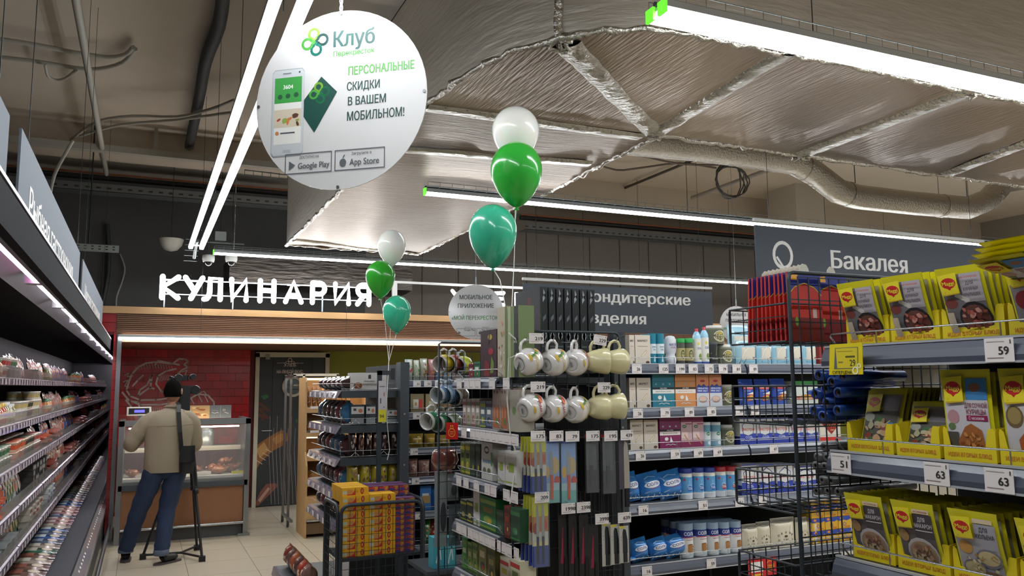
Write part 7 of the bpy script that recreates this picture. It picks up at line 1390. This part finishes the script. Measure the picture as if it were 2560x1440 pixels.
for k, (z, xf) in enumerate(zip(ZL, XL)):
    y = 1.2; idx = 0
    while y < CBL-.05:
        L_ = min(1.22, CBL-.02-y); s = G().box(-1.05+XC*0, -xf, 0, L_, -.02, 0, MTL).obj('shelf', RC, (0, y, z))
        g = G(); g.prism([(-xf+.004, .0), (-xf+.016, -.005), (-xf+.022, -.045), (-xf+.01, -.047)], .005, L_-.005, RL, axis='y'); g.obj('price_rail', s)
        g = G(); g.box(-xf, -xf+.003, .01, L_-.01, 0, .065, ACL); g.obj('clear_stop', s)
        if y > 3.0:
            for j in range(9 if y < 10 else 0): G().box(-xf+.0222, -xf+.0232, .05+.13*j, .10+.13*j, -.043, -.008, mat('#b0a4aa', .5)).obj('price_tag', s) if .1+.13*j < L_ else None
        y += 1.235
# goods in the cabinet
q = random.Random(21)
def g_tub(c, c2, r=.045, h=.06):
    g = G(); g.lathe([(r*.85, 0), (r, h*.85), (r*1.06, h*.88), (r*1.06, h), (r*.9, h)], mat(c, .35, coat=.2), 12); g.lathe([(r*.9, h*.25), (r*.985, h*.7)], mat(c2, .4), 12, cap=False); g.lathe([(0, h*1.001), (r*.95, h*1.001)], mat(c2, .35), 12, cap=False); return g.mesh('tub')
def g_clear(c, w=.11, h=.07, d=.14):
    g = G(); g.prism([(-w*.45, -d*.45), (w*.45, -d*.45), (w*.45, d*.45), (-w*.45, d*.45)], 0, h*.7, mat(c, .5, var=.3)); g.box(-w/2, w/2, -d/2, d/2, 0, h, mat('#a9adac', .08, alpha=.3, coat=.6)); g.box(-w/2-.006, w/2+.006, -d/2-.006, d/2+.006, h, h+.006, mat('#a9adac', .15, alpha=.6)); return g.mesh('clear_box')
def g_stand(c, c2, w=.10, h=.17): return pillow(w, h, .03, WF(c, .1), [('r', -.4, .55, .4, .85, c2), ('e', 0, .35, .3, .16, c2), ('r', -.3, .62, .3, .75, '#d8d4cc')], crimp=.05).mesh('vacuum_pack')
def g_saus(c):
    g = G()
    for i in range(4): g.tube([(-.05+.03*i, -.06, .022), (-.045+.03*i, 0, .03), (-.05+.03*i, .07, .022)], [.012, .019, .012], mat(c, .2, coat=.7, var=.15), 8)
    for i in range(3): g.tube([(-.035+.03*i, -.05, .055), (-.03+.03*i, 0, .062), (-.035+.03*i, .06, .055)], [.012, .019, .012], mat(c, .2, coat=.7, var=.15), 8)
    return g.mesh('sausage_pack')
def g_box(c, c2, w=.12, h=.04, d=.18): return box_pack(w, h, d, c, [('r', -.4, .2, .4, .8, c2)]).mesh('box')
def g_flat(c, c2, w=.17, d=.26, h=.035):
    g = pillow(w, d, h, WF(c, .15), [('r', -.4, .55, .4, .85, c2), ('e', 0, .3, .3, .15, '#c9b8a0')], crimp=.05, pu=3); me = g.mesh('flat_pack'); return me
def g_bottle(c, cap):
    g = G(); g.lathe([(.03, 0), (.032, .02), (.032, .075), (.02, .09), (.02, .095)], mat(c, .2, coat=.6), 12); g.lathe([(.023, .093), (.023, .112), (.0, .113)], mat(cap, .4), 12); g.lathe([(.0325, .03), (.0325, .065)], mat('#c9b8a0', .5), 12, cap=False); return g.mesh('jar')
PRO = {
 'jar': [(g_bottle('#a84a24', '#c9a83a'), 'gold-lidded jar of red relish'), (g_bottle('#c27a3a', '#3f6a44'), 'green-lidded jar of orange spread'), (g_bottle('#8a8a5c', '#c9c9c0'), 'white-lidded jar of pale spread')],
 'tub': [(g_tub('#c9a890', '#c2502c'), 'small orange-labelled tub'), (g_tub('#c9c4b8', '#3c6a48'), 'small green-labelled tub'), (g_tub('#b9aa98', '#2b2622'), 'small black-labelled tub'), (g_tub('#d0cbc4', '#a83a3a'), 'small red-labelled tub'), (g_tub('#d4d0c8', '#b9a46a'), 'small cream tub')],
 'clear': [(g_clear('#6f6a4c'), 'clear salad box with green filling'), (g_clear('#8a5a4c'), 'clear salad box with reddish filling')],
 'stand': [(g_stand('#3c5f9a', '#c46a3c'), 'blue vacuum pack leaning'), (g_stand('#b9b4ac', '#c26a54'), 'pink-windowed vacuum pack'), (g_stand('#8c9aa8', '#3f6a8a'), 'steel blue vacuum pack'), (g_stand('#c9a898', '#a8483c'), 'salmon-coloured vacuum pack'), (g_stand('#5a7a5c', '#d0b07a'), 'green vacuum pack')],
 'saus': [(g_saus('#b5573a'), 'clear pack of orange sausages'), (g_saus('#a8655a'), 'clear pack of pink sausages'), (g_saus('#8a4434'), 'clear pack of brown sausages')],
 'box': [(g_box('#33302e', '#7a7874'), 'flat black box'), (g_box('#b9b0a4', '#7a3a34'), 'flat cream box'), (g_box('#c9c9c4', '#2c4a8a'), 'flat white and blue box')],
 'flat': [(g_flat('#3f5f98', '#c9d0d8'), 'blue flat fish pack'), (g_flat('#3f6a54', '#b9b0a0'), 'green flat fish pack'), (g_flat('#a8787c', '#c9b8b4'), 'rosy flat meat pack'), (g_flat('#a8988a', '#c0b8a8'), 'beige flat fish pack'), (g_flat('#7a5c50', '#8a4a34'), 'brown flat fish pack'), (g_flat('#5a6478', '#8a94a8'), 'grey-blue flat fish pack')]}
SHL = ['top', 'second', 'third', 'fourth', 'fifth']
def far_fill(_):
    for k in range(5):
        for i, (a, b) in enumerate(((9.15, 10.4), (10.45, 11.8), (11.9, 13.2), (13.3, 14.8), (14.9, 17), (17.1, 19))): lay(['stand', 'jar', 'stand', 'saus', 'stand', 'clear'][(i+k) % 6], k, a, b, (i+k) % 2, step=.18)
def lay(kind, k, y0, y1, vi=None, stack=1, depth=1, step=None, lean=0.):
    st = step or {'jar': .075, 'tub': .1, 'clear': .13, 'stand': .11, 'saus': .14, 'box': .2, 'flat': .2}[kind]; y = y0; n = 0
    hh = {'jar': .115, 'tub': .062, 'clear': .078, 'stand': .17, 'saus': .08, 'box': .042, 'flat': .03}[kind]
    sub = '' 
    while y < y1:
        me, lb = PRO[kind][vi if vi is not None else (n+k) % len(PRO[kind])]
        for s in range(stack):
            for d in range(depth):
                x = XC-XL[k]-.06-.11*d if k < 5 else XC
                rot = (lean, 0, PI/2*0+PI/2 if kind == 'stand' else q.uniform(-.1, .1)+((PI/2+q.uniform(-.35, .35)) if kind == 'saus' else PI/2 if kind == 'box' else 0))
                if kind == 'stand': rot = (-.25-lean, 0, PI/2+q.uniform(-.15, .15))
                o = link({'jar': 'jar', 'tub': 'tub', 'clear': 'salad_box', 'stand': 'vacuum_pack', 'saus': 'sausage_pack', 'box': 'flat_box', 'flat': 'flat_pack'}[kind], me, None, (x+(.05 if kind == 'box' else 0), YC0+y, ZL[k]+.001+hh*s), rot, lb+(' in a stack' if stack > 1 else '')+' on the '+SHL[k]+' cabinet shelf, '+('near' if y < 4.6 else 'middle' if y < 6.4 else 'far' if y < 9.1 else 'farthest')+' part', 'food pack', lb+' on the '+SHL[k]+' cabinet shelf, '+('near' if y < 4.6 else 'middle' if y < 6.4 else 'far' if y < 9.1 else 'farthest')+' part')
                sc_ = q.uniform(.88, 1.12); o.scale = (sc_, sc_, 1 if stack > 1 else sc_)
        y += st; n += 1
for spec in ('st0 3.2 4.3 0|jr 4.35 4.62 0|jr 4.66 4.9 1|tu 4.95 5.2 3 2|tu 5.22 5.45 1 2|cl 5.1 5.6 0|st 5.55 5.9 4|st 5.95 6.3 1|cl 6.35 6.7 1|st 6.7 7.1 3|st 7.1 7.6 1|jr 7.65 7.9 2|st 7.95 8.5 3|st 8.5 9.1 0',
    'st 3.3 4.0 0|st 4.02 4.3 2|jr 4.4 4.9 0|jr 4.92 5.3 2|tu 5.3 5.7 4 2|tu 5.72 6.1 2 2|tu 6.12 6.5 4 3|st 6.55 6.9 2|st 6.9 7.3 1|jr 7.3 7.6 1|st 7.65 8.3 3|st 8.3 9.1 1',
    'sa 3.2 4.25 0 2|tu 4.3 4.7 1 2|st 4.72 4.9 3|tu 4.95 5.4 0 2|tu 5.42 5.9 2 2|tu 5.92 6.3 3 2|st 6.3 6.6 1|sa 6.65 7.0 0|st 7.0 7.5 0|sa 7.5 7.9 1|st 7.95 8.5 1|st 8.5 9.1 3',
    'sa 3.2 4.35 0 2|st 4.4 4.75 2|st 4.78 5.1 0|st 5.12 5.4 4|st 5.42 5.7 1|bx 5.8 6.7 0 4|st 6.75 7.1 3|sa 7.15 7.5 2|st 7.5 8.1 1|st 8.1 9.1 3',
    'st 3.3 3.9 2|cl 3.95 4.4 1|cl 4.45 4.9 0|st 4.95 5.2 1|st 5.25 5.6 4|bx 5.65 6.3 1 3|st 6.35 6.8 0|bx 6.85 7.3 2 3|st 7.35 8.2 3|st 8.2 9.1 1'),:
    for k, row in enumerate(spec):
        for it in row.split('|'):
            f = it.split(); lay({'st': 'stand', 'jr': 'jar', 'tu': 'tub', 'cl': 'clear', 'sa': 'saus', 'bx': 'box'}[f[0][:2]], k, float(f[1]), float(f[2]), int(f[3]), int(f[4]) if len(f) > 4 else 1, 2 if f[0] in ('jr', 'tu') else 1)
far_fill(0)
# flat packs lying in the tub
y = 3.6; n = 0
seq = [2, 0, 0, 2, 5, 5, 1, 1, 3, 3, 4, 4, 3, 4, 1, 3, 5, 0, 5, 0, 3, 2, 2, 5, 2, 2]
while y < CBL-.15 and n < 60:
    me, lb = PRO['flat'][seq[n % len(seq)]]
    for s in range(3):
        x = XC-.16-.0*s; z = .385+.03*s
        o = link('flat_pack', me, None, (x-.02*s, YC0+y, z+.0), (-PI/2+.12, 0, PI/2+q.uniform(-.06, .06)), lb+', '+['lowest', 'middle', 'top'][s]+' of a pile in the tub, '+('near' if y < 5 else 'middle' if y < 7 else 'far')+' part', 'food pack', lb+'s in the tub')
    y += .21; n += 1
